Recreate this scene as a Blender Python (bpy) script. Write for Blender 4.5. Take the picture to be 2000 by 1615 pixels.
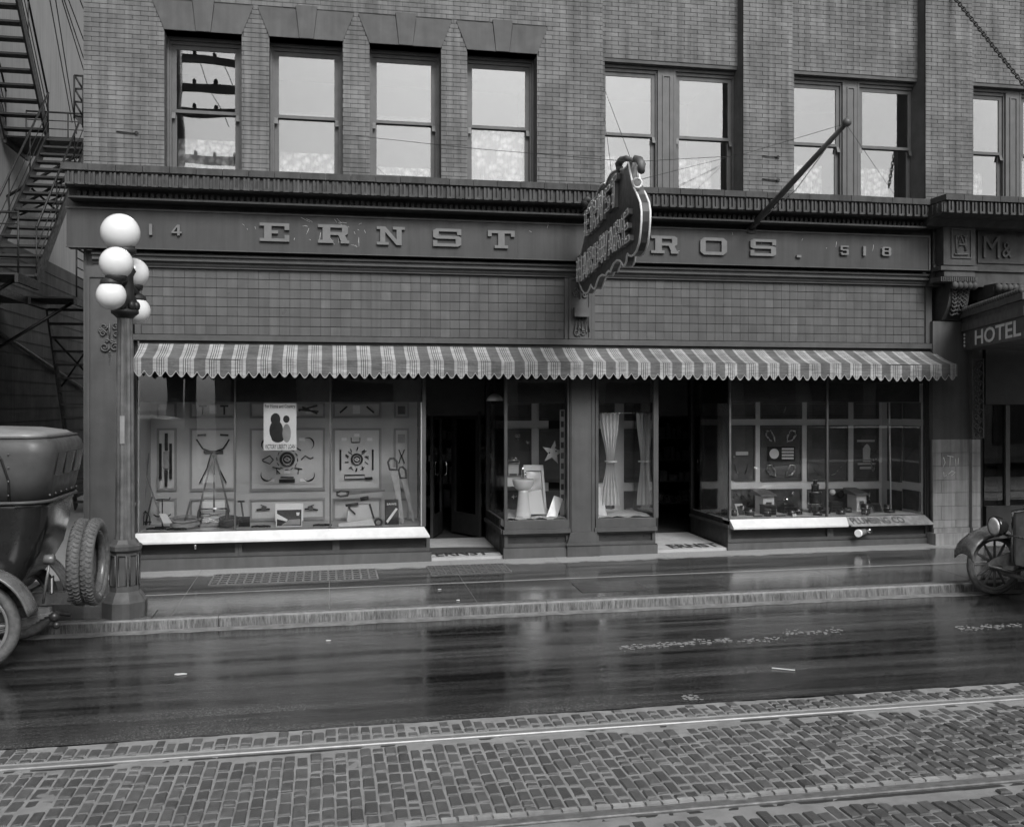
import bpy, bmesh, math, random
from mathutils import Vector, Matrix, noise as mn
random.seed(7)
R = math.radians
scene = bpy.context.scene
for o in list(bpy.data.objects):
    bpy.data.objects.remove(o)

# ------------------------------------------------------------------ camera
# World: X along the shop front (to the right), Y into the building, Z up.
F, CX, HY = 1920.0, 1000.0, 786.0        # focal length and horizon in photograph pixels
TH = math.atan(360 / 1920)               # the camera looks a little to the right of square-on
D, CZ = 14.27, 2.28
ST, CT = math.sin(TH), math.cos(TH)
cam = bpy.data.cameras.new('camera')
cam.sensor_width = 36.0
cam.lens = 36.0 * F / 2000.0
cam.shift_y = -(807.5 - HY) / 2000.0
cam.clip_start = 0.1
cam.clip_end = 2000
camo = bpy.data.objects.new('camera', cam)
scene.collection.objects.link(camo)
camo.location = (0, -D, CZ)
camo.rotation_euler = (R(90), 0, -TH)
scene.camera = camo

# ------------------------------------------------------------------ sky, sun, exposure
w = bpy.data.worlds.new('World')
scene.world = w
w.use_nodes = True
nt = w.node_tree
nt.nodes.clear()
sky = nt.nodes.new('ShaderNodeTexSky')
sky.sky_type = 'NISHITA'
sky.sun_disc = False
sky.sun_elevation = R(42)
sky.sun_rotation = R(167)
sky.air_density = 1.0
sky.dust_density = 3.0
sky.ozone_density = 1.0
bw = nt.nodes.new('ShaderNodeRGBToBW')   # the photograph is black and white
bg = nt.nodes.new('ShaderNodeBackground')
bg.inputs['Strength'].default_value = 0.09
wo = nt.nodes.new('ShaderNodeOutputWorld')
nt.links.new(sky.outputs[0], bw.inputs[0])
nt.links.new(bw.outputs[0], bg.inputs[0])
nt.links.new(bg.outputs[0], wo.inputs[0])
sun = bpy.data.lights.new('sun', 'SUN')
sun.energy = 1.4
sun.angle = R(26)
sun.color = (1, 1, 1)
suno = bpy.data.objects.new('sun', sun)
scene.collection.objects.link(suno)
sd = Vector((0.17, -0.72, 0.67))
suno.rotation_euler = sd.to_track_quat('Z', 'Y').to_euler()
suno.location = (-5, -20, 30)
scene.render.engine = 'CYCLES'
scene.cycles.transparent_max_bounces = 16
scene.cycles.max_bounces = 8
scene.view_settings.view_transform = 'Standard'
scene.view_settings.look = 'None'
scene.view_settings.exposure = 1.20
scene.view_settings.gamma = 1.0

# ------------------------------------------------------------------ from the photograph to the place
def ray(px, py):
    t = (px - CX) / F
    return Vector((ST + t * CT, CT - t * ST, (HY - py) / F))
def at(px, py, Y=0.0):
    r = ray(px, py)
    s = (Y + D) / r.y
    return Vector((r.x * s, Y, CZ + r.z * s))
def atX(px, py, X):
    r = ray(px, py)
    s = X / r.x
    return Vector((X, -D + r.y * s, CZ + r.z * s))
def XX(px, Y=0.0):
    return at(px, HY, Y).x
def ZZ(py, Y=0.0, px=1000):
    return at(px, py, Y).z
def zs(x, y):                              # sidewalk height
    return -0.0356 + 0.0063 * x + 0.0206 * y
YK = -2.91                                 # kerb line
def zr(x, y):                              # roadway height
    return -0.2156 + 0.0063 * x + 0.03 * max(0.0, min(1.0, (YK - y) / 4.0))

# ------------------------------------------------------------------ mesh building
class MB:
    def __init__(s):
        s.v = []; s.f = []; s.sm = []
    def add(s, vs, fs, smooth=False):
        n = len(s.v)
        s.v += [tuple(p) for p in vs]
        s.f += [[i + n for i in f] for f in fs]
        s.sm += [smooth] * len(fs)
        return s
    def box(s, x0, x1, y0, y1, z0, z1):
        vs = [(x, y, z) for z in (z0, z1) for y in (y0, y1) for x in (x0, x1)]
        return s.add(vs, [(0, 2, 3, 1), (4, 5, 7, 6), (0, 1, 5, 4), (2, 6, 7, 3), (0, 4, 6, 2), (1, 3, 7, 5)])
    def hexa(s, p):                        # eight corners, bottom ring then top ring
        return s.add(p, [(3, 2, 1, 0), (4, 5, 6, 7), (0, 1, 5, 4), (1, 2, 6, 5), (2, 3, 7, 6), (3, 0, 4, 7)])
    def prism(s, pts, axis, a, b):         # polygon extruded along an axis
        def P(p, t):
            return (t, p[0], p[1]) if axis == 'x' else ((p[0], t, p[1]) if axis == 'y' else (p[0], p[1], t))
        n = len(pts)
        vs = [P(p, a) for p in pts] + [P(p, b) for p in pts]
        fs = [list(range(n))[::-1], list(range(n, 2 * n))] + [[i, (i + 1) % n, n + (i + 1) % n, n + i] for i in range(n)]
        return s.add(vs, fs)
    def slab(s, pts, off):                 # 3-D polygon given thickness by an offset vector
        n = len(pts); off = Vector(off)
        vs = [Vector(p) for p in pts] + [Vector(p) + off for p in pts]
        fs = [list(range(n)), list(range(n, 2 * n))[::-1]] + [[(i + 1) % n, i, n + i, n + (i + 1) % n] for i in range(n)]
        return s.add(vs, fs)
    def tube(s, pts, r, n=8, closed=False, smooth=True):
        P = [Vector(p) for p in pts]; m = len(P)
        rr = r if isinstance(r, (list, tuple)) else [r] * m
        base = len(s.v); prev = None
        for i in range(m):
            if closed:
                t = (P[(i + 1) % m] - P[i - 1])
            else:
                t = P[min(i + 1, m - 1)] - P[max(i - 1, 0)]
            if t.length < 1e-9: t = Vector((0, 0, 1))
            t.normalize()
            if prev is None:
                u = t.orthogonal().normalized()
            else:
                u = prev - t * prev.dot(t)
                u = u.normalized() if u.length > 1e-6 else t.orthogonal().normalized()
            prev = u; v = t.cross(u)
            for k in range(n):
                a = 2 * math.pi * k / n
                s.v.append(tuple(P[i] + (u * math.cos(a) + v * math.sin(a)) * rr[i]))
        last = m if closed else m - 1
        for i in range(last):
            j = (i + 1) % m
            for k in range(n):
                l = (k + 1) % n
                s.f.append([base + i * n + k, base + i * n + l, base + j * n + l, base + j * n + k]); s.sm.append(smooth)
        if not closed:
            s.f.append([base + k for k in range(n)][::-1]); s.sm.append(False)
            s.f.append([base + (m - 1) * n + k for k in range(n)]); s.sm.append(False)
        return s
    def lathe(s, prof, c, n=24, axis='z', smooth=True, sq=False):   # profile (r, h)
        c = Vector(c); base = len(s.v); m = len(prof)
        for (r, h) in prof:
            for k in range(n):
                a = 2 * math.pi * k / n + (math.pi / n if sq else 0)
                x, y = r * math.cos(a), r * math.sin(a)
                p = (x, y, h) if axis == 'z' else ((h, x, y) if axis == 'x' else (x, h, y))
                s.v.append(tuple(c + Vector(p)))
        for i in range(m - 1):
            for k in range(n):
                l = (k + 1) % n
                s.f.append([base + i * n + k, base + i * n + l, base + (i + 1) * n + l, base + (i + 1) * n + k]); s.sm.append(smooth)
        s.f.append([base + k for k in range(n)][::-1]); s.sm.append(False)
        s.f.append([base + (m - 1) * n + k for k in range(n)]); s.sm.append(False)
        return s
    def sphere(s, c, r, n=20, m=12, sx=1, sy=1, sz=1):
        c = Vector(c); base = len(s.v)
        for i in range(1, m):
            t = math.pi * i / m
            for k in range(n):
                a = 2 * math.pi * k / n
                s.v.append(tuple(c + Vector((r * sx * math.sin(t) * math.cos(a), r * sy * math.sin(t) * math.sin(a), r * sz * math.cos(t)))))
        s.v.append(tuple(c + Vector((0, 0, r * sz)))); s.v.append(tuple(c - Vector((0, 0, r * sz))))
        T = base + (m - 1) * n
        for i in range(m - 2):
            for k in range(n):
                l = (k + 1) % n
                s.f.append([base + i * n + k, base + (i + 1) * n + k, base + (i + 1) * n + l, base + i * n + l]); s.sm.append(True)
        for k in range(n):
            l = (k + 1) % n
            s.f.append([T, base + k, base + l]); s.sm.append(True)
            s.f.append([T + 1, base + (m - 2) * n + l, base + (m - 2) * n + k]); s.sm.append(True)
        return s
    def torus(s, c, R_, r, axis='x', n=32, m=10, a0=0, a1=360, e=1.0):
        c = Vector(c); full = abs(a1 - a0) >= 360; base = len(s.v); N = n if full else n + 1
        for i in range(N):
            a = R(a0 + (a1 - a0) * i / n)
            for k in range(m):
                b = 2 * math.pi * k / m
                rad = R_ + r * math.cos(b); h = r * e * math.sin(b)
                x, y = rad * math.cos(a), rad * math.sin(a)
                p = {'x': (h, x, y), 'y': (x, h, y), 'z': (x, y, h)}[axis]
                s.v.append(tuple(c + Vector(p)))
        for i in range(n):
            j = (i + 1) % N
            for k in range(m):
                l = (k + 1) % m
                s.f.append([base + i * m + k, base + j * m + k, base + j * m + l, base + i * m + l]); s.sm.append(True)
        return s
    def grid(s, fn, nu, nv, smooth=True):
        base = len(s.v)
        for i in range(nu + 1):
            for j in range(nv + 1):
                s.v.append(tuple(fn(i / nu, j / nv)))
        for i in range(nu):
            for j in range(nv):
                a = base + i * (nv + 1) + j
                s.f.append([a, a + nv + 1, a + nv + 2, a + 1]); s.sm.append(smooth)
        return s
    def mesh(s, name, fix=True):
        me = bpy.data.meshes.new(name)
        me.from_pydata(s.v, [], s.f)
        me.polygons.foreach_set('use_smooth', s.sm)
        me.update()
        if fix:
            b = bmesh.new(); b.from_mesh(me)
            bmesh.ops.recalc_face_normals(b, faces=b.faces)
            b.to_mesh(me); b.free()
        return me

def link(name, me, m, parent=None, loc=None):
    o = bpy.data.objects.new(name, me)
    scene.collection.objects.link(o)
    if me is not None and m is not None and not me.materials:
        me.materials.append(m)
    if parent is not None:
        o.parent = parent
        if parent.type == 'EMPTY':
            o.matrix_parent_inverse = Matrix.Translation(-Vector(parent.location))
    if loc is not None:
        o.location = loc
    return o
def obj(name, mb, m, parent=None, label=None, fix=True):
    o = link(name, mb.mesh(name, fix), m, parent)
    if label: o['label'] = label
    return o
def tag(o, label, cat, group=None):
    o['label'] = label; o['category'] = cat
    if group: o['group'] = group
    return o
def thing(name, label, cat, loc=(0, 0, 0), group=None):
    o = bpy.data.objects.new(name, None)
    scene.collection.objects.link(o)
    o.location = loc
    o.empty_display_size = 0.1
    return tag(o, label, cat, group)
def struct(name, mb, m, parent=None):
    o = obj(name, mb, m, parent)
    if parent is None: o['kind'] = 'structure'
    return o

# ------------------------------------------------------------------ materials (greys: the photograph has no colour)
class N:
    def __init__(s, name):
        s.m = bpy.data.materials.new(name); s.m.use_nodes = True
        s.t = s.m.node_tree; s.t.nodes.clear()
        s.out = s.n('OutputMaterial')
    def n(s, kind, **kw):
        x = s.t.nodes.new('ShaderNode' + kind)
        for k, v in kw.items(): setattr(x, k, v)
        return x
    def l(s, a, b): s.t.links.new(a, b)
    def math(s, op, a, b=None, c=None, clamp=False):
        x = s.n('Math', operation=op); x.use_clamp = clamp
        for i, v in enumerate((a, b, c)):
            if v is None: continue
            if isinstance(v, (int, float)): x.inputs[i].default_value = v
            else: s.l(v, x.inputs[i])
        return x.outputs[0]
    def pos(s, scale=(1, 1, 1)):
        g = s.n('NewGeometry'); mp = s.n('Mapping')
        mp.inputs['Scale'].default_value = scale
        s.l(g.outputs['Position'], mp.inputs['Vector'])
        return mp.outputs[0]
    def noise(s, vec, scale, detail=4, rough=0.55):
        x = s.n('TexNoise'); x.inputs['Scale'].default_value = scale
        x.inputs['Detail'].default_value = detail; x.inputs['Roughness'].default_value = rough
        s.l(vec, x.inputs['Vector'])
        return x.outputs['Fac']
    def ramp(s, fac, a, b, lo=0.0, hi=1.0):
        x = s.n('MapRange'); x.clamp = True
        x.inputs['From Min'].default_value = a; x.inputs['From Max'].default_value = b
        x.inputs['To Min'].default_value = lo; x.inputs['To Max'].default_value = hi
        s.l(fac, x.inputs['Value'])
        return x.outputs[0]
    def sep(s, vec):
        x = s.n('SeparateXYZ'); s.l(vec, x.inputs[0]); return x.outputs
    def island(s):
        g = s.n('NewGeometry'); oi = s.n('ObjectInfo')
        return s.math('FRACT', s.math('ADD', g.outputs['Random Per Island'], s.math('MULTIPLY', oi.outputs['Random'], 7.31)))
    def bump(s, h, strength, dist=0.01):
        b = s.n('Bump'); b.inputs['Strength'].default_value = strength; b.inputs['Distance'].default_value = dist
        s.l(h, b.inputs['Height'])
        return b.outputs[0]
    def bsdf(s, col, rough, spec=0.4, metal=0.0, normal=None):
        p = s.n('BsdfPrincipled')
        if isinstance(col, (int, float)): p.inputs['Base Color'].default_value = (col, col, col, 1)
        else: s.l(col, p.inputs['Base Color'])
        if isinstance(rough, (int, float)): p.inputs['Roughness'].default_value = rough
        else: s.l(rough, p.inputs['Roughness'])
        p.inputs['Specular IOR Level'].default_value = spec
        p.inputs['Metallic'].default_value = metal
        if normal is not None: s.l(normal, p.inputs['Normal'])
        return p
    def end(s, sh):
        s.l(sh.outputs[0] if hasattr(sh, 'outputs') else sh, s.out.inputs[0]); return s.m

def mat(name, val, rough=0.6, var=0.25, scale=3.0, bump=0.0, bscale=60, spec=0.4, metal=0.0, isl=0.0, streak=0.0, spots=0.0):
    k = N(name)
    n1 = k.noise(k.pos(), scale, 6, 0.6)
    f = k.ramp(n1, 0.3, 0.7, 1 - var, 1 + var)
    if streak:
        n2 = k.noise(k.pos((7, 7, 0.35)), 1.6, 5, 0.6)
        f = k.math('MULTIPLY', f, k.ramp(n2, 0.35, 0.7, 1 - streak, 1 + streak * 0.5))
    if isl:
        f = k.math('MULTIPLY', f, k.ramp(k.island(), 0, 1, 1 - isl, 1 + isl))
    if spots:
        n3 = k.noise(k.pos(), 26, 3, 0.7)
        f = k.math('ADD', f, k.ramp(n3, 0.70, 0.78, 0, spots))
    col = k.math('MULTIPLY', f, val)
    nrm = k.bump(k.noise(k.pos(), bscale, 4, 0.6), bump) if bump else None
    rg = k.ramp(k.noise(k.pos(), scale * 2.3, 4), 0.3, 0.7, max(0.02, rough * 0.8), min(1, rough * 1.2))
    return k.end(k.bsdf(col, rg, spec, metal, nrm))

def glass(name, lo, gain=2.0, tint=0.94, rough=0.0):
    k = N(name)
    fr = k.n('Fresnel'); fr.inputs['IOR'].default_value = 1.5
    fac = k.math('ADD', k.math('MULTIPLY', fr.outputs[0], gain), lo, clamp=True)
    tr = k.n('BsdfTransparent'); tr.inputs[0].default_value = (tint, tint, tint, 1)
    gl = k.n('BsdfGlossy'); gl.inputs['Roughness'].default_value = rough
    gl.inputs['Color'].default_value = (0.95, 0.95, 0.95, 1)
    wv = k.noise(k.pos(), 1.1, 1, 0.3)                     # old glass is never quite flat
    k.l(k.bump(wv, 0.25, 0.012), gl.inputs['Normal'])
    mx = k.n('MixShader')
    k.l(fac, mx.inputs[0]); k.l(tr.outputs[0], mx.inputs[1]); k.l(gl.outputs[0], mx.inputs[2])
    return k.end(mx)

M = {}
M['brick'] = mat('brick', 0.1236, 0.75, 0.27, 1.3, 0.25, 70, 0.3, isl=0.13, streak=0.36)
M['mortar'] = mat('mortar', 0.080, 0.9, 0.2, 5, 0.2, 90, 0.2)
M['stone_trim'] = mat('stone_trim', 0.0840, 0.8, 0.14, 3, 0.15, 80, 0.2, streak=0.12)
M['coping'] = mat('coping', 0.0518, 0.8, 0.25, 3, 0.2, 80, 0.3, isl=0.12, streak=0.25)
M['cornice'] = mat('cornice', 0.0473, 0.7, 0.3, 4, 0.15, 70, 0.35, isl=0.15, streak=0.25)
M['soffit'] = mat('soffit', 0.035, 0.9, 0.2, 4)
M['board'] = mat('sheet_metal_paint', 0.0359, 0.5, 0.15, 2.2, 0.05, 40, 0.4, streak=0.26, spots=0.5)
M['letter'] = mat('letter_paint', 0.1166, 0.55, 0.15, 8, 0.0, spec=0.4)
M['paint'] = mat('shopfront_paint', 0.0601, 0.5, 0.18, 3, 0.06, 60, 0.4, streak=0.12)
M['paintdk'] = mat('dark_shopfront_paint', 0.0302, 0.45, 0.2, 4, 0.04, 60, 0.4)
M['tile'] = mat('glazed_tile', 0.0816, 0.34, 0.10, 2, 0.04, 30, 0.4, isl=0.10, streak=0.16)
M['tilepale'] = mat('paler_glazed_tile', 0.100, 0.34, 0.15, 5, 0.04, 30, 0.4, streak=0.2)
M['grout'] = mat('grout', 0.0252, 0.9, 0.2, 6)
M['frame'] = mat('window_frame_paint', 0.0786, 0.5, 0.15, 5, 0.05, 70, 0.4, streak=0.1)
M['iron'] = mat('black_iron', 0.0144, 0.55, 0.3, 8, 0.1, 80, 0.4)
M['ironpaint'] = mat('painted_cast_iron', 0.0680, 0.5, 0.25, 6, 0.12, 60, 0.45, streak=0.25, spots=0.2)
M['ironlt'] = mat('worn_iron', 0.0925, 0.55, 0.35, 7, 0.12, 60, 0.45, streak=0.4)
M['railhead'] = mat('worn_rail_steel', 0.30, 0.38, 0.15, 12, metal=0.5)
M['steel'] = mat('bright_steel', 0.4960, 0.28, 0.15, 9, 0.05, 90, 0.5, metal=0.85)
M['railside'] = mat('rail_steel', 0.16, 0.55, 0.3, 14, 0.2, 60, 0.4, metal=0.3)
M['chrome'] = mat('nickel', 0.75, 0.12, 0.05, 5, metal=1.0)
M['mirror'] = mat('mirror_silver', 0.10, 0.35, 0.1, 4, metal=1.0)
M['white'] = mat('white_paint', 0.78, 0.5, 0.06, 3)
M['enamel'] = mat('white_enamel', 0.88, 0.15, 0.03, 3, spec=0.5)
M['cream'] = mat('cream_panel_paint', 0.6019, 0.5, 0.10, 2, 0.04, 50)
M['cream2'] = mat('cream_rail_paint', 0.4925, 0.5, 0.10, 2, 0.04, 50)
M['mould_shade'] = mat('panel_moulding_shadow_paint', 0.30, 0.5, 0.1, 3)  # darkened so the mouldings' shadow lines are painted in
M['greyrail'] = mat('grey_rail_paint', 0.7603, 0.5, 0.12, 2)
M['felt'] = mat('dark_display_felt', 0.1072, 0.9, 0.2, 5)
M['tinplate'] = mat('dark_tinplate', 0.10, 0.25, 0.3, 9, metal=0.5)
M['celluloid'] = mat('celluloid_window', 0.035, 0.18, 0.3, 12, 0.1, 20, 0.5)
M['black'] = mat('black_enamel', 0.02, 0.35, 0.2, 5)
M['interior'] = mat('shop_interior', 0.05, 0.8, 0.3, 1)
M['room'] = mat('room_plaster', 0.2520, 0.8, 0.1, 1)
M['wood'] = mat('varnished_wood', 0.22, 0.45, 0.3, 9, 0.05, 50, streak=0.3)
M['wooddk'] = mat('dark_wood', 0.07, 0.45, 0.3, 8, 0.05, 50)
M['sawblade'] = mat('saw_steel', 0.22, 0.4, 0.2, 9, metal=0.2)
M['rubber'] = mat('tyre_rubber', 0.0938, 0.7, 0.35, 18, 0.5, 46, 0.35)
M['carpaint'] = mat('car_paint', 0.0144, 0.16, 0.25, 4, 0.02, 20, 0.5, spots=0.04)
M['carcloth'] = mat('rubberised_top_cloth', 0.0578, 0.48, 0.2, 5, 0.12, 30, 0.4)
M['carroof'] = mat('wet_sheen_roof_cloth', 0.1950, 0.35, 0.2, 5, 0.1, 30, 0.5)  # much paler than the top cloth: the roof's sheen is in the colour
M['carfender'] = mat('fender_enamel', 0.10, 0.28, 0.35, 7, 0.05, 60, 0.5, spots=0.12)
M['wheelwood'] = mat('wheel_spoke_paint', 0.16, 0.45, 0.2, 8)
M['granite'] = mat('pier_granite', 0.2295, 0.7, 0.22, 2.5, 0.15, 90, 0.3, isl=0.10, streak=0.35)
M['plaster'] = mat('pier_plaster', 0.0750, 0.7, 0.16, 2, 0.05, 50, 0.3, streak=0.15)
M['stucco'] = mat('alley_stucco', 0.3133, 0.85, 0.08, 0.8, 0.1, 60, 0.2, streak=0.14)
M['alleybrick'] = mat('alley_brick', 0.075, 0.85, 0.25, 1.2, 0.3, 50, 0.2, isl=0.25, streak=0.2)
M['canvas_plain'] = mat('awning_binding', 0.2850, 0.8, 0.1, 6)
M['mosaic'] = mat('entry_mosaic', 0.3360, 0.6, 0.12, 6, 0.2, 120, isl=0.06)
M['mosaicdk'] = mat('entry_mosaic_letters', 0.04, 0.6, 0.2, 6)
M['signface'] = mat('sign_enamel', 0.0450, 0.4, 0.3, 5, 0.05, 40, 0.45, streak=0.35)
M['signletter'] = mat('sign_letter_paint', 0.16, 0.4, 0.2, 6)
M['signline'] = mat('sign_outline_paint', 0.6, 0.5, 0.15, 9)
M['bulb'] = mat('bulb_glass', 0.65, 0.12, 0.05, 5, spec=0.6)
M['globe'] = mat('opal_globe_glass', 0.5967, 0.16, 0.02, 3, spec=0.5)
M['lens'] = mat('headlight_lens', 0.55, 0.08, 0.3, 9, spec=0.8)
M['rope'] = mat('hose_rubber', 0.32, 0.6, 0.2, 8)
M['poster'] = mat('poster_paper', 0.8370, 0.7, 0.05, 4)
M['ink'] = mat('printing_ink', 0.03, 0.7, 0.2, 5)
M['ink2'] = mat('grey_ink', 0.30, 0.7, 0.2, 5)
M['cloth'] = mat('white_curtain_cloth', 0.62, 0.9, 0.06, 6)
M['opp'] = mat('opposite_wall', 0.1600, 0.8, 0.25, 0.7, isl=0.1, streak=0.2)
M['oppdk'] = mat('opposite_window', 0.03, 0.2, 0.2, 2)
M['pane_shop'] = glass('shop_window_glass', 0.015, 0.9)
M['pane_up'] = glass('upper_window_glass', 0.095, 1.1, 0.9)
M['pane_dark'] = glass('door_glass', 0.02, 1.0)

def lace():
    k = N('lace')
    v = k.n('TexVoronoi'); v.inputs['Scale'].default_value = 10; k.l(k.pos((1, 0.2, 1)), v.inputs['Vector'])
    n = k.noise(k.pos((1, 0.2, 1)), 14, 3)
    fac = k.math('ADD', k.math('MULTIPLY', v.outputs['Distance'], 0.9), k.math('MULTIPLY', n, 0.7))
    fac = k.ramp(fac, 0.45, 0.95, 0.95, 0.30)
    d = k.bsdf(0.82, 0.9, 0.1)
    tr = k.n('BsdfTransparent'); mx = k.n('MixShader')
    k.l(fac, mx.inputs[0]); k.l(tr.outputs[0], mx.inputs[1]); k.l(d.outputs[0], mx.inputs[2])
    return k.end(mx)
M['lace'] = lace()

def asphalt():
    k = N('wet_asphalt')
    s1 = k.noise(k.pos((0.16, 4.6, 1)), 1.0, 7, 0.68)        # tyre-dragged streaks along the street
    s2 = k.noise(k.pos((0.45, 1.1, 1)), 0.8, 4)
    grit = k.noise(k.pos(), 60, 3, 0.75)
    vo = k.n('TexVoronoi'); vo.inputs['Scale'].default_value = 55; k.l(k.pos(), vo.inputs['Vector'])
    wet = k.math('ADD', k.math('MULTIPLY', s1, 0.75), k.math('MULTIPLY', s2, 0.40))
    rough = k.ramp(wet, 0.53, 0.76, 0.012, 0.24)
    col = k.math('MULTIPLY', k.ramp(wet, 0.46, 0.74, 0.014, 0.09), k.ramp(grit, 0.28, 0.72, 0.25, 1.85))
    col = k.math('MULTIPLY', col, k.ramp(vo.outputs['Distance'], 0.0, 0.6, 1.5, 0.6))
    fleck = k.math('MULTIPLY', k.ramp(k.noise(k.pos(), 38, 2, 0.8), 0.70, 0.78, 0, 0.16), k.ramp(s2, 0.45, 0.6, 0.1, 1.0))
    col = k.math('ADD', col, fleck)
    rip = k.math('ADD', k.noise(k.pos((5, 26, 1)), 1.0, 3, 0.6), k.math('MULTIPLY', k.noise(k.pos((16, 60, 1)), 1.0, 2, 0.6), 0.45))
    gb = k.math('MULTIPLY', grit, k.ramp(wet, 0.5, 0.72, 0.10, 0.9))
    b1 = k.n('Bump'); b1.inputs['Strength'].default_value = 0.34; b1.inputs['Distance'].default_value = 0.006
    k.l(k.math('ADD', k.math('MULTIPLY', rip, 0.6), gb), b1.inputs['Height'])
    return k.end(k.bsdf(col, rough, 0.5, 0, b1.outputs[0]))
M['asphalt'] = asphalt()
def pavement():
    k = N('wet_concrete')
    p = k.pos()
    sx = k.sep(p)
    edge = k.noise(k.pos((1.2, 1.2, 1)), 2.5, 4)
    dry = k.ramp(k.math('ADD', sx[1], k.math('MULTIPLY', edge, 0.35)), -0.36, -0.22)   # the strip the awning kept dry
    s1 = k.noise(k.pos((0.35, 3.5, 1)), 1.6, 5, 0.6)
    fine = k.noise(p, 70, 3)
    col = k.math('MULTIPLY', k.ramp(s1, 0.35, 0.7, 0.035, 0.10), k.ramp(fine, 0.3, 0.7, 0.6, 1.4))
    col = k.math('MULTIPLY', col, k.ramp(k.island(), 0, 1, 0.85, 1.15))
    mx = k.n('Mix'); mx.data_type = 'FLOAT'
    k.l(dry, mx.inputs[0]); k.l(col, mx.inputs[2]); k.l(k.math('MULTIPLY', k.ramp(fine, 0.3, 0.7, 0.7, 1.25), 0.25), mx.inputs[3])
    rough = k.math('ADD', k.ramp(s1, 0.40, 0.74, 0.015, 0.16), k.math('MULTIPLY', dry, 0.6), clamp=True)
    rip = k.noise(k.pos((4.5, 22.0, 1)), 1.0, 4)
    b1 = k.n('Bump'); b1.inputs['Strength'].default_value = 0.26; b1.inputs['Distance'].default_value = 0.007
    k.l(k.math('ADD', k.math('MULTIPLY', rip, 0.4), k.math('MULTIPLY', fine, 0.3)), b1.inputs['Height'])
    return k.end(k.bsdf(mx.outputs[0], rough, 0.5, 0, b1.outputs[0]))
M['pavement'] = pavement()
def kerbmat():
    k = N('kerb_granite')
    v = k.noise(k.pos((38, 38, 5)), 1.0, 8, 0.75)
    big = k.noise(k.pos(), 2.0, 3)
    col = k.math('MULTIPLY', k.ramp(v, 0.36, 0.64, 0.035, 0.19), k.ramp(big, 0.3, 0.7, 0.8, 1.2))
    return k.end(k.bsdf(col, 0.5, 0.4, 0, k.bump(v, 0.5, 0.01)))
M['kerb'] = kerbmat()
def settmat():
    k = N('street_sett')
    n1 = k.noise(k.pos(), 25, 5)
    f = k.math('MULTIPLY', k.ramp(k.island(), 0, 1, 0.72, 1.25), k.ramp(n1, 0.3, 0.7, 0.75, 1.25))
    col = k.math('MULTIPLY', f, 0.086)
    return k.end(k.bsdf(col, k.ramp(n1, 0.3, 0.7, 0.34, 0.6), 0.45, 0, k.bump(k.noise(k.pos(), 90, 4), 0.5, 0.008)))
M['sett'] = settmat()
M['sand'] = mat('joint_sand', 0.2280, 0.75, 0.22, 4, 0.4, 120, 0.35)
def stripes():
    k = N('striped_canvas')
    g = k.n('NewGeometry'); sx = k.sep(g.outputs['Position'])
    u = k.math('FRACT', k.math('DIVIDE', k.math('SUBTRACT', sx[0], -2.62), 0.336))
    cr = k.n('ValToRGB'); cr.color_ramp.interpolation = 'CONSTANT'
    L, Dk, G = 0.31, 0.07, 0.115
    stops = [(0, L), (0.14, Dk), (0.17, L), (0.225, Dk), (0.255, L), (0.31, Dk), (0.34, L), (0.40, Dk), (0.425, L), (0.56, G)]
    el = cr.color_ramp.elements
    el[0].position = 0; el[0].color = (L, L, L, 1)
    el[1].position = stops[-1][0]; el[1].color = (G, G, G, 1)
    for (p, c) in stops[1:-1]:
        e = el.new(p); e.color = (c, c, c, 1)
    k.l(u, cr.inputs[0])
    weave = k.noise(k.pos((1, 1, 1)), 34, 4)
    col = k.math('MULTIPLY', cr.outputs[0], k.ramp(weave, 0.3, 0.7, 0.85, 1.08))
    col = k.math('MULTIPLY', col, k.ramp(k.noise(k.pos((1.6, 1.6, 4)), 1.4, 6), 0.3, 0.7, 0.68, 1.16))
    wr = k.noise(k.pos((4, 4, 40)), 1.0, 4)
    col = k.math('MULTIPLY', col, k.ramp(wr, 0.35, 0.65, 0.8, 1.12))
    return k.end(k.bsdf(col, 0.85, 0.2, 0, k.bump(wr, 0.6, 0.02)))
M['stripe'] = stripes()

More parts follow.
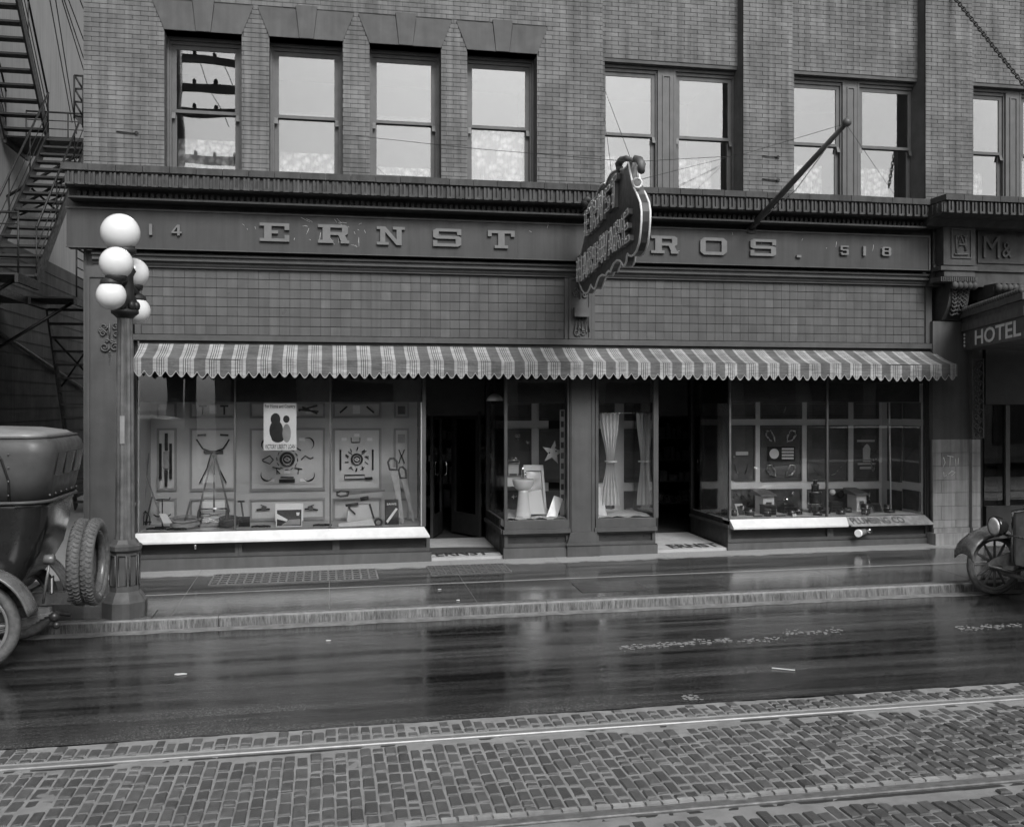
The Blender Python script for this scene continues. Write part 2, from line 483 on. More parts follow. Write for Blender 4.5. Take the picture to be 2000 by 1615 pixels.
# ------------------------------------------------------------------ lettering: convex, abutting pieces in a unit cell
def rect(x0, x1, y0, y1): return [(x0, y0), (x1, y0), (x1, y1), (x0, y1)]
SLAB = {
 'E': [rect(.15,.4,0,1), rect(.4,1,.84,1), rect(.84,1,.64,.84), rect(.4,.62,.43,.6), rect(.4,1,0,.16), rect(.84,1,.16,.36), rect(0,.15,.84,1), rect(0,.15,0,.16)],
 'R': [rect(.15,.4,0,1), rect(0,.15,.84,1), rect(0,.15,0,.16), rect(.4,.5,0,.16), rect(.4,.78,.84,1), [(.78,.84),(.98,.84),(.98,.9),(.88,1),(.78,1)], rect(.78,.98,.6,.84),
       [(.78,.44),(.9,.44),(.98,.53),(.98,.6),(.78,.6)], rect(.4,.78,.44,.6), [(.74,.16),(.96,.16),(.88,.44),(.66,.44)], rect(.74,1.02,0,.16)],
 'N': [rect(.12,.3,0,1), rect(.7,.88,0,1), [(.3,1),(.3,.7),(.7,0),(.7,.3)], rect(0,.12,0,.15), rect(.3,.42,0,.15), rect(0,.12,.85,1), rect(.57,.7,.85,1), rect(.88,1,.85,1)],
 'S': [rect(.12,1,.84,1), [(0,.84),(.12,.84),(.12,1),(0,.9)], rect(0,.2,.6,.84), rect(.1,.9,.43,.6), [(0,.6),(0,.52),(.1,.43),(.1,.6)], [(.9,.43),(1,.43),(1,.5),(.9,.6)],
       rect(.8,1,.16,.43), rect(0,.88,0,.16), [(.88,0),(1,.1),(1,.16),(.88,.16)], rect(0,.15,.16,.34), rect(.85,1,.66,.84)],
 'T': [rect(0,1,.84,1), rect(0,.14,.66,.84), rect(.86,1,.66,.84), rect(.38,.62,.16,.84), rect(.25,.75,0,.16)],
 'B': [rect(.15,.4,0,1), rect(0,.15,.84,1), rect(0,.15,0,.16), rect(.4,.8,.84,1), rect(.8,.98,.58,.95), rect(.4,.8,.43,.58), rect(.8,1,.05,.5), rect(.4,.8,0,.16)],
 'O': [[(0,.82),(1,.82),(.86,1),(.14,1)], [(0,.18),(.14,0),(.86,0),(1,.18)], rect(0,.2,.18,.82), rect(.8,1,.18,.82)],
 '.': [rect(.3,.7,0,.24)],
 '5': [rect(0,1,.84,1), rect(0,.26,.5,.84), rect(.26,.9,.46,.62), [(.9,.62),(.9,.46),(1,.46),(1,.54)], rect(.74,1,.16,.46), rect(.1,.9,0,.16), rect(0,.26,.16,.28), [(.9,0),(1,.08),(1,.16),(.9,.16)]],
 '1': [rect(.35,.65,0,1)],
 '4': [rect(.55,.8,0,1), rect(0,.55,.2,.36), rect(.8,1,.2,.36), [(.0,.36),(.22,.36),(.55,.8),(.55,1)]],
 '8': [[(0,.86),(1,.86),(.86,1),(.14,1)], rect(0,.26,.6,.86), rect(.74,1,.6,.86), rect(.04,.96,.46,.6), rect(0,.26,.14,.46), rect(.74,1,.14,.46), [(0,.14),(.14,0),(.86,0),(1,.14)]],
}
BLOCK = {
 'E': [rect(0,.35,0,1), rect(.35,1,.83,1), rect(.35,.85,.42,.58), rect(.35,1,0,.17)],
 'R': [rect(0,.3,0,1), rect(.3,.7,.83,1), rect(.7,1,.5,.95), rect(.3,.7,.45,.6), [(.5,.45),(.78,.45),(1,0),(.7,0)]],
 'N': [rect(0,.28,0,1), rect(.72,1,0,1), [(.28,1),(.28,.65),(.72,0),(.72,.35)]],
 'S': [rect(.12,1,.83,1), rect(0,.3,.55,.83), rect(.12,.9,.42,.55), rect(.7,1,.12,.42), rect(0,.9,0,.12)],
 'T': [rect(0,1,.83,1), rect(.34,.66,0,.83)],
 'H': [rect(0,.3,0,1), rect(.7,1,0,1), rect(.3,.7,.42,.58)],
 'A': [[(0,0),(.26,0),(.5,.7),(.5,1),(.38,1)], [(1,0),(.62,1),(.5,1),(.5,.7),(.74,0)], [(.33,.2),(.67,.2),(.605,.38),(.395,.38)]],
 'D': [rect(0,.3,0,1), rect(.3,.75,.84,1), rect(.3,.75,0,.16), rect(.72,1,.16,.84)],
 'W': [[(0,1),(.2,1),(.36,0),(.18,0)], [(.36,0),(.5,.65),(.5,1),(.42,1),(.28,.5)], [(.64,0),(.72,.5),(.58,1),(.5,1),(.5,.65)], [(1,1),(.82,0),(.64,0),(.8,1)]],
}
def text_mesh(body, size, depth=0.0, bold=0.018):
    cu = bpy.data.curves.new('txt', 'FONT')
    cu.body = body; cu.size = size; cu.extrude = depth
    cu.align_x = 'LEFT'; cu.offset = bold
    cu.resolution_u = 3
    o = bpy.data.objects.new('txt', cu)
    scene.collection.objects.link(o)
    bpy.context.view_layer.update()
    dg = bpy.context.evaluated_depsgraph_get()
    me = bpy.data.meshes.new_from_object(o.evaluated_get(dg))
    bpy.data.objects.remove(o); bpy.data.curves.remove(cu)
    return me
def lettering(name, body, m, parent, fn, depth=0.004, bold=0.018):
    """flat lettering mapped by fn(u, v, d): u, v in 0..1 over the text's box, d the thickness"""
    me = text_mesh(body, 1.0, 0.5, bold)
    xs = [v.co.x for v in me.vertices]; ys = [v.co.y for v in me.vertices]
    x0, x1, y0, y1 = min(xs), max(xs), min(ys), max(ys)
    for v in me.vertices:
        u, q = (v.co.x - x0) / (x1 - x0), (v.co.y - y0) / (y1 - y0)
        v.co = fn(u, q, depth if v.co.z > 0 else 0.0)
    me.update()
    me.materials.clear()
    return link(name, me, m, parent)

# ================================================================== THE SETTING: ground, road, track, sidewalk
def sheet(x0, x1, y0, y1, zf, nx=1, ny=1, dz=0.0):
    mb = MB()
    mb.grid(lambda u, v: (x0 + (x1 - x0) * u, y0 + (y1 - y0) * v, zf(x0 + (x1 - x0) * u, y0 + (y1 - y0) * v) + dz), nx, ny, False)
    return mb
struct('ground', sheet(-300, 300, -300, 300, lambda x, y: -0.55 + 0.0063 * x * (abs(x) < 60)), mat('ground_earth', 0.06, 0.9))
YA, YR1, YR2 = -6.68, -7.10, -8.62       # asphalt edge, far rail, near rail
struct('roadway', sheet(-60, 60, YA, YK + 0.02, zr, 60, 6), M['asphalt'])
struct('far_roadway', sheet(-60, 60, -15.8, -12.6, lambda x, y: -0.1856 + 0.0063 * x, 30, 2), M['asphalt'])
zt = lambda x, y=0: -0.1856 + 0.0063 * x
from mathutils import noise as mn
def sandz(x, y):                         # sand swept over the setts in places
    n = mn.noise((x * .9, y * 1.3, 3.1)) * .006 + mn.noise((x * 6, y * 6, 1.7)) * .0045 + mn.noise((x * 17, y * 17, 8.2)) * .002
    return zt(x) - 0.0065 + n * 1.2
track = struct('track_bed', sheet(-3.6, 9.4, -9.8, YA, sandz, 430, 104), M['sand'])
for (a_, b_, c_, d_) in ((-60, -3.6, -12.6, YA), (9.4, 60, -12.6, YA), (-3.6, 9.4, -12.6, -9.8)):
    o = obj('outer_bed', sheet(a_, b_, c_, d_, lambda x, y: zt(x) - 0.010, 8, 2), M['sand'], track)
# street setts: courses laid square across the track
setts = []
def lay(y0, y1, x0, x1):
    x = x0
    while x < x1:
        wd = random.uniform(0.070, 0.080)
        y = y1 + random.uniform(-0.12, 0.0)
        while y > y0:
            ln = random.choice([0.14, 0.16, 0.17, 0.18, 0.2, 0.085]) * random.uniform(0.94, 1.06)
            a, b = max(y - ln, y0), min(y, y1)
            if b - a > 0.035:
                setts.append((x + wd / 2, (a + b) / 2, wd - random.uniform(0.0, 0.006), (b - a) - random.uniform(0.018, 0.030), random.uniform(-0.007, 0.004)))
            y -= ln + 0.004
        x += wd + random.uniform(0.008, 0.014)
lay(YR1 + 0.095, YA - 0.012, -7, 10.5)
lay(YR2 + 0.14, YR1 - 0.075, -7, 10.5)
lay(-11.2, YR2 - 0.10, -6, 9.5)
def sett_shape(mb, cx, cy, z, wx, wy):    # a worn block: wide foot, chamfered and slightly crowned top
    a, b = wx / 2, wy / 2
    c = min(0.008, wx * 0.11)
    j = lambda: random.uniform(-0.0028, 0.0028)
    p = []
    for (sx, sy) in ((-1, -1), (1, -1), (1, 1), (-1, 1)):
        p.append((cx + sx * a + j(), cy + sy * b + j(), z - 0.03))
    for (sx, sy) in ((-1, -1), (1, -1), (1, 1), (-1, 1)):
        p.append((cx + sx * a + j(), cy + sy * b + j(), z - 0.009))
    for (sx, sy) in ((-1, -1), (1, -1), (1, 1), (-1, 1)):
        p.append((cx + sx * (a - c) + j(), cy + sy * (b - c) + j(), z + random.uniform(-0.002, 0.003)))
    fs = []
    for q in (0, 4):
        for i in range(4):
            fs.append((q + i, q + (i + 1) % 4, q + 4 + (i + 1) % 4, q + 4 + i))
    fs.append((8, 9, 10, 11))
    mb.add(p, fs)
def wdepth(x, y):
    return (y + D) * CT + x * ST
def inframe(x, y, z, m=40):
    wd = wdepth(x, y); u = x * CT - (y + D) * ST
    return wd > 0.5 and -m < CX + F * u / wd < 2000 + m and -m < HY - F * (z - CZ) / wd < 1615 + m
near = sorted([s for s in setts if inframe(s[0], s[1], zt(s[0]), -15)], key=lambda s: -s[2] * s[3] / wdepth(s[0], s[1]) ** 3)[:300]
ns = set(map(id, near))
protos = []
for k in range(12):
    mb = MB(); sett_shape(mb, 0, 0, 0, 0.1, 0.2); protos.append(mb.mesh('sett', False))
for s in near:
    o = link('sett', random.choice(protos), M['sett'], track, (s[0], s[1], zt(s[0]) + 0.004 + s[4]))
    o.scale = (s[2] / 0.1, s[3] / 0.2, 1)
    o.rotation_euler = (0, 0, random.uniform(-0.03, 0.03))
mb = MB()
for s in setts:
    if id(s) not in ns: sett_shape(mb, s[0], s[1], zt(s[0]) + 0.004 + s[4], s[2], s[3])
o = obj('sett_paving', mb, M['sett'], track, fix=False); o['kind'] = 'stuff'
def along(x0, x1, prof, n=40):             # a profile (y, z) run along the street with its slope
    mb = MB(); m = len(prof)
    for i in range(n + 1):
        x = x0 + (x1 - x0) * i / n
        for (y, z) in prof: mb.v.append((x, y, zt(x) + z))
    for i in range(n):
        for k in range(m - 1):
            a = i * m + k
            mb.f.append([a, a + m, a + m + 1, a + 1]); mb.sm.append(False)
    return mb
for (yr, nm, lab) in ((YR1, 'far', 'bright steel tram rail with a pale mortar strip behind it'), (YR2, 'near', 'dull tram rail nearest the camera beside a row of header stones')):
    r_ = thing('tram_rail', lab, 'rail', (2, yr, zt(2)))
    obj('rail_head', along(-40, 40, [(yr + 0.033, -0.05), (yr + 0.033, 0.008), (yr + 0.026, 0.012), (yr - 0.03, 0.012), (yr - 0.036, 0.005), (yr - 0.036, -0.05)]), M['railhead'] if nm == 'far' else M['railside'], r_)
    obj('groove', along(-40, 40, [(yr - 0.036, -0.006), (yr - 0.068, -0.006)]), M['soffit'], r_)
    if nm == 'far':
        obj('mortar_strip', along(-40, 40, [(yr + 0.034, 0.002), (yr + 0.088, 0.002)]), mat('rail_mortar', 0.30, 0.6, 0.2, 10, 0.3, 60), r_)
    else:
        obj('flange', along(-40, 40, [(yr + 0.034, -0.002), (yr + 0.085, -0.004)]), M['railside'], r_)
# header stones along the near rail
hd = MB().box(-0.045, 0.045, -0.022, 0.022, -0.03, 0.006).mesh('header_stone')
x = -3.5
hm = mat('header_granite', 0.30, 0.6, 0.15, 20, 0.3, 80, isl=0.15)
while x < 8.6:
    if random.random() < 0.86:
        o = link('header_stone', hd, hm, track, (x, YR2 + 0.112 + random.uniform(-0.006, 0.006), zt(x) + random.uniform(0, 0.006)))
        o.rotation_euler = (0, 0, random.uniform(-0.06, 0.06)); o.scale = (random.uniform(0.9, 1.08), 1, 1)
    x += 0.105
# sidewalk slabs with scored joints
sw = struct('sidewalk', sheet(-60, 60, YK + 0.16, 0.3, zs, 40, 2, -0.004), mat('joint_dirt', 0.20, 0.8))
xs_ = [-8.6, -6.9, -5.2, -3.5, -1.72, 0.02, 1.74, 3.3, 4.95, 6.6, 8.3, 10.0, 11.7, 13.4]
ys_ = [(YK + 0.16, -1.63), (-1.565, 0.28)]
slabm = M['pavement']
for i in range(len(xs_) - 1):
    for (y0, y1) in ys_:
        a, b = xs_[i] + 0.003, xs_[i + 1] - 0.003
        mb = MB()
        top = [(a, y0), (b, y0), (b, y1), (a, y1)]
        mb.hexa([(x, y, zs(x, y) - 0.05) for (x, y) in top] + [(x, y, zs(x, y)) for (x, y) in top])
        obj('paving_slab', mb, slabm, sw)
M['kerbedge'] = mat('worn_sheen_kerb_edge', 0.19, 0.5, 0.3, 12)  # pale kerb edge: wear, plus the sky's reflection painted into the colour
kb = struct('kerb', sheet(-60, 60, YK + 0.005, YK + 0.16, lambda x, y: zs(x, YK) - 0.02, 40, 1), M['kerb'])
x = -9.0
while x < 12.5:
    ln = random.uniform(1.7, 2.1)
    a, b = x + 0.003, x + ln - 0.003
    pr = [(YK + 0.155, -0.02), (YK + 0.155, 0.0), (YK + 0.018, -0.002), (YK + 0.004, -0.012), (YK, -0.03), (YK - 0.012, -0.20)]
    mb = MB()
    for X_ in (a, b):
        for (y, z) in pr: mb.v.append((X_, y, zs(X_, YK) + z))
    m = len(pr)
    for k in range(m - 1): mb.f.append([k, k + 1, m + k + 1, m + k]); mb.sm.append(False)
    mb.f.append(list(range(m))); mb.f.append(list(range(m, 2 * m))[::-1]); mb.sm += [False, False]
    ks = obj('kerb_stone', mb, M['kerb'], kb)
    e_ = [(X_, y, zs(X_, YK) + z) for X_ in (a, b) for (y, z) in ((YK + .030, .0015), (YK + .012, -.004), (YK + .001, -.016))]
    obj('worn_sheen_edge', MB().add(e_, [(0, 1, 4, 3), (1, 2, 5, 4)]), M['kerbedge'], ks)
    x += ln
# silt in the gutter
gm = mat('gutter_silt', 0.16, 0.5, 0.4, 8, 0.4, 60)
mb = MB(); n = 120
for i in range(n + 1):
    x = -9 + 21 * i / n
    for (y, z) in ((YK - 0.013, 0.010), (YK - 0.05 - 0.03 * random.random(), 0.006), (YK - 0.16 - 0.07 * random.random(), 0.002)):
        mb.v.append((x, y, zr(x, y) + z))
for i in range(n):
    for k in range(2):
        a = i * 3 + k; mb.f.append([a, a + 3, a + 4, a + 1]); mb.sm.append(True)
o = obj('gutter_silt', mb, gm); o['kind'] = 'stuff'; tag(o, 'pale wet silt lying in the gutter along the kerb', 'silt')
# sidewalk gratings and vault lights
def grate(x0, x1, y0, y1, nx, ny, lab, name, val, frame=0.03):
    cx, cy = (x0 + x1) / 2, (y0 + y1) / 2
    t = thing(name, lab, 'grating', (cx, cy, zs(cx, cy)))
    zq = lambda x, y: zs(x, y) + 0.004
    mb = MB().grid(lambda u, v: (x0 + (x1 - x0) * u, y0 + (y1 - y0) * v, zq(x0 + (x1 - x0) * u, y0 + (y1 - y0) * v)), 1, 1, False)
    obj('bed', mb, mat(name + '_bed', 0.03, 0.25, 0.2, 10), t)
    mb = MB()
    for i in range(nx + 1):
        x = x0 + (x1 - x0) * i / nx
        mb.hexa([(x + d, y, zs(x, y) + 0.001) for (d, y) in ((-.012, y0), (.012, y0), (.012, y1), (-.012, y1))] + [(x + d, y, zs(x, y) + 0.009) for (d, y) in ((-.012, y0), (.012, y0), (.012, y1), (-.012, y1))])
    obj('cross_bars', mb, mat(name + '_bar', val, 0.45, 0.2, 10), t)['kind'] = 'stuff'
    mb = MB()
    for j in range(ny + 1):
        y = y0 + (y1 - y0) * j / ny
        mb.hexa([(x, y + d, zs(x, y) + 0.002) for (x, d) in ((x0, -.01), (x1, -.01), (x1, .01), (x0, .01))] + [(x, y + d, zs(x, y) + 0.0115) for (x, d) in ((x0, -.01), (x1, -.01), (x1, .01), (x0, .01))])
    obj('long_bars', mb, mat(name + '_bar2', val, 0.45, 0.2, 10), t)['kind'] = 'stuff'
def gx(px, y): return XX(px, y)
grate(gx(415, -.75), gx(735, -.75), -1.15, -0.45, 20, 5, 'faint grid of sidewalk vault lights in front of the left show window', 'vault_light', 0.12)
grate(gx(838, -.7), gx(990, -.7), -1.05, -0.42, 11, 6, 'dark square grid of vault lights before the open left doorway', 'vault_light', 0.10)
grate(gx(1128, -2.2), gx(1250, -2.2), -2.5, -1.95, 26, 6, 'fine ribbed iron cover in the sidewalk near the kerb', 'sidewalk_grating', 0.05)

# ================================================================== ACROSS THE STREET (seen only in the glass and the wet road)
sw2 = struct('far_sidewalk', sheet(-60, 60, -18.8, -15.8, lambda x, y: -0.06 + 0.0063 * x, 20, 1), M['pavement'])
def opposite(x0, x1, h, lab, val, name):
    m = mat(name + '_wall', val, 0.8, 0.2, 1.0, streak=0.2)
    t = thing(name, lab, 'building', ((x0 + x1) / 2, -18.8, 0))
    obj('wall', MB().box(x0, x1, -30, -18.8, -0.5, h), m, t)
    obj('cornice', MB().box(x0, x1, -18.8, -18.4, h - 0.5, h + 0.1), m, t)
    n = max(2, int((x1 - x0) / 2.6))
    for i in range(n):
        c = x0 + (x1 - x0) * (i + .5) / n
        if h > 7: obj('window', MB().box(c - .55, c + .55, -18.8, -18.74, h - 3.6, h - 1.4), M['oppdk'], t)
        obj('shop_window', MB().box(c - 1.0, c + 1.0, -18.8, -18.74, 0.6, 3.0), M['oppdk'], t)
    return t
opposite(-28, -8.5, 8.0, 'two storey block across the street, far to the left', 0.26, 'opposite_building')
t1 = opposite(-3.6, 9.0, 7.6, 'two storey restaurant building across the street behind the camera', 0.30, 'opposite_building')
opposite(9.2, 30, 8.4, 'two storey block across the street, far to the right', 0.24, 'opposite_building')
sb = thing('restaurant_sign', 'long dark sign board with pale letters across the street', 'sign', (12, -18.3, 4.2))
obj('board', MB().box(10.6, 22.0, -18.34, -18.24, 3.2, 4.5), M['oppdk'], sb)
lettering('lettering', 'RESTAURANT', M['white'], sb, lambda u, v, d: Vector((21.6 - 10.6 * u, -18.235 + d, 3.45 + 0.8 * v)), 0.02)

# ================================================================== THE STORE BUILDING
bld = thing('store_building', 'brick commercial building with a hardware store below and sash windows above', 'building', (3, 0, 0))
XL, XR = XX(163), XX(2090)
Z0 = ZZ(354, -.55)                       # top of the coping ledge
ZW = at(912.5, 97.3, 0).z               # head of the window openings
ZTOP = 9.6
ZB = Z0 - 0.10                           # foot of the brick wall
zones = [(XL, XX(1177), 0.0), (XX(1177), XX(1452), 0.22), (XX(1452), XX(1548), 0.0), (XX(1548), XX(1808), 0.22), (XX(1808), XX(1899), 0.0), (XX(1899), XR, 0.22)]
opens = []                               # (x0, x1, z0, z1, zone y)
for (a, b) in ((321, 472), (526, 669.5), (721.8, 861.8), (912.5, 1049)):
    opens.append((XX(a), XX(b), Z0 - 0.05, ZW, 0.0))
ZW2 = at(1179, 119, .22).z
pairs = []
for (a, b) in ((1181, 1443), (1551, 1797), (1901, 2075)):
    o_ = (XX(a, .22), XX(b, .22), Z0 - 0.05, ZW2, 0.22); opens.append(o_); pairs.append(o_)
wall = MB()
for (x0, x1, y) in zones:
    ops = sorted([o_ for o_ in opens if o_[4] == y and o_[0] >= x0 - .05 and o_[1] <= x1 + .05])
    cur = x0
    for o_ in ops:
        a, b = max(o_[0], x0 + .001), min(o_[1], x1 - .001)
        if a > cur + 0.005: wall.box(cur, a, y + .012, .78, ZB, ZTOP)
        wall.box(a, b, y + .012, .78, o_[3], ZTOP)
        cur = b
    if x1 > cur + .005: wall.box(cur, x1, y + .012, .78, ZB, ZTOP)
bw_ = obj('brick_wall', wall, M['mortar'], bld)
CO, BL = 0.0655, 0.212
bricks = []
lints = [(o_[0] - 0.0, o_[1] + 0.0) for o_ in opens[:4]]
LZ = ZW + 0.40
for (x0, x1, y) in zones:
    row = 0; z = ZB
    while z < ZTOP - 0.03:
        z1 = z + CO - 0.007
        iv = [(x0, x1)]
        for o_ in opens:
            if o_[4] != y: continue
            a, b, zb, zt_ = o_[:4]
            if y == 0.0 and z1 > zt_ and z < LZ:      # stone flat arch with splayed ends
                f = max(0, (z - zt_) / 0.40)
                a -= 0.16 * f + .01; b += 0.16 * f + .01; hit = True
            else:
                hit = z1 > zb and z < zt_
            if hit:
                nv = []
                for (p, q) in iv:
                    if b <= p or a >= q: nv.append((p, q)); continue
                    if a > p: nv.append((p, a))
                    if b < q: nv.append((b, q))
                iv = nv
        off = (BL / 2 if row % 2 else 0)
        for (p, q) in iv:
            k = math.floor((p - x0 - off) / BL)
            while True:
                c0 = x0 + off + k * BL; c1 = c0 + BL - 0.007
                k += 1
                if c0 > q: break
                a, b = max(c0, p), min(c1, q)
                if b - a < 0.02: continue
                bricks.append((a, b, y, z, z1, b - a > BL - 0.01))
        z += CO; row += 1
cand = sorted([b for b in bricks if b[5] and b[2] == 0.0 and inframe((b[0] + b[1]) / 2, 0, b[3], -10)], key=lambda b: wdepth(b[0], b[2]))[:300]
cs = set(map(id, cand))
bm_ = MB().box(-(BL - .007) / 2, (BL - .007) / 2, -0.0, 0.03, 0, CO - .007).mesh('brick')
for b in cand:
    link('brick', bm_, M['brick'], bw_, ((b[0] + b[1]) / 2, b[2] + random.uniform(-.002, .002), b[3]))
mb = MB()
for b in bricks:
    if id(b) in cs: continue
    d = random.uniform(-.002, .002)
    mb.box(b[0], b[1], b[2] + d, b[2] + .03, b[3], b[4])
o = obj('brickwork', mb, M['brick'], bw_, fix=False); o['kind'] = 'stuff'
# stone flat arches: two haunch stones and a keystone each
for o_ in opens[:4]:
    a, b = o_[0], o_[1]; c = (a + b) / 2
    lt = obj('lintel', MB().box(a - .02, b + .02, 0.02, .3, ZW, LZ), M['stone_trim'], bld)
    yf = -0.012
    obj('haunch_stone', MB().prism([(a, ZW), (c - .10, ZW), (c - .15, LZ), (a - .16, LZ)], 'y', yf, .1), M['stone_trim'], lt)
    obj('haunch_stone', MB().prism([(c + .104, ZW), (b, ZW), (b + .16, LZ), (c + .154, LZ)], 'y', yf, .1), M['stone_trim'], lt)
    obj('keystone', MB().prism([(c - .096, ZW - .0), (c + .10, ZW), (c + .15, LZ + .06), (c - .146, LZ + .06)], 'y', yf - .015, .1), M['stone_trim'], lt)
# rooms behind the upper windows
rm = MB()
rm.add([(XL + .3, 3.5, ZB - .3), (XR, 3.5, ZB - .3), (XR, 3.5, ZTOP), (XL + .3, 3.5, ZTOP)], [(0, 1, 2, 3)])
rm.add([(XL + .3, .78, ZB + .02), (XR, .78, ZB + .02), (XR, 3.5, ZB + .02), (XL + .3, 3.5, ZB + .02)], [(0, 1, 2, 3)])
rm.add([(XL + .3, .78, ZW + .5), (XR, .78, ZW + .5), (XR, 3.5, ZW + .5), (XL + .3, 3.5, ZW + .5)], [(0, 1, 2, 3)])
for xx in (XL + .3, XX(690), XX(1100), XX(1500), XX(1850), XR):
    rm.add([(xx, .78, ZB), (xx, 3.5, ZB), (xx, 3.5, ZTOP), (xx, .78, ZTOP)], [(0, 1, 2, 3)])
obj('room_walls', rm, M['room'], bld)
obj('roof', MB().box(XL, XR, 0.0, 5, ZTOP, ZTOP + .2), M['cornice'], bld)
obj('side_wall', MB().prism([(.5, -.5), (16, -.5), (16, 4.2), (5, 4.2), (5, ZTOP), (.5, ZTOP)], 'x', XL, XL + .3), M['alleybrick'], bld)  # unseen rear cut low and short so more sky lights the alley wall
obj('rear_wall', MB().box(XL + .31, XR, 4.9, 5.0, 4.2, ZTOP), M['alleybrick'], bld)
obj('lowered_rear_roof', MB().box(XL + .31, XR, 5.01, 16, 4.1, 4.2), M['cornice'], bld)

def ring(mb, x0, x1, z0, z1, y0, y1, wl, wr, wb, wt):
    mb.box(x0, x0 + wl, y0, y1, z0, z1); mb.box(x1 - wr, x1, y0, y1, z0, z1)
    mb.box(x0 + wl, x1 - wr, y0, y1, z0, z0 + wb); mb.box(x0 + wl, x1 - wr, y0, y1, z1 - wt, z1)
    return mb
def sash(x0, x1, z0, z1, y, par, raise_=0.0, rec=.17):
    """a double-hung window: frame, two sashes and two panes under one part"""
    y = y + rec
    win = obj('window', ring(MB(), x0, x1, z0, z1, y + .11, y + .24, .055, .055, .05, .10), M['frame'], par)
    obj('brick_mould', ring(MB(), x0, x1, z0, z1, y + .075, y + .108, .03, .03, .02, .05), M['frame'], win)
    a, b = x0 + .055, x1 - .055
    zm = z0 + (z1 - z0) * .5
    st = .062
    us = ring(MB(), a, b, zm - .02, z1 - .10, y + .135, y + .165, st, st, .045, st)
    us.prism([(y + .11, zm - .11), (y + .165, zm - .02), (y + .135, zm - .02)], 'x', a, a + st * .8)
    us.prism([(y + .11, zm - .11), (y + .165, zm - .02), (y + .135, zm - .02)], 'x', b - st * .8, b)
    obj('upper_sash', us, M['frame'], win)
    obj('pane', MB().box(a + st, b - st, y + .148, y + .152, zm + .025, z1 - .10 - st), M['pane_up'], win)
    lz = z0 + .05 + raise_
    obj('lower_sash', ring(MB(), a, b, lz, zm + .02 + raise_ * .6, y + .175, y + .205, st, st, .095, .045), M['frame'], win)
    obj('pane', MB().box(a + st, b - st, y + .188, y + .192, lz + .095, zm - .025 + raise_ * .6), M['pane_up'], win)
    return win
def curtain(x0, x1, z0, z1, y, lab, name='lace_curtain', folds=7, amp=.018, m=None, gather=None, grp=None):
    def fn(u, v):
        x = x0 + (x1 - x0) * u
        if gather:
            zc, fac, side = gather
            t = z0 + (z1 - z0) * v
            k = 1 - fac * math.exp(-((t - zc) / ((z1 - z0) * .30)) ** 2)
            x = side + (x - side) * k
        return (x, y + amp * math.sin(u * folds * 6.28 + 1.3 * v), z0 + (z1 - z0) * v)
    o = obj(name, MB().grid(fn, folds * 8, 22 if gather else 6), m or M['lace'])
    return tag(o, lab, 'curtain', grp)
names = ['first', 'second', 'third', 'fourth']
for i, o_ in enumerate(opens[:4]):
    rs = (0, .10, .12, 0)[i]
    sash(o_[0], o_[1], Z0 - .05, ZW, 0.0, bld, rs)
    hi = (.62, .5, .35, .98)[i]
    z1 = Z0 + (ZW - Z0) * .5 * hi
    curtain(o_[0] + .12, o_[1] - .12, Z0 - .04, z1, .44, f'white lace curtain in the {names[i]} upper window from the left', amp=.012)
for i, o_ in enumerate(pairs):
    x0, x1 = o_[0], o_[1]; c = x0 + (x1 - x0) * (.475 if i < 2 else .5)
    sash(x0 - .05, c - .115, Z0 - .05, ZW2, .22, bld, 0, .04)
    sash(c + .115, x1 + .01, Z0 - .05, ZW2, .22, bld, 0, .04)
    mu = obj('mullion', MB().box(c - .115, c + .115, .34, .5, Z0 - .05, ZW2), M['frame'], bld)
    obj('panel', ring(MB(), c - .07, c + .07, Z0 + .06, ZW2 - .12, .325, .339, .022, .022, .022, .022), M['frame'], mu)
    w3 = (c - x0)
    nm = ['wide window above the projecting sign', 'wide window behind the flagpole', 'rightmost wide window'][i]
    curtain(x0 + .15, x0 + w3 - .3, Z0 - .04, Z0 + .75, .72, f'sheer curtain in the left half of the {nm}', 'sheer_curtain', amp=.015)
    if i < 2: curtain(c + .3, x1 - .25, Z0 - .04, Z0 + .75, .72, f'sheer curtain in the right half of the {nm}', 'sheer_curtain', amp=.015)

# ------------------------------------------------------------------ cornice
XC0, XC1 = XX(118, -.55), XX(1818, -.55)
zc = lambda py, Y: ZZ(py, Y)
z_l0, z_d1, z_d0 = zc(367, -.52), zc(369, -.50), zc(391, -.50)
z_s, z_b1, z_b0 = zc(421, -.12), zc(434, -.22), zc(506, -.22)
cor = MB()
def run(mb, prof, x0, x1):                # a closed (y, z) profile along the front
    return mb.prism(prof, 'x', x0, x1)
run(cor, [(.02, z_l0 - .012), (-.50, z_l0 - .012), (-.50, z_d0 - .004), (-.46, z_d0 - .03), (-.30, z_s + .12), (-.26, z_s + .02), (-.12, z_s), (.02, z_s)], XC0 + .04, XC1)
cornice = obj('cornice', cor, M['cornice'], bld)
obj('soffit', MB().box(XC0 + .06, XC1, -.44, -.02, z_s - .03, z_s - .004), M['soffit'], cornice)
x = XC0; k = 0
cp = MB().box(0, .335, -.55, .012, z_l0, Z0).mesh('coping_stone')
while x < XC1 - .05:
    o = link('coping_stone', cp, M['coping'], cornice, (x, random.uniform(-.004, .004), random.uniform(-.003, .003)))
    if x + .34 > XC1: o.scale = ((XC1 - x) / .34, 1, 1)
    x += .341
obj('drip_mould', MB().box(XC0 + .02, XC1, -.53, -.02, z_l0 - .011, z_l0 - .001), M['soffit'], cornice)
dn = MB()
hh = z_d1 - z_d0
dn.box(-.040, -.014, -.545, -.5, z_d0 + .012, z_d1 - .012); dn.box(.014, .040, -.545, -.5, z_d0 + .012, z_d1 - .012)
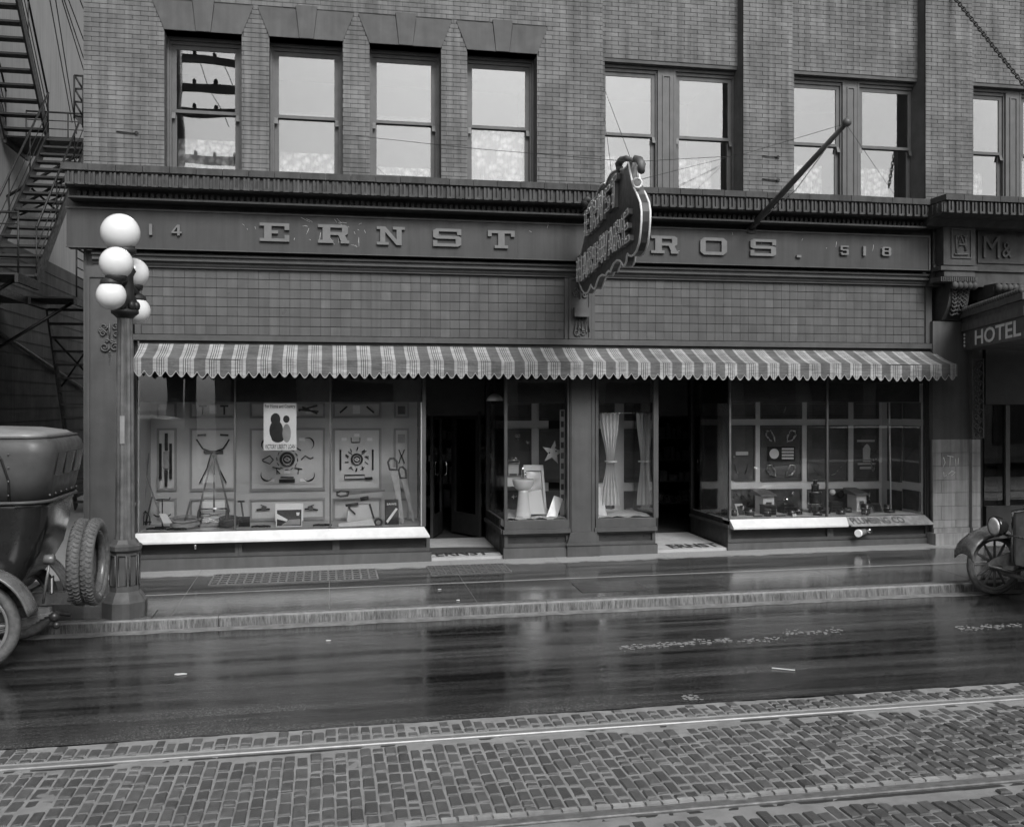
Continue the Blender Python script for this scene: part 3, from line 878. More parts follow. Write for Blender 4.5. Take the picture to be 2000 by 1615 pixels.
dn.box(-.013, .013, -.515, -.5, z_d0 + .012, z_d1 - .012); dn.box(-.040, .040, -.55, -.5, z_d0 - .02, z_d0 + .011)
dn = dn.mesh('dentil')
x = XC0 + .12
while x < XC1 - .05:
    link('dentil', dn, M['cornice'], cornice, (x, 0, 0)); x += .1315
sdn = MB(); x = XC0 + .15
while x < XC1 - .02:
    sdn.box(x, x + .045, -.335, -.27, z_s + .02, z_s + .085); x += .078
obj('small_dentils', sdn, M['soffit'], cornice)['kind'] = 'stuff'
# ------------------------------------------------------------------ sign board with raised letters
XB0, XB1 = XX(130, -.22), XX(1815, -.22)
bd = MB().box(XB0, XB1, -.22, 0, z_b0, z_b1)
board = obj('sign_board', bd, M['board'], bld)
obj('top_strip', MB().box(XB0, XX(1820, -.15), -.15, -.01, z_b1 + .005, z_s - .005), M['board'], board)
obj('top_bead', MB().box(XB0 - .01, XB1 + .01, -.238, -.2, z_b1 - .018, z_b1 + .004), M['paint'], board)
obj('bottom_bead', MB().box(XB0 - .01, XB1 + .01, -.232, -.2, z_b0 - .004, z_b0 + .008), M['paint'], board)
obj('end_bead', MB().box(XB1 - .018, XB1 + .012, -.236, -.2, z_b0 + .009, z_b1 - .019), M['paint'], board)
sx_ = XX(1012, -.22)
obj('seam', MB().box(sx_ - .006, sx_ + .006, -.2235, -.22, z_b0 + .01, z_b1 - .02), M['paintdk'], board)
sc_ = MB(); rs = random.Random(3)
for k in range(46):
    px = rs.uniform(560, 720) if k < 22 else rs.uniform(180, 1800)
    py = 404 + (px - 130) * .0318 + rs.uniform(12, 62)
    p = at(px, py, -.2205); a = rs.uniform(0, 3.14); L = rs.uniform(.02, .14) if k < 30 else rs.uniform(.01, .05)
    sc_.tube([p, p + Vector((L * .5 * math.cos(a), 0, L * .3 * math.sin(a) + .01)), p + Vector((L * math.cos(a), 0, L * math.sin(a)))], .0022, 4)
obj('paint_scratches', sc_, M['signline'], board)['kind'] = 'stuff'
def glyph(ch, table, fn, depth_dir, depth):
    mb = MB(); dv = Vector(depth_dir) * depth
    for poly in table[ch]:
        mb.slab([fn(u, v) for (u, v) in poly], -dv)
    return mb
def letter(ch, px0, px1, pyt, pyb, Y=-.262, name='letter'):
    a = at(px0, pyb, Y); b = at(px1, pyb, Y); c = at((px0 + px1) / 2, pyt, Y); zb = at((px0 + px1) / 2, pyb, Y).z
    fn = lambda u, v: Vector((a.x + (b.x - a.x) * u, Y, zb + (c.z - zb) * v))
    obj(name, glyph(ch, SLAB, fn, (0, -1, 0), .042), M['letter'], board)
for (ch, a, b, t, d) in (('E', 507, 565, 436, 471.5), ('R', 621, 681, 439, 475), ('N', 736, 791, 443, 478.5), ('S', 846, 901, 447, 481.5), ('T', 953, 1005.5, 450.5, 485),
                         ('B', 1170, 1222, 457, 490), ('R', 1272, 1324, 461, 495), ('O', 1368, 1420, 464.5, 498), ('S', 1466, 1516, 467.5, 500)):
    letter(ch, a, b, t, d)
for (ch, a, b, t, d) in (('5', 236, 254, 434, 455), ('1', 284, 304, 437.5, 459), ('4', 335, 355, 439, 460), ('.', 1550, 1572, 483, 503), ('5', 1642, 1658, 480, 498), ('1', 1680, 1698, 481, 499.5), ('8', 1723, 1741, 482.5, 500)):
    letter(ch, a, b, t, d, name='numeral' if ch != '.' else 'full_stop')
# ------------------------------------------------------------------ mouldings under the board, tile panels, beam
z_m0 = zc(539, -.04)
XM0, XM1 = XX(180, -.1), XX(1812, -.1)
zz = lambda py: zc(py, -.1)
obj('moulding', MB().prism([(0, z_b0 - .01), (-.06, z_b0 - .01), (-.06, zz(514)), (-.15, zz(515)), (-.15, zz(518.5)), (-.11, zz(520)), (-.11, zz(523.5)), (-.13, zz(524.5)), (-.13, zz(527)), (-.07, zz(530)), (-.07, zz(533)), (-.05, zz(536)), (-.05, z_m0), (0, z_m0)], 'x', XM0, XM1), M['paint'], bld)
zt1, zt0 = ZZ(540, .0), ZZ(661, .0)
def tiles(px0, px1, nc, lab):
    x0, x1 = XX(px0), XX(px1)
    t = obj('tile_panel', MB().box(x0, x1, .012, .06, zt0, zt1), M['grout'], bld, lab)
    cw, ch = (x1 - x0) / nc, (zt1 - zt0) / 7
    me = MB().box(-cw / 2 + .0022, cw / 2 - .0022, 0, .03, -ch / 2 + .0045, ch / 2 - .0045).mesh('tile')
    me2 = me.copy(); me2.materials.append(M['tilepale'])
    for i in range(nc):
        for j in range(7):
            o = link('tile', me2 if random.random() < .055 else me, M['tile'], t, (x0 + cw * (i + .5), random.uniform(-.001, .001), zt0 + ch * (j + .5)))
            o.rotation_euler = (random.uniform(-.010, .010), 0, random.uniform(-.010, .010))
tiles(276, 1102, 42, 'grid of square grey tiles left of the middle pilaster')
tiles(1161, 1806, 40, 'grid of square grey tiles right of the middle pilaster')
for (a, b) in ((264, 276), (1102, 1111), (1154, 1161), (1806, 1818)):
    obj('tile_frame', MB().box(XX(a), XX(b), -.03, .06, zt0, zt1), M['paint'], bld)
zbm1, zbm0 = ZZ(661.5, -.08), ZZ(672, -.08)
obj('beam', MB().box(XX(246, -.08), XX(1840, -.08), -.08, .25, zbm0, zbm1), M['paint'], bld)
obj('awning_recess', MB().box(XX(250), XX(1822), .18, .25, ZZ(740, .18), zbm0 - .002), M['soffit'], bld)

# ------------------------------------------------------------------ pilasters of the shop front
def scroll(mb, c, r, turns, sgn, y, t=.012, start=0):
    pts = []
    for i in range(30):
        a = start + sgn * turns * 6.283 * i / 29
        q = r * (1 - .8 * i / 29)
        pts.append((c[0] + q * math.cos(a), y, c[1] + q * math.sin(a)))
    mb.tube(pts, [t * (1 - .3 * i / 29) for i in range(30)], 6)
def ornament(par, px, spots, Y, s=1.0):
    for (py, kind) in spots:
        p = at(px, py, Y); mb = MB(); x, z = p.x, p.z
        if kind == 'scroll':
            for sg in (-1, 1):
                scroll(mb, (x + sg * .075 * s, z + .05 * s), .05 * s, 1.4, sg, Y)
                scroll(mb, (x + sg * .085 * s, z - .045 * s), .045 * s, 1.4, -sg, Y)
                scroll(mb, (x + sg * .12 * s, z + .0 * s), .028 * s, 1.2, sg, Y)
            mb.tube([(x, Y, z - .12 * s), (x, Y - .006, z), (x, Y, z + .12 * s)], [.006, .016, .006], 6)
        else:
            for sg in (-1, 1):
                scroll(mb, (x + sg * .065 * s, z), .062 * s, 1.5, sg, Y)
                scroll(mb, (x + sg * .03 * s, z + .085 * s), .026 * s, 1.2, -sg, Y)
            for q in range(6): mb.sphere((x, Y, z - (.07 + .03 * q) * s), .013 * s * (1 - q * .1), 8, 6)
        obj('scroll_ornament', mb, M['ironpaint'], par)
zg = -0.2
# left pilaster
xa, xb = XX(168, -.06), XX(256, -.06)
zp1 = ZZ(520, -.06, 215)
pl = obj('pilaster', MB().box(xa, xb, -.06, .3, zg, zp1), M['paint'], bld, 'broad left pilaster with scrolled ornament')
ring_ = ring(MB(), xa + .02, xb - .02, ZZ(1090, -.07, 215), ZZ(538, -.07, 215), -.082, -.061, .03, .03, .03, .03)
obj('raised_border', ring_, M['paint'], pl)
obj('side_mould', MB().box(xb, XX(262, -.02), -.03, .3, zg, ZZ(664, 0, 250)), M['paintdk'], pl)
obj('plinth', MB().box(xa - .03, xb + .03, -.10, .2, zg, ZZ(1085, -.1, 215)), M['paint'], pl)
ornament(pl, 214, [(560, 'scroll'), (645, 'scroll'), (678, 'leaf')], -.085, 1.0)
obj('wall_return', MB().box(XL, xa - .002, .0, .5, zg, z_b0), M['paint'], bld)
obj('frieze_return', MB().box(XL + .02, XX(262), .015, .3, zp1 + .002, z_b0), M['paint'], bld)
# middle pilaster: upper part above the awning, column below
xa, xb = XX(1111, -.04), XX(1154, -.04)
mp_ = obj('pilaster', MB().box(xa, xb, -.04, .1, zbm1 + .002, z_m0 - .002), M['paint'], bld, 'narrow middle pilaster above the awning')
obj('raised_border', ring(MB(), xa, xb, zbm1 + .01, z_m0 - .01, -.062, -.041, .035, .035, .02, .03), M['paint'], mp_)
ornament(mp_, 1133, [(572, 'scroll'), (650, 'leaf')], -.055, .8)
p = at(1134, 601, -.1); q = at(1134, 619, -.1)
obj('junction_box', MB().box(XX(1121, -.1), XX(1149, -.1), -.15, -.041, q.z, p.z), M['ironpaint'], mp_)
mb = MB()
for i in range(5):
    x = XX(1126 + i * 5, -.06)
    mb.tube([(x, -.07, q.z), (x + .01 * (i - 2), -.075, q.z - .1), (x + .02 * (i - 2), -.06, q.z - .22)], .007, 6)
obj('cables', mb, M['iron'], mp_)
xa, xb = XX(1114, -.03), XX(1162, -.03)
cl = obj('pilaster', MB().box(xa, xb, -.03, .3, zg, zbm0 - .002), M['paint'], bld, 'plain middle column below the awning')
obj('raised_border', ring(MB(), xa + .015, xb - .015, ZZ(1046, -.03), ZZ(735, -.03), -.045, -.031, .035, .035, .03, .03), M['paint'], cl)
zq = [ZZ(y, -.08) for y in (1043, 1052, 1060, 1066)]
obj('column_base', MB().prism([(xa - .01, zq[0]), (xb + .01, zq[0]), (xb + .03, zq[1]), (xb + .06, zq[3]), (xb + .06, zg), (xa - .06, zg), (xa - .06, zq[3]), (xa - .03, zq[1])], 'y', -.085, -.031), M['paint'], cl)
obj('base_cap', MB().box(xa - .075, xb + .075, -.105, -.086, ZZ(1069, -.1), ZZ(1064, -.1)), M['paint'], cl)

# ------------------------------------------------------------------ show windows
YG = 0.06                                  # plane of the plate glass
def post(px, z0, z1, par, wd=.035, m='paint', Y=YG, name='mullion'):
    x = XX(px, Y)
    return obj(name, MB().box(x - wd / 2, x + wd / 2, Y - .025, Y + .03, z0, z1), M[m], par)
def panel_back(par, px_cols, rows, Y, m_panel, m_rail, x0, x1, z0, z1, raised=True):
    """panelled back of a show window: rails are the ground, each panel its own piece"""
    bk = obj('display_back', MB().box(x0, x1, Y, Y + .05, z0, z1), M[m_rail], par)
    for (a, b) in px_cols:
        for (t, d) in rows:
            xa, xb = XX(a, Y), XX(b, Y); c = (a + b) / 2
            zt_, zd = ZZ(t, Y, c), ZZ(d, Y, c)
            if raised:
                mb = MB().box(xa + .004, xb - .004, Y - .010, Y, zd + .004, zt_ - .004)
            else:
                mb = ring(MB(), xa - .03, xb + .03, zd - .03, zt_ + .03, Y - .03, Y, .029, .029, .029, .029)
                mb.box(xa + .001, xb - .001, Y - .006, Y, zd + .001, zt_ - .001)
            p_ = obj('panel', mb, M[m_panel], bk)
            if raised: obj('panel_moulding', ring(MB(), xa - .03, xb + .03, zd - .03, zt_ + .03, Y - .035, Y, .03, .03, .03, .03), M['mould_shade'], bk)
    return bk
ZLAM = CZ + 0.005                           # foot of the dark board behind the top of the glass
# ---- left show window
xa, xb = XX(262, YG), XX(829, YG)
lw = obj('show_window', MB().box(xa, xb, YG - .03, YG + .06, .462, .478), M['paint'], bld, 'wide left show window full of tools')
zf1 = .478
obj('display_floor', MB().box(xa, xb, YG + .06, 1.06, .44, zf1), M['cream2'], lw)
for (a, b) in ((263.5, 457), (460.5, 643.5), (647, 823)):
    obj('pane', MB().box(XX(a, YG), XX(b, YG), YG, YG + .006, zf1, zbm0), M['pane_shop'], lw)
post(459, zf1, zbm0, lw, .024); post(645, zf1, zbm0, lw, .024)
post(265, zf1, zbm0, lw, .04, 'paintdk')
post(828, zf1, zbm0, lw, .05, 'paint'); post(823, zf1, 2.28, lw, .02, 'white', YG + .05, 'pale_corner_strip')
obj('lambrequin', MB().box(xa + .02, xb - .02, .20, .24, ZLAM, zbm0), M['soffit'], lw)
obj('display_ceiling', MB().box(xa + .02, xb - .02, .24, 1.06, ZLAM + .3, ZLAM + .33), M['room'], lw)
colsL = [(311, 341), (375, 457), (492, 631), (654, 741), (773, 795)]
panel_back(lw, colsL, [(789, 813), (840, 954), (977, 1011)], 1.0, 'cream', 'cream2', xa + .02, xb - .02, zf1, ZLAM + .3)
obj('side_panel', MB().box(xa + .021, xa + .06, .1, 1.0, zf1, ZLAM + .3), M['cream2'], lw)
obj('side_pane', MB().box(xb - .012, xb - .006, .1, 1.0, zf1, zbm0), M['pane_shop'], lw)
# sill: pale sloping slab
def sill(par, pxa, pxb, m, x_ext=.07):
    a, b = XX(pxa, .03), XX(pxb, .03)
    mb = MB()
    pr = [(.03, .474), (-.13, .362), (-.13, .338), (.03, .338)]
    for X_, ex in ((a, -x_ext), (b, x_ext)):
        for (y, z) in pr:
            mb.v.append((X_ + (ex if y < 0 else 0), y, z))
    for k in range(4): mb.f.append([k, (k + 1) % 4, 4 + (k + 1) % 4, 4 + k]); mb.sm.append(False)
    mb.f += [[3, 2, 1, 0], [4, 5, 6, 7]]; mb.sm += [False, False]
    return obj('sill', mb, m, par)
silm = mat('white_sill_enamel', 0.52, 0.35, 0.06, 3, streak=0.08)
sill(lw, 266, 828, silm)
def bulkhead(par, xa, xb, ztop, bays, Y=.03, base=.11, m='paint'):
    bk = obj('bulkhead', MB().box(xa, xb, Y + .03, Y + .3, zg, ztop), M['paintdk'], par)
    n = bays
    ww = (xb - xa) / n
    for i in range(n):
        a, b = xa + ww * i, xa + ww * (i + 1)
        obj('bulkhead_panel', ring(MB(), a + .001, b - .001, base + .012, ztop - .002, Y - .01, Y + .029, .05, .05, .05, .035), M[m], bk)
    obj('plinth', MB().box(xa - .02, xb + .02, Y - .05, Y + .028, zg, base), M['stone_trim'], bk)
    obj('plinth_cap', MB().box(xa - .02, xb + .02, Y - .035, Y + .027, base + .001, base + .011), M['paintdk'], bk)
    return bk
bulkhead(lw, XX(268), XX(840), .337, 3)
p = at(381, 1066, -.1)
obj('drain_tap', MB().tube([(p.x, .0, p.z), (p.x, -.06, p.z), (p.x, -.08, p.z - .05)], .014, 8).sphere((p.x, -.08, p.z), .02, 8, 6), M['steel'], lw)
# awning crank rod on the left jamb
t = thing('awning_crank', 'thin awning crank rod hanging down the left shop jamb', 'crank', tuple(at(259, 985, -.08)))
a, b = at(261, 700, -.08), at(261, 985, -.08)
obj('rod', MB().tube([a, b], .010, 6), M['ironlt'], t)
obj('gear', MB().lathe([(.012, -.02), (.035, -.015), (.035, .015), (.012, .02)], b, 14, 'y').tube([b, b + Vector((0, 0, -.05))], .015, 6), M['ironlt'], t)

# ---- centre show windows
def centre(pa, pb, side_px, lab, depth=1.6):
    xa, xb = XX(pa, .0), XX(pb, .0)
    wn = obj('show_window', MB().box(xa, xb, -.02, .05, .405, .53), M['paint'], bld, lab)
    zf = .531
    obj('ledge', MB().box(xa - .03, xb + .0, -.075, .05, .345, .404), M['paint'], wn)
    bulkhead(wn, xa, xb, .344, 1, 0.0, .13)
    obj('display_floor', MB().box(xa, xb, .05, 1.6, .44, zf), M['cream2'], wn)
    obj('pane', MB().box(xa + .045, xb - .02, .02, .026, zf, zbm0), M['pane_shop'], wn)
    obj('corner_post', MB().box(xa, xa + .045, -.01, .05, zf, zbm0), M['paint'], wn)
    obj('post', MB().box(xb - .03, xb - .001, -.01, .05, zf, zbm0), M['paint'], wn)
    return wn, xa, xb, zf
c1, c1a, c1b, zf2 = centre(985, 1112, 950, 'small show window with wash basins left of the middle column')
obj('side_pane', MB().box(c1a + .01, c1a + .016, .05, 1.55, zf2, zbm0), M['pane_shop'], c1)
obj('side_bulkhead', MB().box(c1a - .02, c1a + .03, .301, 1.62, zg, .53), M['paintdk'], c1)
obj('side_ledge', MB().box(c1a - .05, c1a - .021, .0, 1.62, .345, .404), M['paint'], c1)
obj('back_post', MB().box(c1a - .02, c1a + .06, 1.56, 1.64, .53, zbm0), M['paintdk'], c1)
obj('lambrequin', MB().box(c1a + .05, c1b - .03, .16, .2, ZLAM - .02, zbm0), M['soffit'], c1)
obj('lambrequin', MB().box(c1a + .04, c1a + .08, .2, 1.5, ZLAM - .03, zbm0), M['soffit'], c1)
panel_back(c1, [(968, 984), (992, 1034), (1056, 1098)], [(790, 818), (841, 938), (962, 996)], 1.5, 'felt', 'greyrail', c1a + .04, c1b + .02, zf2, ZLAM + .4, False)
c2, c2a, c2b, zf3 = centre(1163, 1280, None, 'small show window with draped curtains right of the middle column')
obj('far_post', MB().box(c2b - .0, c2b + .045, -.01, .06, zf3, zbm0), M['paint'], c2)
obj('side_pane', MB().box(c2b + .01, c2b + .016, .07, 1.55, zf3, zbm0), M['pane_shop'], c2)
obj('lambrequin', MB().box(c2a + .05, c2b - .03, .16, .2, ZLAM - .02, zbm0), M['soffit'], c2)
panel_back(c2, [(1168, 1196), (1222, 1262)], [(790, 818), (841, 938), (962, 996)], 1.2, 'felt', 'greyrail', c2a, c2b + .02, zf3, ZLAM + .4, False)
for wn, a, b in ((c1, c1a, c1b), (c2, c2a, c2b)):      # little round vents in the bulkheads
    for k in range(3):
        x = a + (b - a) * (.17 + .32 * k)
        obj('vent_hole', MB().lathe([(.016, -.004), (.016, 0)], (x, -.008 + .04, .255), 10, 'y'), M['black'], wn)
# ---- right show window
xa, xb = XX(1425, YG), XX(1808, YG)
rw = obj('show_window', MB().box(xa, xb, YG - .03, YG + .06, .462, .476), M['paint'], bld, 'wide right show window with dark panels and stacked tins')
zf4 = .476
obj('display_floor', MB().box(xa, xb, YG + .06, 1.7, .44, zf4), M['greyrail'], rw)
for (a, b) in ((1427, 1612), (1618, 1803)):
    obj('pane', MB().box(XX(a, YG), XX(b, YG), YG, YG + .006, zf4, zbm0), M['pane_shop'], rw)
post(1615, zf4, zbm0, rw, .03); post(1425, zf4, zbm0, rw, .03, 'ironlt'); post(1808, zf4, zbm0, rw, .05, 'paintdk')
obj('side_pane', MB().box(xa - .003, xa + .003, YG + .05, 1.62, zf4, zbm0), M['pane_shop'], rw)
obj('side_bulkhead', MB().box(xa - .02, xa + .03, .332, 1.68, zg, .46), M['paintdk'], rw)
obj('side_ledge', MB().box(xa - .05, xa - .021, .0, 1.66, .345, .39), M['paint'], rw)
obj('back_post', MB().box(xa - .03, xa + .05, 1.62, 1.70, .461, zbm0), M['paintdk'], rw)
obj('lambrequin', MB().box(xa + .02, xb - .02, .20, .24, ZLAM, zbm0), M['soffit'], rw)
obj('lambrequin', MB().box(xa + .02, xa + .06, .24, 1.55, ZLAM - .02, zbm0), M['soffit'], rw)
obj('display_ceiling', MB().box(xa + .06, xb - .02, .24, 1.65, ZLAM + .3, ZLAM + .33), M['room'], rw)
colsR = [(1372, 1396), (1430, 1471), (1488, 1562), (1579, 1652), (1670, 1712)]
panel_back(rw, colsR, [(789, 815), (834, 936), (958, 990)], 1.3, 'felt', 'greyrail', xa + .01, xb - .021, zf4, ZLAM + .3, False)
spn = obj('side_panel', MB().box(xb - .02, xb + .0, .1, 1.3, zf4, ZLAM + .3), M['greyrail'], rw)
for (a_, b_) in ((1737, 1760), (1767, 1797)):
    for (t_, d_) in ((789, 815), (834, 936), (958, 990)):
        p_, q_ = atX(a_, t_, xb - .021), atX(b_, d_, xb - .021)
        pp = MB(); zz0 = atX(a_, d_, xb - .021).z
        pp.box(xb - .026, xb - .021, q_.y, p_.y, zz0, p_.z)
        for (y0_, y1_, z0_, z1_) in ((q_.y - .025, q_.y, zz0 - .025, p_.z + .025), (p_.y, p_.y + .025, zz0 - .025, p_.z + .025), (q_.y, p_.y, p_.z, p_.z + .025), (q_.y, p_.y, zz0 - .025, zz0)):
            pp.box(xb - .05, xb - .021, y0_, y1_, z0_, z1_)
        obj('panel', pp, M['felt'], spn)
rsm = mat('polished_sill_metal', 0.34, 0.2, 0.2, 5, 0.05, 12, 0.5, metal=0.25, streak=0.3)
sill(rw, 1425, 1652, silm, .0)
rsill = sill(rw, 1653, 1806, rsm, .05)
bulkhead(rw, XX(1423), XX(1815), .337, 2)
def sl(u, v, d):
    a, b = at(1662, 1020, -.05).x, at(1765, 1020, -.05).x
    y = -.115 + .12 * v
    return Vector((a + (b - a) * u + (v - .5) * -.02, y - d * .57, .372 + (y + .115) * .7 + d * .82 + .003))
lettering('engraved_lettering', 'PLUMBING CO', mat('engraving', 0.06, 0.4), rsill, sl, .002)
# brass fire hose inlet under the right sill
p, q = at(1677, 1041, -.16), at(1692, 1037, -.02)
t = thing('hose_inlet', 'nickelled round hose inlet sticking out under the right sill', 'valve', tuple(q))
obj('pipe', MB().tube([q, (p + q) / 2, p], [.045, .05, .055], 14), M['railside'], t)
dv = (p - q).normalized()
obj('cap', MB().tube([p - dv * .01, p + dv * .025], [.062, .058], 16), M['enamel'], t)
p2 = at(1697, 1036, -.10)
obj('side_cap', MB().tube([q, p2, p2 + Vector((.02, -.03, 0))], [.03, .04, .04], 12), M['chrome'], t)

# ---- doorways
def doorway(pa, pb, pxin0, pxin1, lab):
    x0, x1 = XX(pa, .0), XX(pb, .0)
    dw = obj('doorway', MB().box(x0, x1, 1.7, 1.78, ZZ(812, 1.7, (pa + pb) / 2), zbm0 + .4), M['paintdk'], bld, lab)
    fl = MB()
    z = .035
    fl.hexa([(x0, 0.02, zg), (x1, 0.02, zg), (x1, 1.7, zg), (x0, 1.7, zg), (x0, .02, z + .0063 * x0 - .03), (x1, .02, z + .0063 * x1 - .03), (x1, 1.7, z + .03), (x0, 1.7, z + .03)])
    f_ = obj('entry_floor', fl, M['mosaic'], dw)
    return dw, f_, x0, x1
def entry_text(par, body, a, b):
    def fn(u, v, d):
        x = a + (b - a) * u; y = .12 + .34 * v
        return Vector((x, y, .007 + .0063 * x + (y - .02) * (.058 - .0063 * x) / 1.68 + .004 + d))
    lettering('mosaic_lettering', body, M['mosaicdk'], par, fn, .002)
d1, f1, da, db = doorway(842, 982, 0, 0, 'dark left doorway with a mosaic threshold')
d2, f2, dc, dd = doorway(1284, 1421, 0, 0, 'dark right doorway with a mosaic threshold')
entry_text(f1, 'ERNST', XX(850, .3), XX(953, .3)); entry_text(f2, 'ERNST', XX(1306, .3), XX(1400, .3))
def door(par, x, y, ang, wd, h, z0, handle=1):
    """glazed door leaf hinged at (x, y), swung by ang"""
    c, s_ = math.cos(ang), math.sin(ang)
    P = lambda u, t, z: (x + u * c - t * s_, y + u * s_ + t * c, z)
    def bx(mb, u0, u1, t0, t1, za, zb):
        mb.hexa([P(u0, t0, za), P(u1, t0, za), P(u1, t1, za), P(u0, t1, za), P(u0, t0, zb), P(u1, t0, zb), P(u1, t1, zb), P(u0, t1, zb)])
    mb = MB()
    bx(mb, 0, .11, 0, .045, z0, z0 + h); bx(mb, wd - .11, wd, 0, .045, z0, z0 + h)
    bx(mb, .111, wd - .111, 0, .045, z0, z0 + .35); bx(mb, .111, wd - .111, 0, .045, z0 + h - .13, z0 + h)
    d = obj('door', mb, M['paintdk'], par)
    g = MB(); bx(g, .111, wd - .111, .02, .026, z0 + .351, z0 + h - .131); obj('pane', g, M['pane_dark'], d)
    hb = MB()
    hb.tube([P(wd - .05, -.0, z0 + .95), P(wd - .05, -.07, z0 + .98), P(wd - .05, -.08, z0 + 1.08), P(wd - .05, -.07, z0 + 1.18), P(wd - .05, 0, z0 + 1.21)], .011, 8)
    obj('door_pull', hb, M['chrome'], d)
zd = .08
door(d1, XX(940, 1.7), 1.70, R(115), .85, 2.05, zd)
door(d1, XX(846, 1.7), 1.72, R(72), .80, 2.05, zd)
door(d2, XX(1286, 1.7), 1.72, R(80), .75, 2.05, zd)
# the shop's deep dark inside
si = MB()
sx0, sx1 = XX(262), XX(1822)
for quad in ([(sx0, 9, zg), (sx1, 9, zg), (sx1, 9, 4), (sx0, 9, 4)], [(sx0, .3, .04), (sx1, .3, .04), (sx1, 9, .04), (sx0, 9, .04)],
             [(sx0, .25, 3.9), (sx1, .25, 3.9), (sx1, 9, 3.9), (sx0, 9, 3.9)], [(sx0, .3, zg), (sx0, 9, zg), (sx0, 9, 4), (sx0, .3, 4)], [(sx1, .3, zg), (sx1, 9, zg), (sx1, 9, 4), (sx1, .3, 4)]):
    si.add(quad, [(0, 1, 2, 3)])
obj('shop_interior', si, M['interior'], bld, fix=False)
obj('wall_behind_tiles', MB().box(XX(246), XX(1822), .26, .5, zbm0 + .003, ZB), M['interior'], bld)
# shelving and stock faintly seen through the doors
for (px, Y, lab) in ((880, 4.2, 'left'), (1315, 4.0, 'right')):
    c = XX(px, Y)
    t = thing('store_shelf', f'dim stocked shelves deep inside the {lab} doorway', 'shelf', (c, Y, .04))
    mb = MB().box(c - .9, c - .86, Y, Y + .4, .04, 2.4).box(c + .86, c + .9, Y, Y + .4, .04, 2.4)
    obj('shelf_frame', mb, M['wooddk'], t)
    for k in range(5):
        obj('shelf_board', MB().box(c - .859, c + .859, Y, Y + .4, .3 + .42 * k, .33 + .42 * k), M['wooddk'], t)
        s_ = MB(); x = c - .8
        while x < c + .75:
            w_ = random.uniform(.06, .18); s_.box(x, x + w_, Y + .05, Y + .3, .331 + .42 * k, .331 + .42 * k + random.uniform(.1, .3)); x += w_ + .03
        obj('stock', s_, random.choice([M['ironlt'], M['wood'], M['steel']]), t)['kind'] = 'stuff'
# ------------------------------------------------------------------ right-hand pier and the hotel entrance
hot = thing('hotel_entrance', 'carved stone hotel entrance bay at the right end of the building', 'entrance', (10, -.2, 0))
xa, xm, xb = XX(1822, -.10), XX(1893, -.10), XX(1925, -.30)
zst = ZZ(858, -.1, 1860)
jm = obj('jamb', MB().box(XX(1808, .05), xa, .0, .3, zg, zbm0), M['paintdk'], hot)
pr = obj('pier', MB().box(xa, xm, -.10, .3, zst + .002, ZZ(628, -.1, 1860)), M['plaster'], hot, 'grey plastered pier above the stone blocks')
pr2 = obj('pier', MB().box(xm + .002, xb, -.16, .3, zst + .002, ZZ(655, -.2, 1905)), M['plaster'], hot, 'darker inner pier beside the hotel door')
ph = obj('pier_core', MB().box(xa + .02, xb - .02, -.08, .3, zg, zst), M['mortar'], hot)
ys = [858, 884, 910, 937, 962, 988, 1015, 1030]
zrow = [ZZ(y, -.1, 1860) for y in ys] + [ZZ(1040, -.1, 1860)]
for i in range(len(ys)):
    z1, z0 = zrow[i], zrow[i + 1] + .005
    cut = xa + (xm - xa) * (.22 if i % 2 else .62)
    ex = 0.02 if i == 7 else 0.0
    for (a, b, y) in ((xa, cut - .003, -.11), (cut + .003, xm - .003, -.11), (xm, xb, -.175)):
        obj('stone_block', MB().box(a, b, y - ex, -.07, z0, z1), M['granite'], ph)
obj('plinth', MB().box(xa - .03, xb + .03, -.22, .1, zg, ZZ(1041, -.2, 1860)), M['granite'], ph)
for (px, Y, nm) in ((1856, -.112, 0),):
    mb = MB()
    for (pts) in ([(1843, 893), (1846, 903), (1842, 912)], [(1850, 890), (1862, 892)], [(1856, 891), (1855, 913)], [(1866, 896), (1867, 910)], [(1872, 894), (1871, 908)], [(1843, 922), (1844, 931), (1849, 928)], [(1852, 926), (1859, 920), (1866, 922), (1858, 929)]):
        mb.tube([at(a, b, -.113) for (a, b) in pts], .0045, 5)
    obj('chalk_marks', mb, M['greyrail'], ph)
# ornate strip on the inner pier
ov = MB()
za, zb_ = ZZ(856, -.17, 1908), ZZ(700, -.17, 1908)
xo0, xo1 = XX(1898, -.17), XX(1921, -.17)
ring(ov, xo0, xo1, za, zb_, -.185, -.161, .02, .02, .02, .02)
z = za + .05; k = 0
while z < zb_ - .05:
    scroll(ov, ((xo0 + xo1) / 2 + (.03 if k % 2 else -.03), z), .05, 1.3, 1 if k % 2 else -1, -.175, .014)
    z += .075; k += 1
obj('foliage_strip', ov, M['ironpaint'], hot)
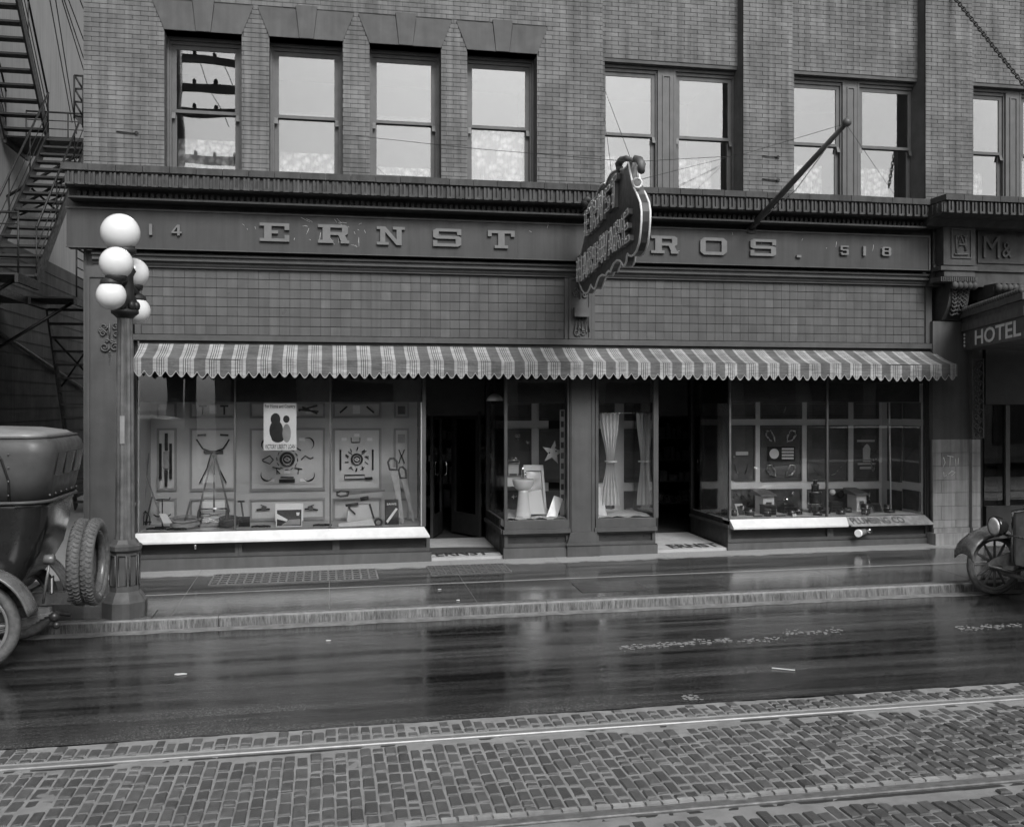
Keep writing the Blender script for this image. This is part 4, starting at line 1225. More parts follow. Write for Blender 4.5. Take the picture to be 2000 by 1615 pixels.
# door and glass of the hotel beyond
hx0, hx1 = XX(1925, .3), XX(2080, .3)
hd_ = obj('hotel_front', MB().box(hx0, hx1, .3, .36, ZZ(790, .3, 1960), 4.6), M['paintdk'], hot)
obj('hotel_kick', MB().box(hx0, hx1, .28, .36, zg, ZZ(988, .28, 1950)), M['paintdk'], hot)
obj('pane', MB().box(hx0, XX(1964, .3), .33, .336, ZZ(987, .3, 1950), ZZ(791, .3, 1950)), glass('hotel_door_glass', .02, 1.0), hd_)
obj('door_stile', MB().box(XX(1964, .3), XX(1972, .3), .29, .36, ZZ(987, .3, 1950), ZZ(791, .3, 1950)), M['paint'], hd_)
obj('pane', MB().box(XX(1972, .3), hx1, .33, .336, ZZ(987, .3, 1950), ZZ(791, .3, 1950)), M['pane_dark'], hd_)
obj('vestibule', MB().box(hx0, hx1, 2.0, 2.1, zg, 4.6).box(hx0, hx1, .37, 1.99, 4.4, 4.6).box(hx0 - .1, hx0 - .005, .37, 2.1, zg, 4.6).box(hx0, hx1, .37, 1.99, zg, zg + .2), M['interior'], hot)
obj('right_wing', MB().box(hx1, hx1 + 9, .05, 5, zg - .3, 4.7), M['plaster'], hot)
# upper carved work: cap moulding, consoles, entablature
def P2(px, py, Y): return at(px, py, Y)
YE = -.42
e0, e1 = XX(1843, YE), XX(1905, YE)
XE = XX(1905, YE)
ent = MB()
ent.box(XX(1822, -.2), XX(2080, -.2), -.20, .3, ZZ(560, -.2, 1900), ZZ(420, -.2, 1900))
entab = obj('entablature', ent, M['cornice'], hot)
pil = obj('frieze_pilaster', MB().box(e0, e1, YE, -.201, ZZ(518, YE, 1870), ZZ(437, YE, 1870)), M['cornice'], hot)
obj('border', ring(MB(), XX(1857, YE), XX(1897, YE), ZZ(505, YE, 1877), ZZ(447, YE, 1877), YE - .02, YE - .001, .02, .02, .02, .02), M['cornice'], pil)
mono = MB()
for pts in ([(1864, 497), (1891, 497)], [(1867, 462), (1869, 497)], [(1886, 462), (1886, 490)], [(1866, 462), (1873, 462)], [(1882, 462), (1889, 462)], [(1870, 484), (1877, 463), (1888, 489)], [(1871, 478), (1884, 478)]):
    mono.tube([at(a, b, YE - .012) for (a, b) in pts], .016, 6)
obj('monogram', mono, M['stone_trim'], pil)
frz = obj('frieze_panel', ring(MB(), XX(1908, -.2), XX(2075, -.2), ZZ(515, -.2, 1940), ZZ(448, -.2, 1940), -.225, -.201, .03, .03, .03, .03), M['cornice'], hot)
def bigl(body, a, b, t, d):
    A, B = at(a, d, -.23), at(b, d, -.23); zt_ = at((a + b) / 2, t, -.23).z
    lettering('raised_letter', body, M['stone_trim'], frz, lambda u, v, dd: Vector((A.x + (B.x - A.x) * u, -.202 - dd, A.z + (zt_ - A.z) * v)), .035, 0.0)
bigl('M', 1921, 1953, 462, 503); bigl('&', 1958, 1976, 472, 503)
for (py, Y, h) in ((520, YE - .03, 8), (541, YE - .06, 9)):
    xa_, xb_ = XX(1838, Y), XX(1910, Y)
    obj('cap_mould', MB().box(xa_, xb_, Y, -.2, ZZ(py + h, Y, 1870), ZZ(py, Y, 1870)), M['cornice'], hot)
obj('cap_block', MB().box(e0 + .01, e1 - .01, YE, -.2, ZZ(540, YE, 1870), ZZ(529, YE, 1870)), M['cornice'], hot)
obj('frieze_mould', MB().box(XX(1822, -.22), XX(2080, -.22), -.24, -.201, ZZ(531, -.22, 1940), ZZ(521, -.22, 1940)), M['cornice'], hot)
fl_ = MB()
for k in range(16):
    x = XX(1841, YE - .065) + k * (XX(1908, YE - .065) - XX(1841, YE - .065)) / 16
    fl_.box(x, x + .02, YE - .075, YE - .06, ZZ(549, YE, 1870), ZZ(542, YE, 1870))
obj('fluting', fl_, M['cornice'], hot)['kind'] = 'stuff'
def console(px0, px1, t, d, Y0, Y1, lab=None):
    c = MB(); xa_, xb_ = XX(px0, Y0), XX(px1, Y0); zt_, zd_ = ZZ(t, Y0, px0), ZZ(d, Y0, px0); h = zt_ - zd_
    pr_ = []
    for i in range(13):
        v = i / 12
        y = Y0 + (Y1 - Y0) * (v ** 1.4) + .05 * math.sin(v * 6.28) * (1 - v)
        pr_.append((y, zt_ - h * v))
    c.prism(pr_ + [(.1, zd_), (.1, zt_)], 'x', xa_ + .04, xb_ - .04)
    o = obj('console_bracket', c, M['cornice'], hot)
    r_ = MB()
    xx = xa_
    n = 5
    for k in range(n):
        q = xa_ + (xb_ - xa_) * (k + .5) / n
        r_.tube([(q - (xb_ - xa_) / n * .5, Y0 - .02, zt_ - .07), (q, Y0 - .03, zt_ - .07), (q + (xb_ - xa_) / n * .5, Y0 - .02, zt_ - .07)], [.045, .07, .045], 10)
    obj('volute_roll', r_, M['cornice'], o)
    lf = MB()
    for i in range(7):
        v = .22 + .10 * i
        y = Y0 + (Y1 - Y0) * (v ** 1.4) + .05 * math.sin(v * 6.28) * (1 - v) - .015
        for sg in (-1, 0, 1):
            q = (xa_ + xb_) / 2 + sg * (xb_ - xa_) * (.26 - .02 * i)
            scroll(lf, (q, zt_ - h * v), .042, 1.2, 1 if sg >= 0 else -1, y, .017)
    obj('acanthus_leaves', lf, M['cornice'], o)
console(1857, 1905, 549, 622, YE, -.12)
console(1942, 1995, 553, 578, -.50, -.25)
# break in the cornice above the bay
c0, c1_, = XX(1842, -.93), XX(2100, -.93)
cb = MB()
run(cb, [(-.02, z_l0 - .012), (-.88, z_l0 - .012), (-.88, z_d0 - .004), (-.80, z_d0 - .03), (-.55, z_s + .10), (-.45, z_s + .01), (-.02, z_s)], XC1 + .002, c1_)
cbr = obj('cornice_break', cb, M['cornice'], hot)
x = XC1 + .005
cp2 = MB().box(0, .30, -.93, .012, z_l0, Z0).mesh('coping_stone')
while x < c1_ - .3:
    link('coping_stone', cp2, M['coping'], cbr, (x, 0, 0)); x += .306
x = XC1 + .09
while x < c1_ - .05:
    link('dentil', dn, M['cornice'], cbr, (x, -.38, 0)); x += .1315
dsd = MB()
for k in range(3): dsd.box(XC1 - .022, XC1 + .001, -.62 - .12 * k, -.59 - .12 * k, z_d0, z_d1 - .012)
obj('return_dentils', dsd, M['cornice'], cbr)['kind'] = 'stuff'
# hotel canopy: splayed side with the word HOTEL
cd = (ray(1350, 786)); cd.z = 0; cd.normalize()          # runs back into the wall
Cw = at(1882, 700, -.18); Cw.z = 0
cf = Cw - cd * 3.0
can = thing('hotel_canopy', 'dark entrance canopy lettered HOTEL projecting over the sidewalk', 'canopy', (cf.x, cf.y, 3))
def onc(px, py):                                         # pixel onto the canopy's side plane
    r_ = ray(px, py); nrm = Vector((-cd.y, cd.x, 0))
    s_ = nrm.dot(Cw - Vector((0, -D, 0))) / nrm.dot(Vector((r_.x, r_.y, 0)))
    return Vector((0, -D, CZ)) + r_ * s_
zA = [onc(1882, y).z for y in (611, 622, 632, 648, 683)]
nrm = Vector((cd.y, -cd.x, 0)).normalized()             # towards the camera side? fixed below
if nrm.x > 0: nrm = -nrm
def cbox(mb, z0, z1, off):
    a, b = Cw + nrm * off, cf + nrm * off
    back = Vector((3.2, 0, 0))
    P = [a, b, b + back, a + back]
    mb.hexa([Vector((q.x, q.y, z0)) for q in P] + [Vector((q.x, q.y, z1)) for q in P])
for i, (z1, z0, off, m) in enumerate(((zA[0], zA[1], .05, 'paint'), (zA[1] - .002, zA[2], .02, 'paintdk'), (zA[2] - .002, zA[3], .035, 'paint'), (zA[3] - .002, zA[4], .0, 'paint'))):
    mb = MB(); cbox(mb, z0, z1, off)
    obj(('top_rail', 'cove', 'middle_rail', 'fascia')[i], mb, M[m], can)
def hl(px0, px1, yt, yb, body):
    A, B = onc(px0, yb), onc(px1, yb); h = zA[3] - zA[4]
    za_, zb2 = zA[4] + h * .12, zA[4] + h * .90
    lettering('lettering', body, M['cream'], can, lambda u, v, d: Vector((A.x + (B.x - A.x) * u, A.y + (B.y - A.y) * u, za_ + (zb2 - za_) * v)) + nrm * (.004 + d), .004)
hl(1905, 1995, 640, 672, 'HOTEL')
mb = MB()
for k in range(4):
    q = onc(1885, 668); q.z = zA[4] + (zA[3] - zA[4]) * (.2 + .2 * k)
    scroll(mb, (0, 0), .03, 1.2, 1, 0, .006) if False else mb.sphere(q + nrm * .005, .022, 8, 6, sy=.4)
obj('scroll_mark', mb, M['cream'], can)
cr_ = MB()
a = Cw + nrm * .03; b = cf + nrm * .03
for k in range(26):
    q = a + (b - a) * (k / 26)
    cr_.sphere((q.x, q.y, zA[0] + .03), .045, 8, 6)
obj('cresting', cr_, M['cornice'], can)['kind'] = 'stuff'

# ================================================================== AWNING
YF = -.55
aw = thing('awning', 'striped canvas awning with scalloped valance over the whole shop front', 'awning', (3, -.3, 2.8))
ax0, ax1 = XX(261, YF), XX(1869, YF)
bx0, bx1 = XX(272, -.02), XX(1824, -.02)
zbk, zfr, zvl = ZZ(678, -.02), ZZ(706, YF), ZZ(735, YF)
def sag(x): return .020 * mn.noise((x * 1.1, 5, 2)) + .009 * mn.noise((x * 4.3, 5, 2))
def can_(u, v):
    xa_, xb_ = ax0 + (bx0 - ax0) * (1 - v), ax1 + (bx1 - ax1) * (1 - v)
    x = xa_ + (xb_ - xa_) * u
    y = -.02 + (YF + .02) * v
    return (x, y, zbk + (zfr - zbk) * v - .025 * math.sin(v * 3.14) * (.6 + .4 * math.sin(x * 2.1)) + sag(x) * v)
obj('canopy', MB().grid(can_, 300, 10), M['stripe'], aw, fix=False)
per = .1345
def scal(x):
    t = ((x - ax0) / per) % 1.0
    return (.5 - .5 * math.cos(t * 2 * math.pi)) ** .62
nv = 1150
def wav(x, v): return (.020 * mn.noise((x * 2.3, 0, 1)) + .014 * mn.noise((x * 7, 3, v))) * v
vb = MB()
for i in range(nv + 1):
    x = ax0 + (ax1 - ax0) * i / nv
    sc = .075 * scal(x)
    for v in (0, .33, .66, 1.0):
        zb2 = zvl + .040 - sc * 1.0
        z = zfr + (zb2 - zfr) * v
        vb.v.append((x, YF - .004 + wav(x, v), z + sag(x)))
for i in range(nv):
    for k in range(3):
        a = i * 4 + k
        vb.f.append([a, a + 4, a + 5, a + 1]); vb.sm.append(True)
obj('valance', vb, M['stripe'], aw, fix=False)
tb = MB()
for i in range(nv + 1):
    x = ax0 + (ax1 - ax0) * i / nv
    z = zvl + .040 - .075 * scal(x)
    z += sag(x); tb.v.append((x, YF - .008 + wav(x, 1), z + .009)); tb.v.append((x, YF - .008 + wav(x, 1), z - .003))
for i in range(nv):
    tb.f.append([2 * i, 2 * i + 2, 2 * i + 3, 2 * i + 1]); tb.sm.append(False)
obj('binding', tb, M['canvas_plain'], aw, fix=False)
obj('front_bar', MB().tube([(ax0, YF + .012, zfr - .012), (ax1, YF + .012, zfr - .012)], .014, 8), M['iron'], aw)
for x in (bx0 + .04, (bx0 + bx1) / 2, bx1 - .04):
    obj('arm', MB().tube([(x, .1, zbk - .45), (x, YF + .012, zfr - .03)], .012, 6), M['iron'], aw)
obj('roller', MB().tube([(bx0, -.0, zbk + .012), (bx1, -.0, zbk + .012)], .03, 10), M['wooddk'], aw)

# ================================================================== PROJECTING ELECTRIC SIGN
sdir = ray(850, 786); sdir.z = 0; sdir.normalize()
S0 = at(1136, 786, -.30); S0.z = 0
sn = Vector((sdir.y, -sdir.x, 0))
if sn.x > 0: sn = -sn                                      # the face we see looks left
def ons(zx, zy, off=0.0):
    px, py = 1110 + zx / 5.57, 300 + zy / 5.57
    r_ = ray(px, py)
    s_ = sn.dot(S0 + sn * off - Vector((0, -D, 0))) / sn.dot(Vector((r_.x, r_.y, 0)))
    return Vector((0, -D, CZ)) + r_ * s_
out = [(662, 95), (672, 180), (692, 280), (720, 380), (758, 455), (788, 535), (800, 630), (798, 740), (790, 850), (775, 970), (748, 1060), (715, 1105), (690, 1117), (665, 1110), (650, 1090),
       (641, 1120), (636, 1175), (620, 1215), (606, 1226), (590, 1195), (565, 1165), (530, 1163), (495, 1200), (475, 1245), (460, 1288), (440, 1275), (420, 1300), (408, 1328), (370, 1318), (335, 1345), (315, 1400), (300, 1450), (285, 1474), (268, 1462), (250, 1425),
       (235, 1470), (212, 1510), (182, 1523), (150, 1480), (125, 1415), (110, 1320), (110, 1240), (125, 1150), (150, 1050), (172, 950), (190, 850), (202, 740), (210, 640), (222, 575), (250, 527), (285, 505), (310, 465), (330, 400), (358, 350), (395, 322), (414, 340), (422, 310), (440, 262), (470, 215), (505, 188), (560, 180), (610, 172), (640, 145)]
def inner(pts):
    return [ons(a, b) for (a, b) in pts]
face = inner(out)
es = thing('projecting_sign', 'shield shaped electric sign lettered ERNST HARDWARE projecting from the wall', 'sign', tuple(S0 + Vector((0, 0, 4.6))))
plate = MB(); n = len(face)
TK = .085
plate.slab(face, -sn * TK)
obj('shield', plate, M['signface'], es)
obj('outline', MB().tube([p + sn * .004 for p in face], .012, 6, True), M['signline'], es)
obj('outline', MB().tube([p - sn * (TK + .004) for p in face], .012, 6, True), M['signline'], es)
LT = [('E', (218, 900), (268, 880), (270, 590), (218, 632)), ('R', (285, 855), (345, 800), (338, 495), (284, 545)), ('N', (360, 770), (414, 715), (412, 405), (362, 458)), ('S', (437, 655), (500, 600), (494, 340), (434, 405)), ('T', (512, 612), (560, 570), (570, 218), (508, 300)),
      ('H', (128, 1395), (182, 1390), (180, 1115), (131, 1145)), ('A', (195, 1375), (246, 1340), (240, 1060), (195, 1095)), ('R', (252, 1315), (310, 1285), (302, 1000), (250, 1045)), ('D', (320, 1265), (380, 1215), (376, 950), (318, 990)), ('W', (390, 1205), (470, 1140), (468, 838), (382, 905)), ('A', (480, 1115), (545, 1065), (530, 785), (484, 830)), ('R', (552, 1065), (626, 1015), (606, 706), (546, 765)), ('E', (642, 1000), (714, 945), (700, 597), (630, 680))]
for (ch, bl, br, tr, tl) in LT:
    q = [ons(*p) for p in (bl, br, tr, tl)]
    def fn(u, v, off=0.0):
        return (q[0] * (1 - u) + q[1] * u) * (1 - v) + (q[3] * (1 - u) + q[2] * u) * v + sn * off
    mb = MB()
    for poly in BLOCK[ch]: mb.slab([fn(u, v, .05) for (u, v) in poly], -sn * .049)
    L_ = obj('letter', mb, M['signletter'], es)
    tm = MB(); bb = MB()
    for poly in BLOCK[ch]:
        tm.tube([fn(u, v, .052) for (u, v) in poly], .0065, 5, True)
        cu, cv = sum(p[0] for p in poly) / len(poly), sum(p[1] for p in poly) / len(poly)
        us, vs = [p[0] for p in poly], [p[1] for p in poly]
        m_ = 3 if max(vs) - min(vs) > .6 else 1
        for k in range(m_):
            t_ = (k + .5) / m_
            v = min(vs) + (max(vs) - min(vs)) * t_
            u = cu if m_ == 1 else (poly[0][0] * (1 - t_) + poly[-1][0] * t_ + poly[1][0] * (1 - t_) + poly[2][0] * t_) / 2 if len(poly) == 4 else cu
            bb.sphere(fn(u, v, .062), .014, 8, 6)
    obj('outline', tm, M['signline'], L_)
    obj('bulbs', bb, M['bulb'], L_)['kind'] = 'stuff'
# scroll horns and top bar
tp = ons(690, 80)
for (zx, zy) in ((575, 110), (775, 115)):
    c = ons(zx, zy, 0)
    obj('scroll_horn', MB().tube([tp - sn * .03, (tp + c) / 2 + Vector((0, 0, .045)), c + Vector((0, 0, .04)), c + (c - tp) * .25, c + (c - tp) * .2 - Vector((0, 0, .06)), c - Vector((0, 0, .05))], [.02, .032, .042, .045, .042, .028], 10), M['ironlt'], es)
c = ons(205, 530)
obj('scroll_horn', MB().tube([c + Vector((.08, 0, -.02)), c + Vector((0, 0, .06)), c + Vector((-.04, 0, 0)), c + Vector((-.02, 0, -.07))], [.03, .05, .05, .045], 10), M['iron'], es)
b0 = ons(665, 95) - sn * TK; b1 = ons(755, 455) - sn * TK
obj('edge_plate', MB().slab([ons(664, 95) - sn * .001, ons(672, 180) - sn * .001, ons(692, 280) - sn * .001, ons(720, 380) - sn * .001, ons(757, 455) - sn * .001,
                             ons(757, 455) - sn * .10, ons(720, 380) - sn * .10, ons(692, 280) - sn * .09, ons(672, 180) - sn * .09, ons(664, 95) - sn * .08], sdir * .02), M['ironlt'], es)
hk = ons(745, 325) - sdir * .02
obj('hook', MB().torus(hk, .05, .012, 'y', 16, 6).tube([hk + Vector((0, 0, .05)), hk + Vector((0, 0, .17))], .012, 6), M['signline'], es)
# bracket arms back to the wall
for zy in (560, 1060, 1350):
    a = ons(210 if zy < 700 else 140, zy) - sn * TK * .5
    w_ = Vector((a.x, -.03, a.z))
    obj('bracket_arm', MB().tube([a, w_], .022, 8), M['iron'], es)

# ================================================================== FLAGPOLE AND WIRES
fb, ft = at(1468, 443, -.24), None
r_ = ray(1652, 242)
s_ = (fb.x) / r_.x
ft = Vector((fb.x, -D + r_.y * s_, CZ + r_.z * s_))
fp = thing('flagpole', 'bare wooden flagpole slanting out over the sidewalk from the sign board', 'flagpole', tuple(fb))
obj('pole', MB().tube([fb, (fb + ft) / 2, ft], [.045, .042, .030], 12), M['wooddk'], fp)
obj('ball', MB().sphere(ft + (ft - fb).normalized() * .03, .055, 14, 10), M['wooddk'], fp)
obj('socket', MB().tube([fb - (ft - fb).normalized() * .06, fb + (ft - fb).normalized() * .14], [.06, .055], 12).box(fb.x - .07, fb.x + .07, -.239, -.222, fb.z - .10, fb.z + .08), M['iron'], fp)
obj('cleat', MB().torus(fb + Vector((.06, -.10, .06)), .03, .012, 'y', 14, 6), M['steel'], fp)
obj('halyard', MB().tube([ft - (ft - fb) * .06, (fb + ft) / 2 + Vector((.02, 0, -.14)), fb + (ft - fb) * .12 + Vector((.03, 0, -.03))], .006, 5), M['rope'], fp)
def wire(pts, r, lab, name='guy_wire', m='iron', grp=None):
    o = obj(name, MB().tube(pts, r, 5), M[m]); return tag(o, lab, 'wire', grp)
sg_t = ons(690, 90)
wire([at(696, 266, -.01), (at(696, 266, -.01) + sg_t) / 2 - Vector((0, 0, .02)), sg_t], .0035, 'long guy wire from the brickwork to the left of the projecting sign')
wire([sg_t, at(1440, 305, .05)], .0035, 'level guy wire from the projecting sign to the right')
wire([ons(760, 290), at(1440, 303, .10)], .0032, 'guy wire rising from the projecting sign edge to the right jamb')
wire([sg_t, at(1181, 175, .22)], .0035, 'steep guy wire from the projecting sign up to the window jamb')
wire([ons(470, 210), at(1181, 230, .22)], .0035, 'shorter steep guy wire behind the projecting sign')
wire([ft, at(1450, 302, .0)], .003, 'thin stay from the flagpole tip back to the left')
wire([ft, at(1745, 378, -.2)], .003, 'thin stay from the flagpole tip down to the right')
for (px, py) in ((252, 260), (1507, 307), (1507, 352)):
    p = at(px, py, 0)
    o = obj('wall_hook', MB().tube([p + Vector((-.16, -.015, .01)), p + Vector((.0, -.02, 0)), p + Vector((.10, -.015, -.005))], .008, 6).torus(p + Vector((.10, -.02, 0)), .02, .007, 'y', 10, 5), M['iron'])
    tag(o, {252: 'rusty iron hook on the bricks left of the first window', 1507: 'small iron eye on the narrow brick pier'}[px] + (' (lower one)' if py == 352 else ''), 'hook')
# chain of the hotel canopy
ca, cb_ = at(1858, -12, -.02), at(2060, 242, -1.7)
ch = MB(); L = (cb_ - ca).length; nl = int(L / .062)
dv = (cb_ - ca).normalized(); sidev = dv.cross(Vector((0, 0, 1))).normalized(); upv = sidev.cross(dv)
for i in range(nl):
    c = ca + (cb_ - ca) * ((i + .5) / nl)
    e = sidev if i % 2 else upv
    pts = [c + dv * (.046 * math.cos(a)) + e * (.026 * math.sin(a)) for a in [2 * math.pi * k / 10 for k in range(10)]]
    ch.tube(pts, .010, 5, True)
o = obj('canopy_chain', ch, M['iron']); tag(o, 'iron suspension chain of the hotel canopy at the upper right corner', 'chain')

# ================================================================== STREET LAMP
YL = -2.62
lc = at(244, 1150, YL); lx = lc.x
zl = zs(lx, YL)
lamp = thing('street_lamp', 'cast iron street lamp with five white globes on the kerb', 'street lamp', (lx, YL, zl))
def sqring(h0, h1, r0, r1):
    return [(r0, h0), (r1, h1)]
Zl = lambda py: at(244, py, YL).z
bs = MB().lathe([(.245, zl - .03), (.245, Zl(1172)), (.225, Zl(1168)), (.20, Zl(1160)), (.165, Zl(1152)), (.150, Zl(1078)), (.185, Zl(1072)), (.19, Zl(1064)), (.155, Zl(1060)), (.125, Zl(1052))], (lx, YL, 0), 8, smooth=False, sq=True)
obj('base', bs, M['ironpaint'], lamp)
bp = MB()
for k in range(8):
    a = R(45 * k + 22.5 + 22.5)
    c = Vector((lx + .148 * math.cos(a), YL + .148 * math.sin(a), 0))
    t_ = Vector((-math.sin(a), math.cos(a), 0)); n_ = Vector((math.cos(a), math.sin(a), 0))
    z0, z1 = Zl(1140), Zl(1082)
    P = [c - t_ * .042 + Vector((0, 0, z0)), c + t_ * .042 + Vector((0, 0, z0)), c + t_ * .042 + Vector((0, 0, z1)), c - t_ * .042 + Vector((0, 0, z1))]
    bp.tube([p + n_ * .002 for p in P], .010, 5, True)
obj('base_panels', bp, M['ironpaint'], lamp)
sh = MB(); nf = 24; rings_ = [(Zl(1055), .115), (Zl(1040), .105), (Zl(700), .092), (Zl(618), .082)]
for (z, r) in rings_:
    for k in range(nf):
        a = 6.283 * k / nf; q = r * (1 if k % 2 else .90)
        sh.v.append((lx + q * math.cos(a), YL + q * math.sin(a), z))
for i in range(3):
    for k in range(nf):
        l = (k + 1) % nf; sh.f.append([i * nf + k, i * nf + l, (i + 1) * nf + l, (i + 1) * nf + k]); sh.sm.append(False)
obj('shaft', sh, M['ironlt'], lamp)
p = at(240, 838, YL - .1)
obj('paint_patch', MB().grid(lambda u, v: (lx + .104 * math.sin(-.25 + u * .5 - .1), YL - .104 * math.cos(-.25 + u * .5 - .1), Zl(866) + (Zl(812) - Zl(866)) * v), 6, 1), mat('lamp_paint_patch', 0.19, 0.7), lamp)
obj('capital', MB().lathe([(.085, Zl(622)), (.12, Zl(616)), (.15, Zl(612)), (.15, Zl(607)), (.11, Zl(603)), (.10, Zl(596)), (.13, Zl(588)), (.10, Zl(575)), (.09, Zl(540)), (.12, Zl(530)), (.07, Zl(515)), (.07, Zl(495)), (.11, Zl(488)), (.11, Zl(482))], (lx, YL, 0), 16), M['iron'], lamp)
lvs = MB()
for k in range(8):
    a = 6.283 * k / 8
    lvs.sphere((lx + .12 * math.cos(a), YL + .12 * math.sin(a), Zl(598)), .045, 8, 6, sz=1.3)
obj('capital_leaves', lvs, M['iron'], lamp)['kind'] = 'stuff'
def globe(px, py, r, Y, name='globe', kind='top'):
    c = at(px, py, Y)
    g = obj(name, MB().sphere(c, r, 40, 24), M['globe'], lamp)
    return c
g1 = globe(235, 455, .213, YL)
obj('fitter', MB().lathe([(.07, -.05), (.12, -.02), (.125, .03), (.10, .05)], (lx, YL, g1.z - .21), 18), M['iron'], lamp)
for (px, py, r, dy, up) in ((227, 514.5, .175, -.48, True), (260, 534, .178, .46, True), (217, 577, .155, -.48, False), (266, 607, .16, .46, False)):
    c = globe(px, py, r, YL + dy)
    s_ = 1 if up else -1
    base = c + Vector((0, 0, -s_ * r * .95))
    obj('fitter', MB().lathe([(.10, s_ * .06), (.115, s_ * .02), (.105, -s_ * .02), (.05, -s_ * .05)], base, 16), M['iron'], lamp)
    mid = Vector((lx, YL, Zl(552)))
    obj('arm', MB().tube([mid, (mid + base) / 2 + Vector((0, 0, .02)), base + Vector((0, 0, -s_ * .06)), base], [.05, .045, .04, .045], 8), M['iron'], lamp)
p = at(311, 1180, -2.35)
o = obj('chalk_line', MB().grid(lambda u, v: (p.x - .006 + .012 * u, YK + .05 + .42 * v, zs(p.x, YK + .05 + .42 * v) + .0035), 1, 8, False), M['ink']); tag(o, 'thin dark tar streak on the sidewalk beside the lamp base', 'mark')

# ================================================================== CARS
def wheel(par, c, Rw, rt, axis, nsp=12, lab=None, m_rim='wheelwood', steer=0.0):
    o = obj('wheel', MB().torus(c, Rw - rt, rt, axis, 40, 12, e=1.05), M['rubber'], par, lab)
    obj('rim', MB().torus(c, Rw - 2.1 * rt, .022, axis, 40, 8, e=1.6), M[m_rim], o)
    hub = MB().lathe([(.03, -.09), (.07, -.06), (.07, .06), (.03, .09)], c, 16, axis)
    obj('hub', hub, M[m_rim], o)
    for k in range(nsp):
        a = 6.283 * k / nsp
        d = Vector((math.cos(a), 0, math.sin(a))) if axis == 'y' else Vector((0, math.cos(a), math.sin(a)))
        obj('spoke', MB().tube([Vector(c) + d * .05, Vector(c) + d * (Rw - 2.15 * rt)], [.020, .014], 6), M[m_rim], o)
    if steer:
        o.rotation_euler = (0, 0, steer)
    return o
# ---- touring car at the left, seen from behind
YC = -3.76
gz = zr(-3.1, YC)
car = thing('touring_car', 'dark touring car with its cloth top up and two spare tyres behind', 'car', (-4.6, YC, gz))
xr = -3.24
for (y, l) in ((-4.41, 'near rear wheel'), (-3.11, 'kerb side rear wheel')):
    wheel(car, (xr, y, gz + .43), .43, .055, 'y', 12, l)
    wheel(car, (xr - 2.95, y, gz + .43), .43, .055, 'y', 12)
def plan(rear, half, front, rc, z, n=10):
    """open-front outline: near side, rounded rear corners, far side"""
    P = [(front, YC - half, z)]
    for k in range(n + 1):
        a = R(-90 + 90 * k / n); P.append((rear - rc + rc * math.cos(a), YC - half + rc + rc * math.sin(a), z))
    for k in range(n + 1):
        a = R(0 + 90 * k / n); P.append((rear - rc + rc * math.cos(a), YC + half - rc + rc * math.sin(a), z))
    P.append((front, YC + half, z))
    return P
def loft(rings, smooth=True):
    mb = MB(); n = len(rings[0])
    for r_ in rings: mb.v += r_
    for i in range(len(rings) - 1):
        for k in range(n - 1):
            a = i * n + k; mb.f.append([a, a + 1, a + n + 1, a + n]); mb.sm.append(smooth)
        mb.f.append([i * n + n - 1, i * n, (i + 1) * n, (i + 1) * n + n - 1]); mb.sm.append(False)
    mb.f.append(list(range(n))); mb.f.append(list(range((len(rings) - 1) * n, len(rings) * n))); mb.sm += [False, False]
    return mb
fr = -5.6
obj('body', loft([plan(-2.985, .50, fr, .16, .42), plan(-2.825, .58, fr, .2, .62), plan(-2.705, .64, fr, .24, .85), plan(-2.645, .67, fr, .26, 1.10), plan(-2.625, .69, fr, .27, 1.28), plan(-2.605, .70, fr, .27, 1.34)]), M['carpaint'], car)
obj('hood', MB().box(-7.4, -5.58, YC - .42, YC + .42, .45, 1.05), M['carpaint'], car)
obj('body_rim', MB().tube(plan(-2.595, .71, fr, .27, 1.345), .018, 6), M['carcloth'], car)
tops = loft([plan(-2.615, .69, fr, .24, 1.352), plan(-2.57, .71, fr, .22, 1.62), plan(-2.535, .715, fr, .20, 1.80), plan(-2.55, .70, fr, .20, 1.89), plan(-2.60, .665, fr, .20, 1.95)])
obj('top_cloth', tops, M['carcloth'], car)
obj('roof', loft([plan(-2.60, .665, fr, .20, 1.951), plan(-2.68, .60, fr, .18, 1.995), plan(-2.85, .42, fr + .1, .2, 2.03), plan(-3.15, .2, fr + .3, .15, 2.045)]), M['carroof'], car)
obj('top_bead', MB().tube(plan(-2.595, .672, fr, .20, 1.95), .012, 6), M['carcloth'], car)
obj('curtain_seam', MB().tube([(-3.05, YC - .725, 1.90), (-2.96, YC - .725, 1.75), (-2.90, YC - .715, 1.55), (-2.90, YC - .70, 1.35)], .012, 6), M['carpaint'], car)
for (y, wd) in ((-.34, .22), (0, .26), (.34, .22)):
    q = []
    obj('rear_window', MB().hexa([(-2.570, YC + y - wd / 2, 1.58), (-2.560, YC + y - wd / 2, 1.58), (-2.560, YC + y + wd / 2, 1.58), (-2.570, YC + y + wd / 2, 1.58), (-2.530, YC + y - wd / 2, 1.80), (-2.513, YC + y - wd / 2, 1.80), (-2.513, YC + y + wd / 2, 1.80), (-2.530, YC + y + wd / 2, 1.80)]), M['celluloid'], car)
st_ = MB()
for y in (-.5, -.3, -.1, .1, .3, .5): st_.sphere((-2.600, YC + y, 1.40), .011, 8, 6)
for z in (1.42, 1.55, 1.68, 1.80): st_.sphere((-2.90, YC - .728, z), .009, 8, 6)
obj('top_fasteners', st_, M['ironlt'], car)['kind'] = 'stuff'
obj('door_handle', MB().sphere((-3.05, YC - .72, 1.50), .035, 10, 8).tube([(-3.05, YC - .72, 1.48), (-3.04, YC - .72, 1.25)], [.018, .008], 6), M['steel'], car)
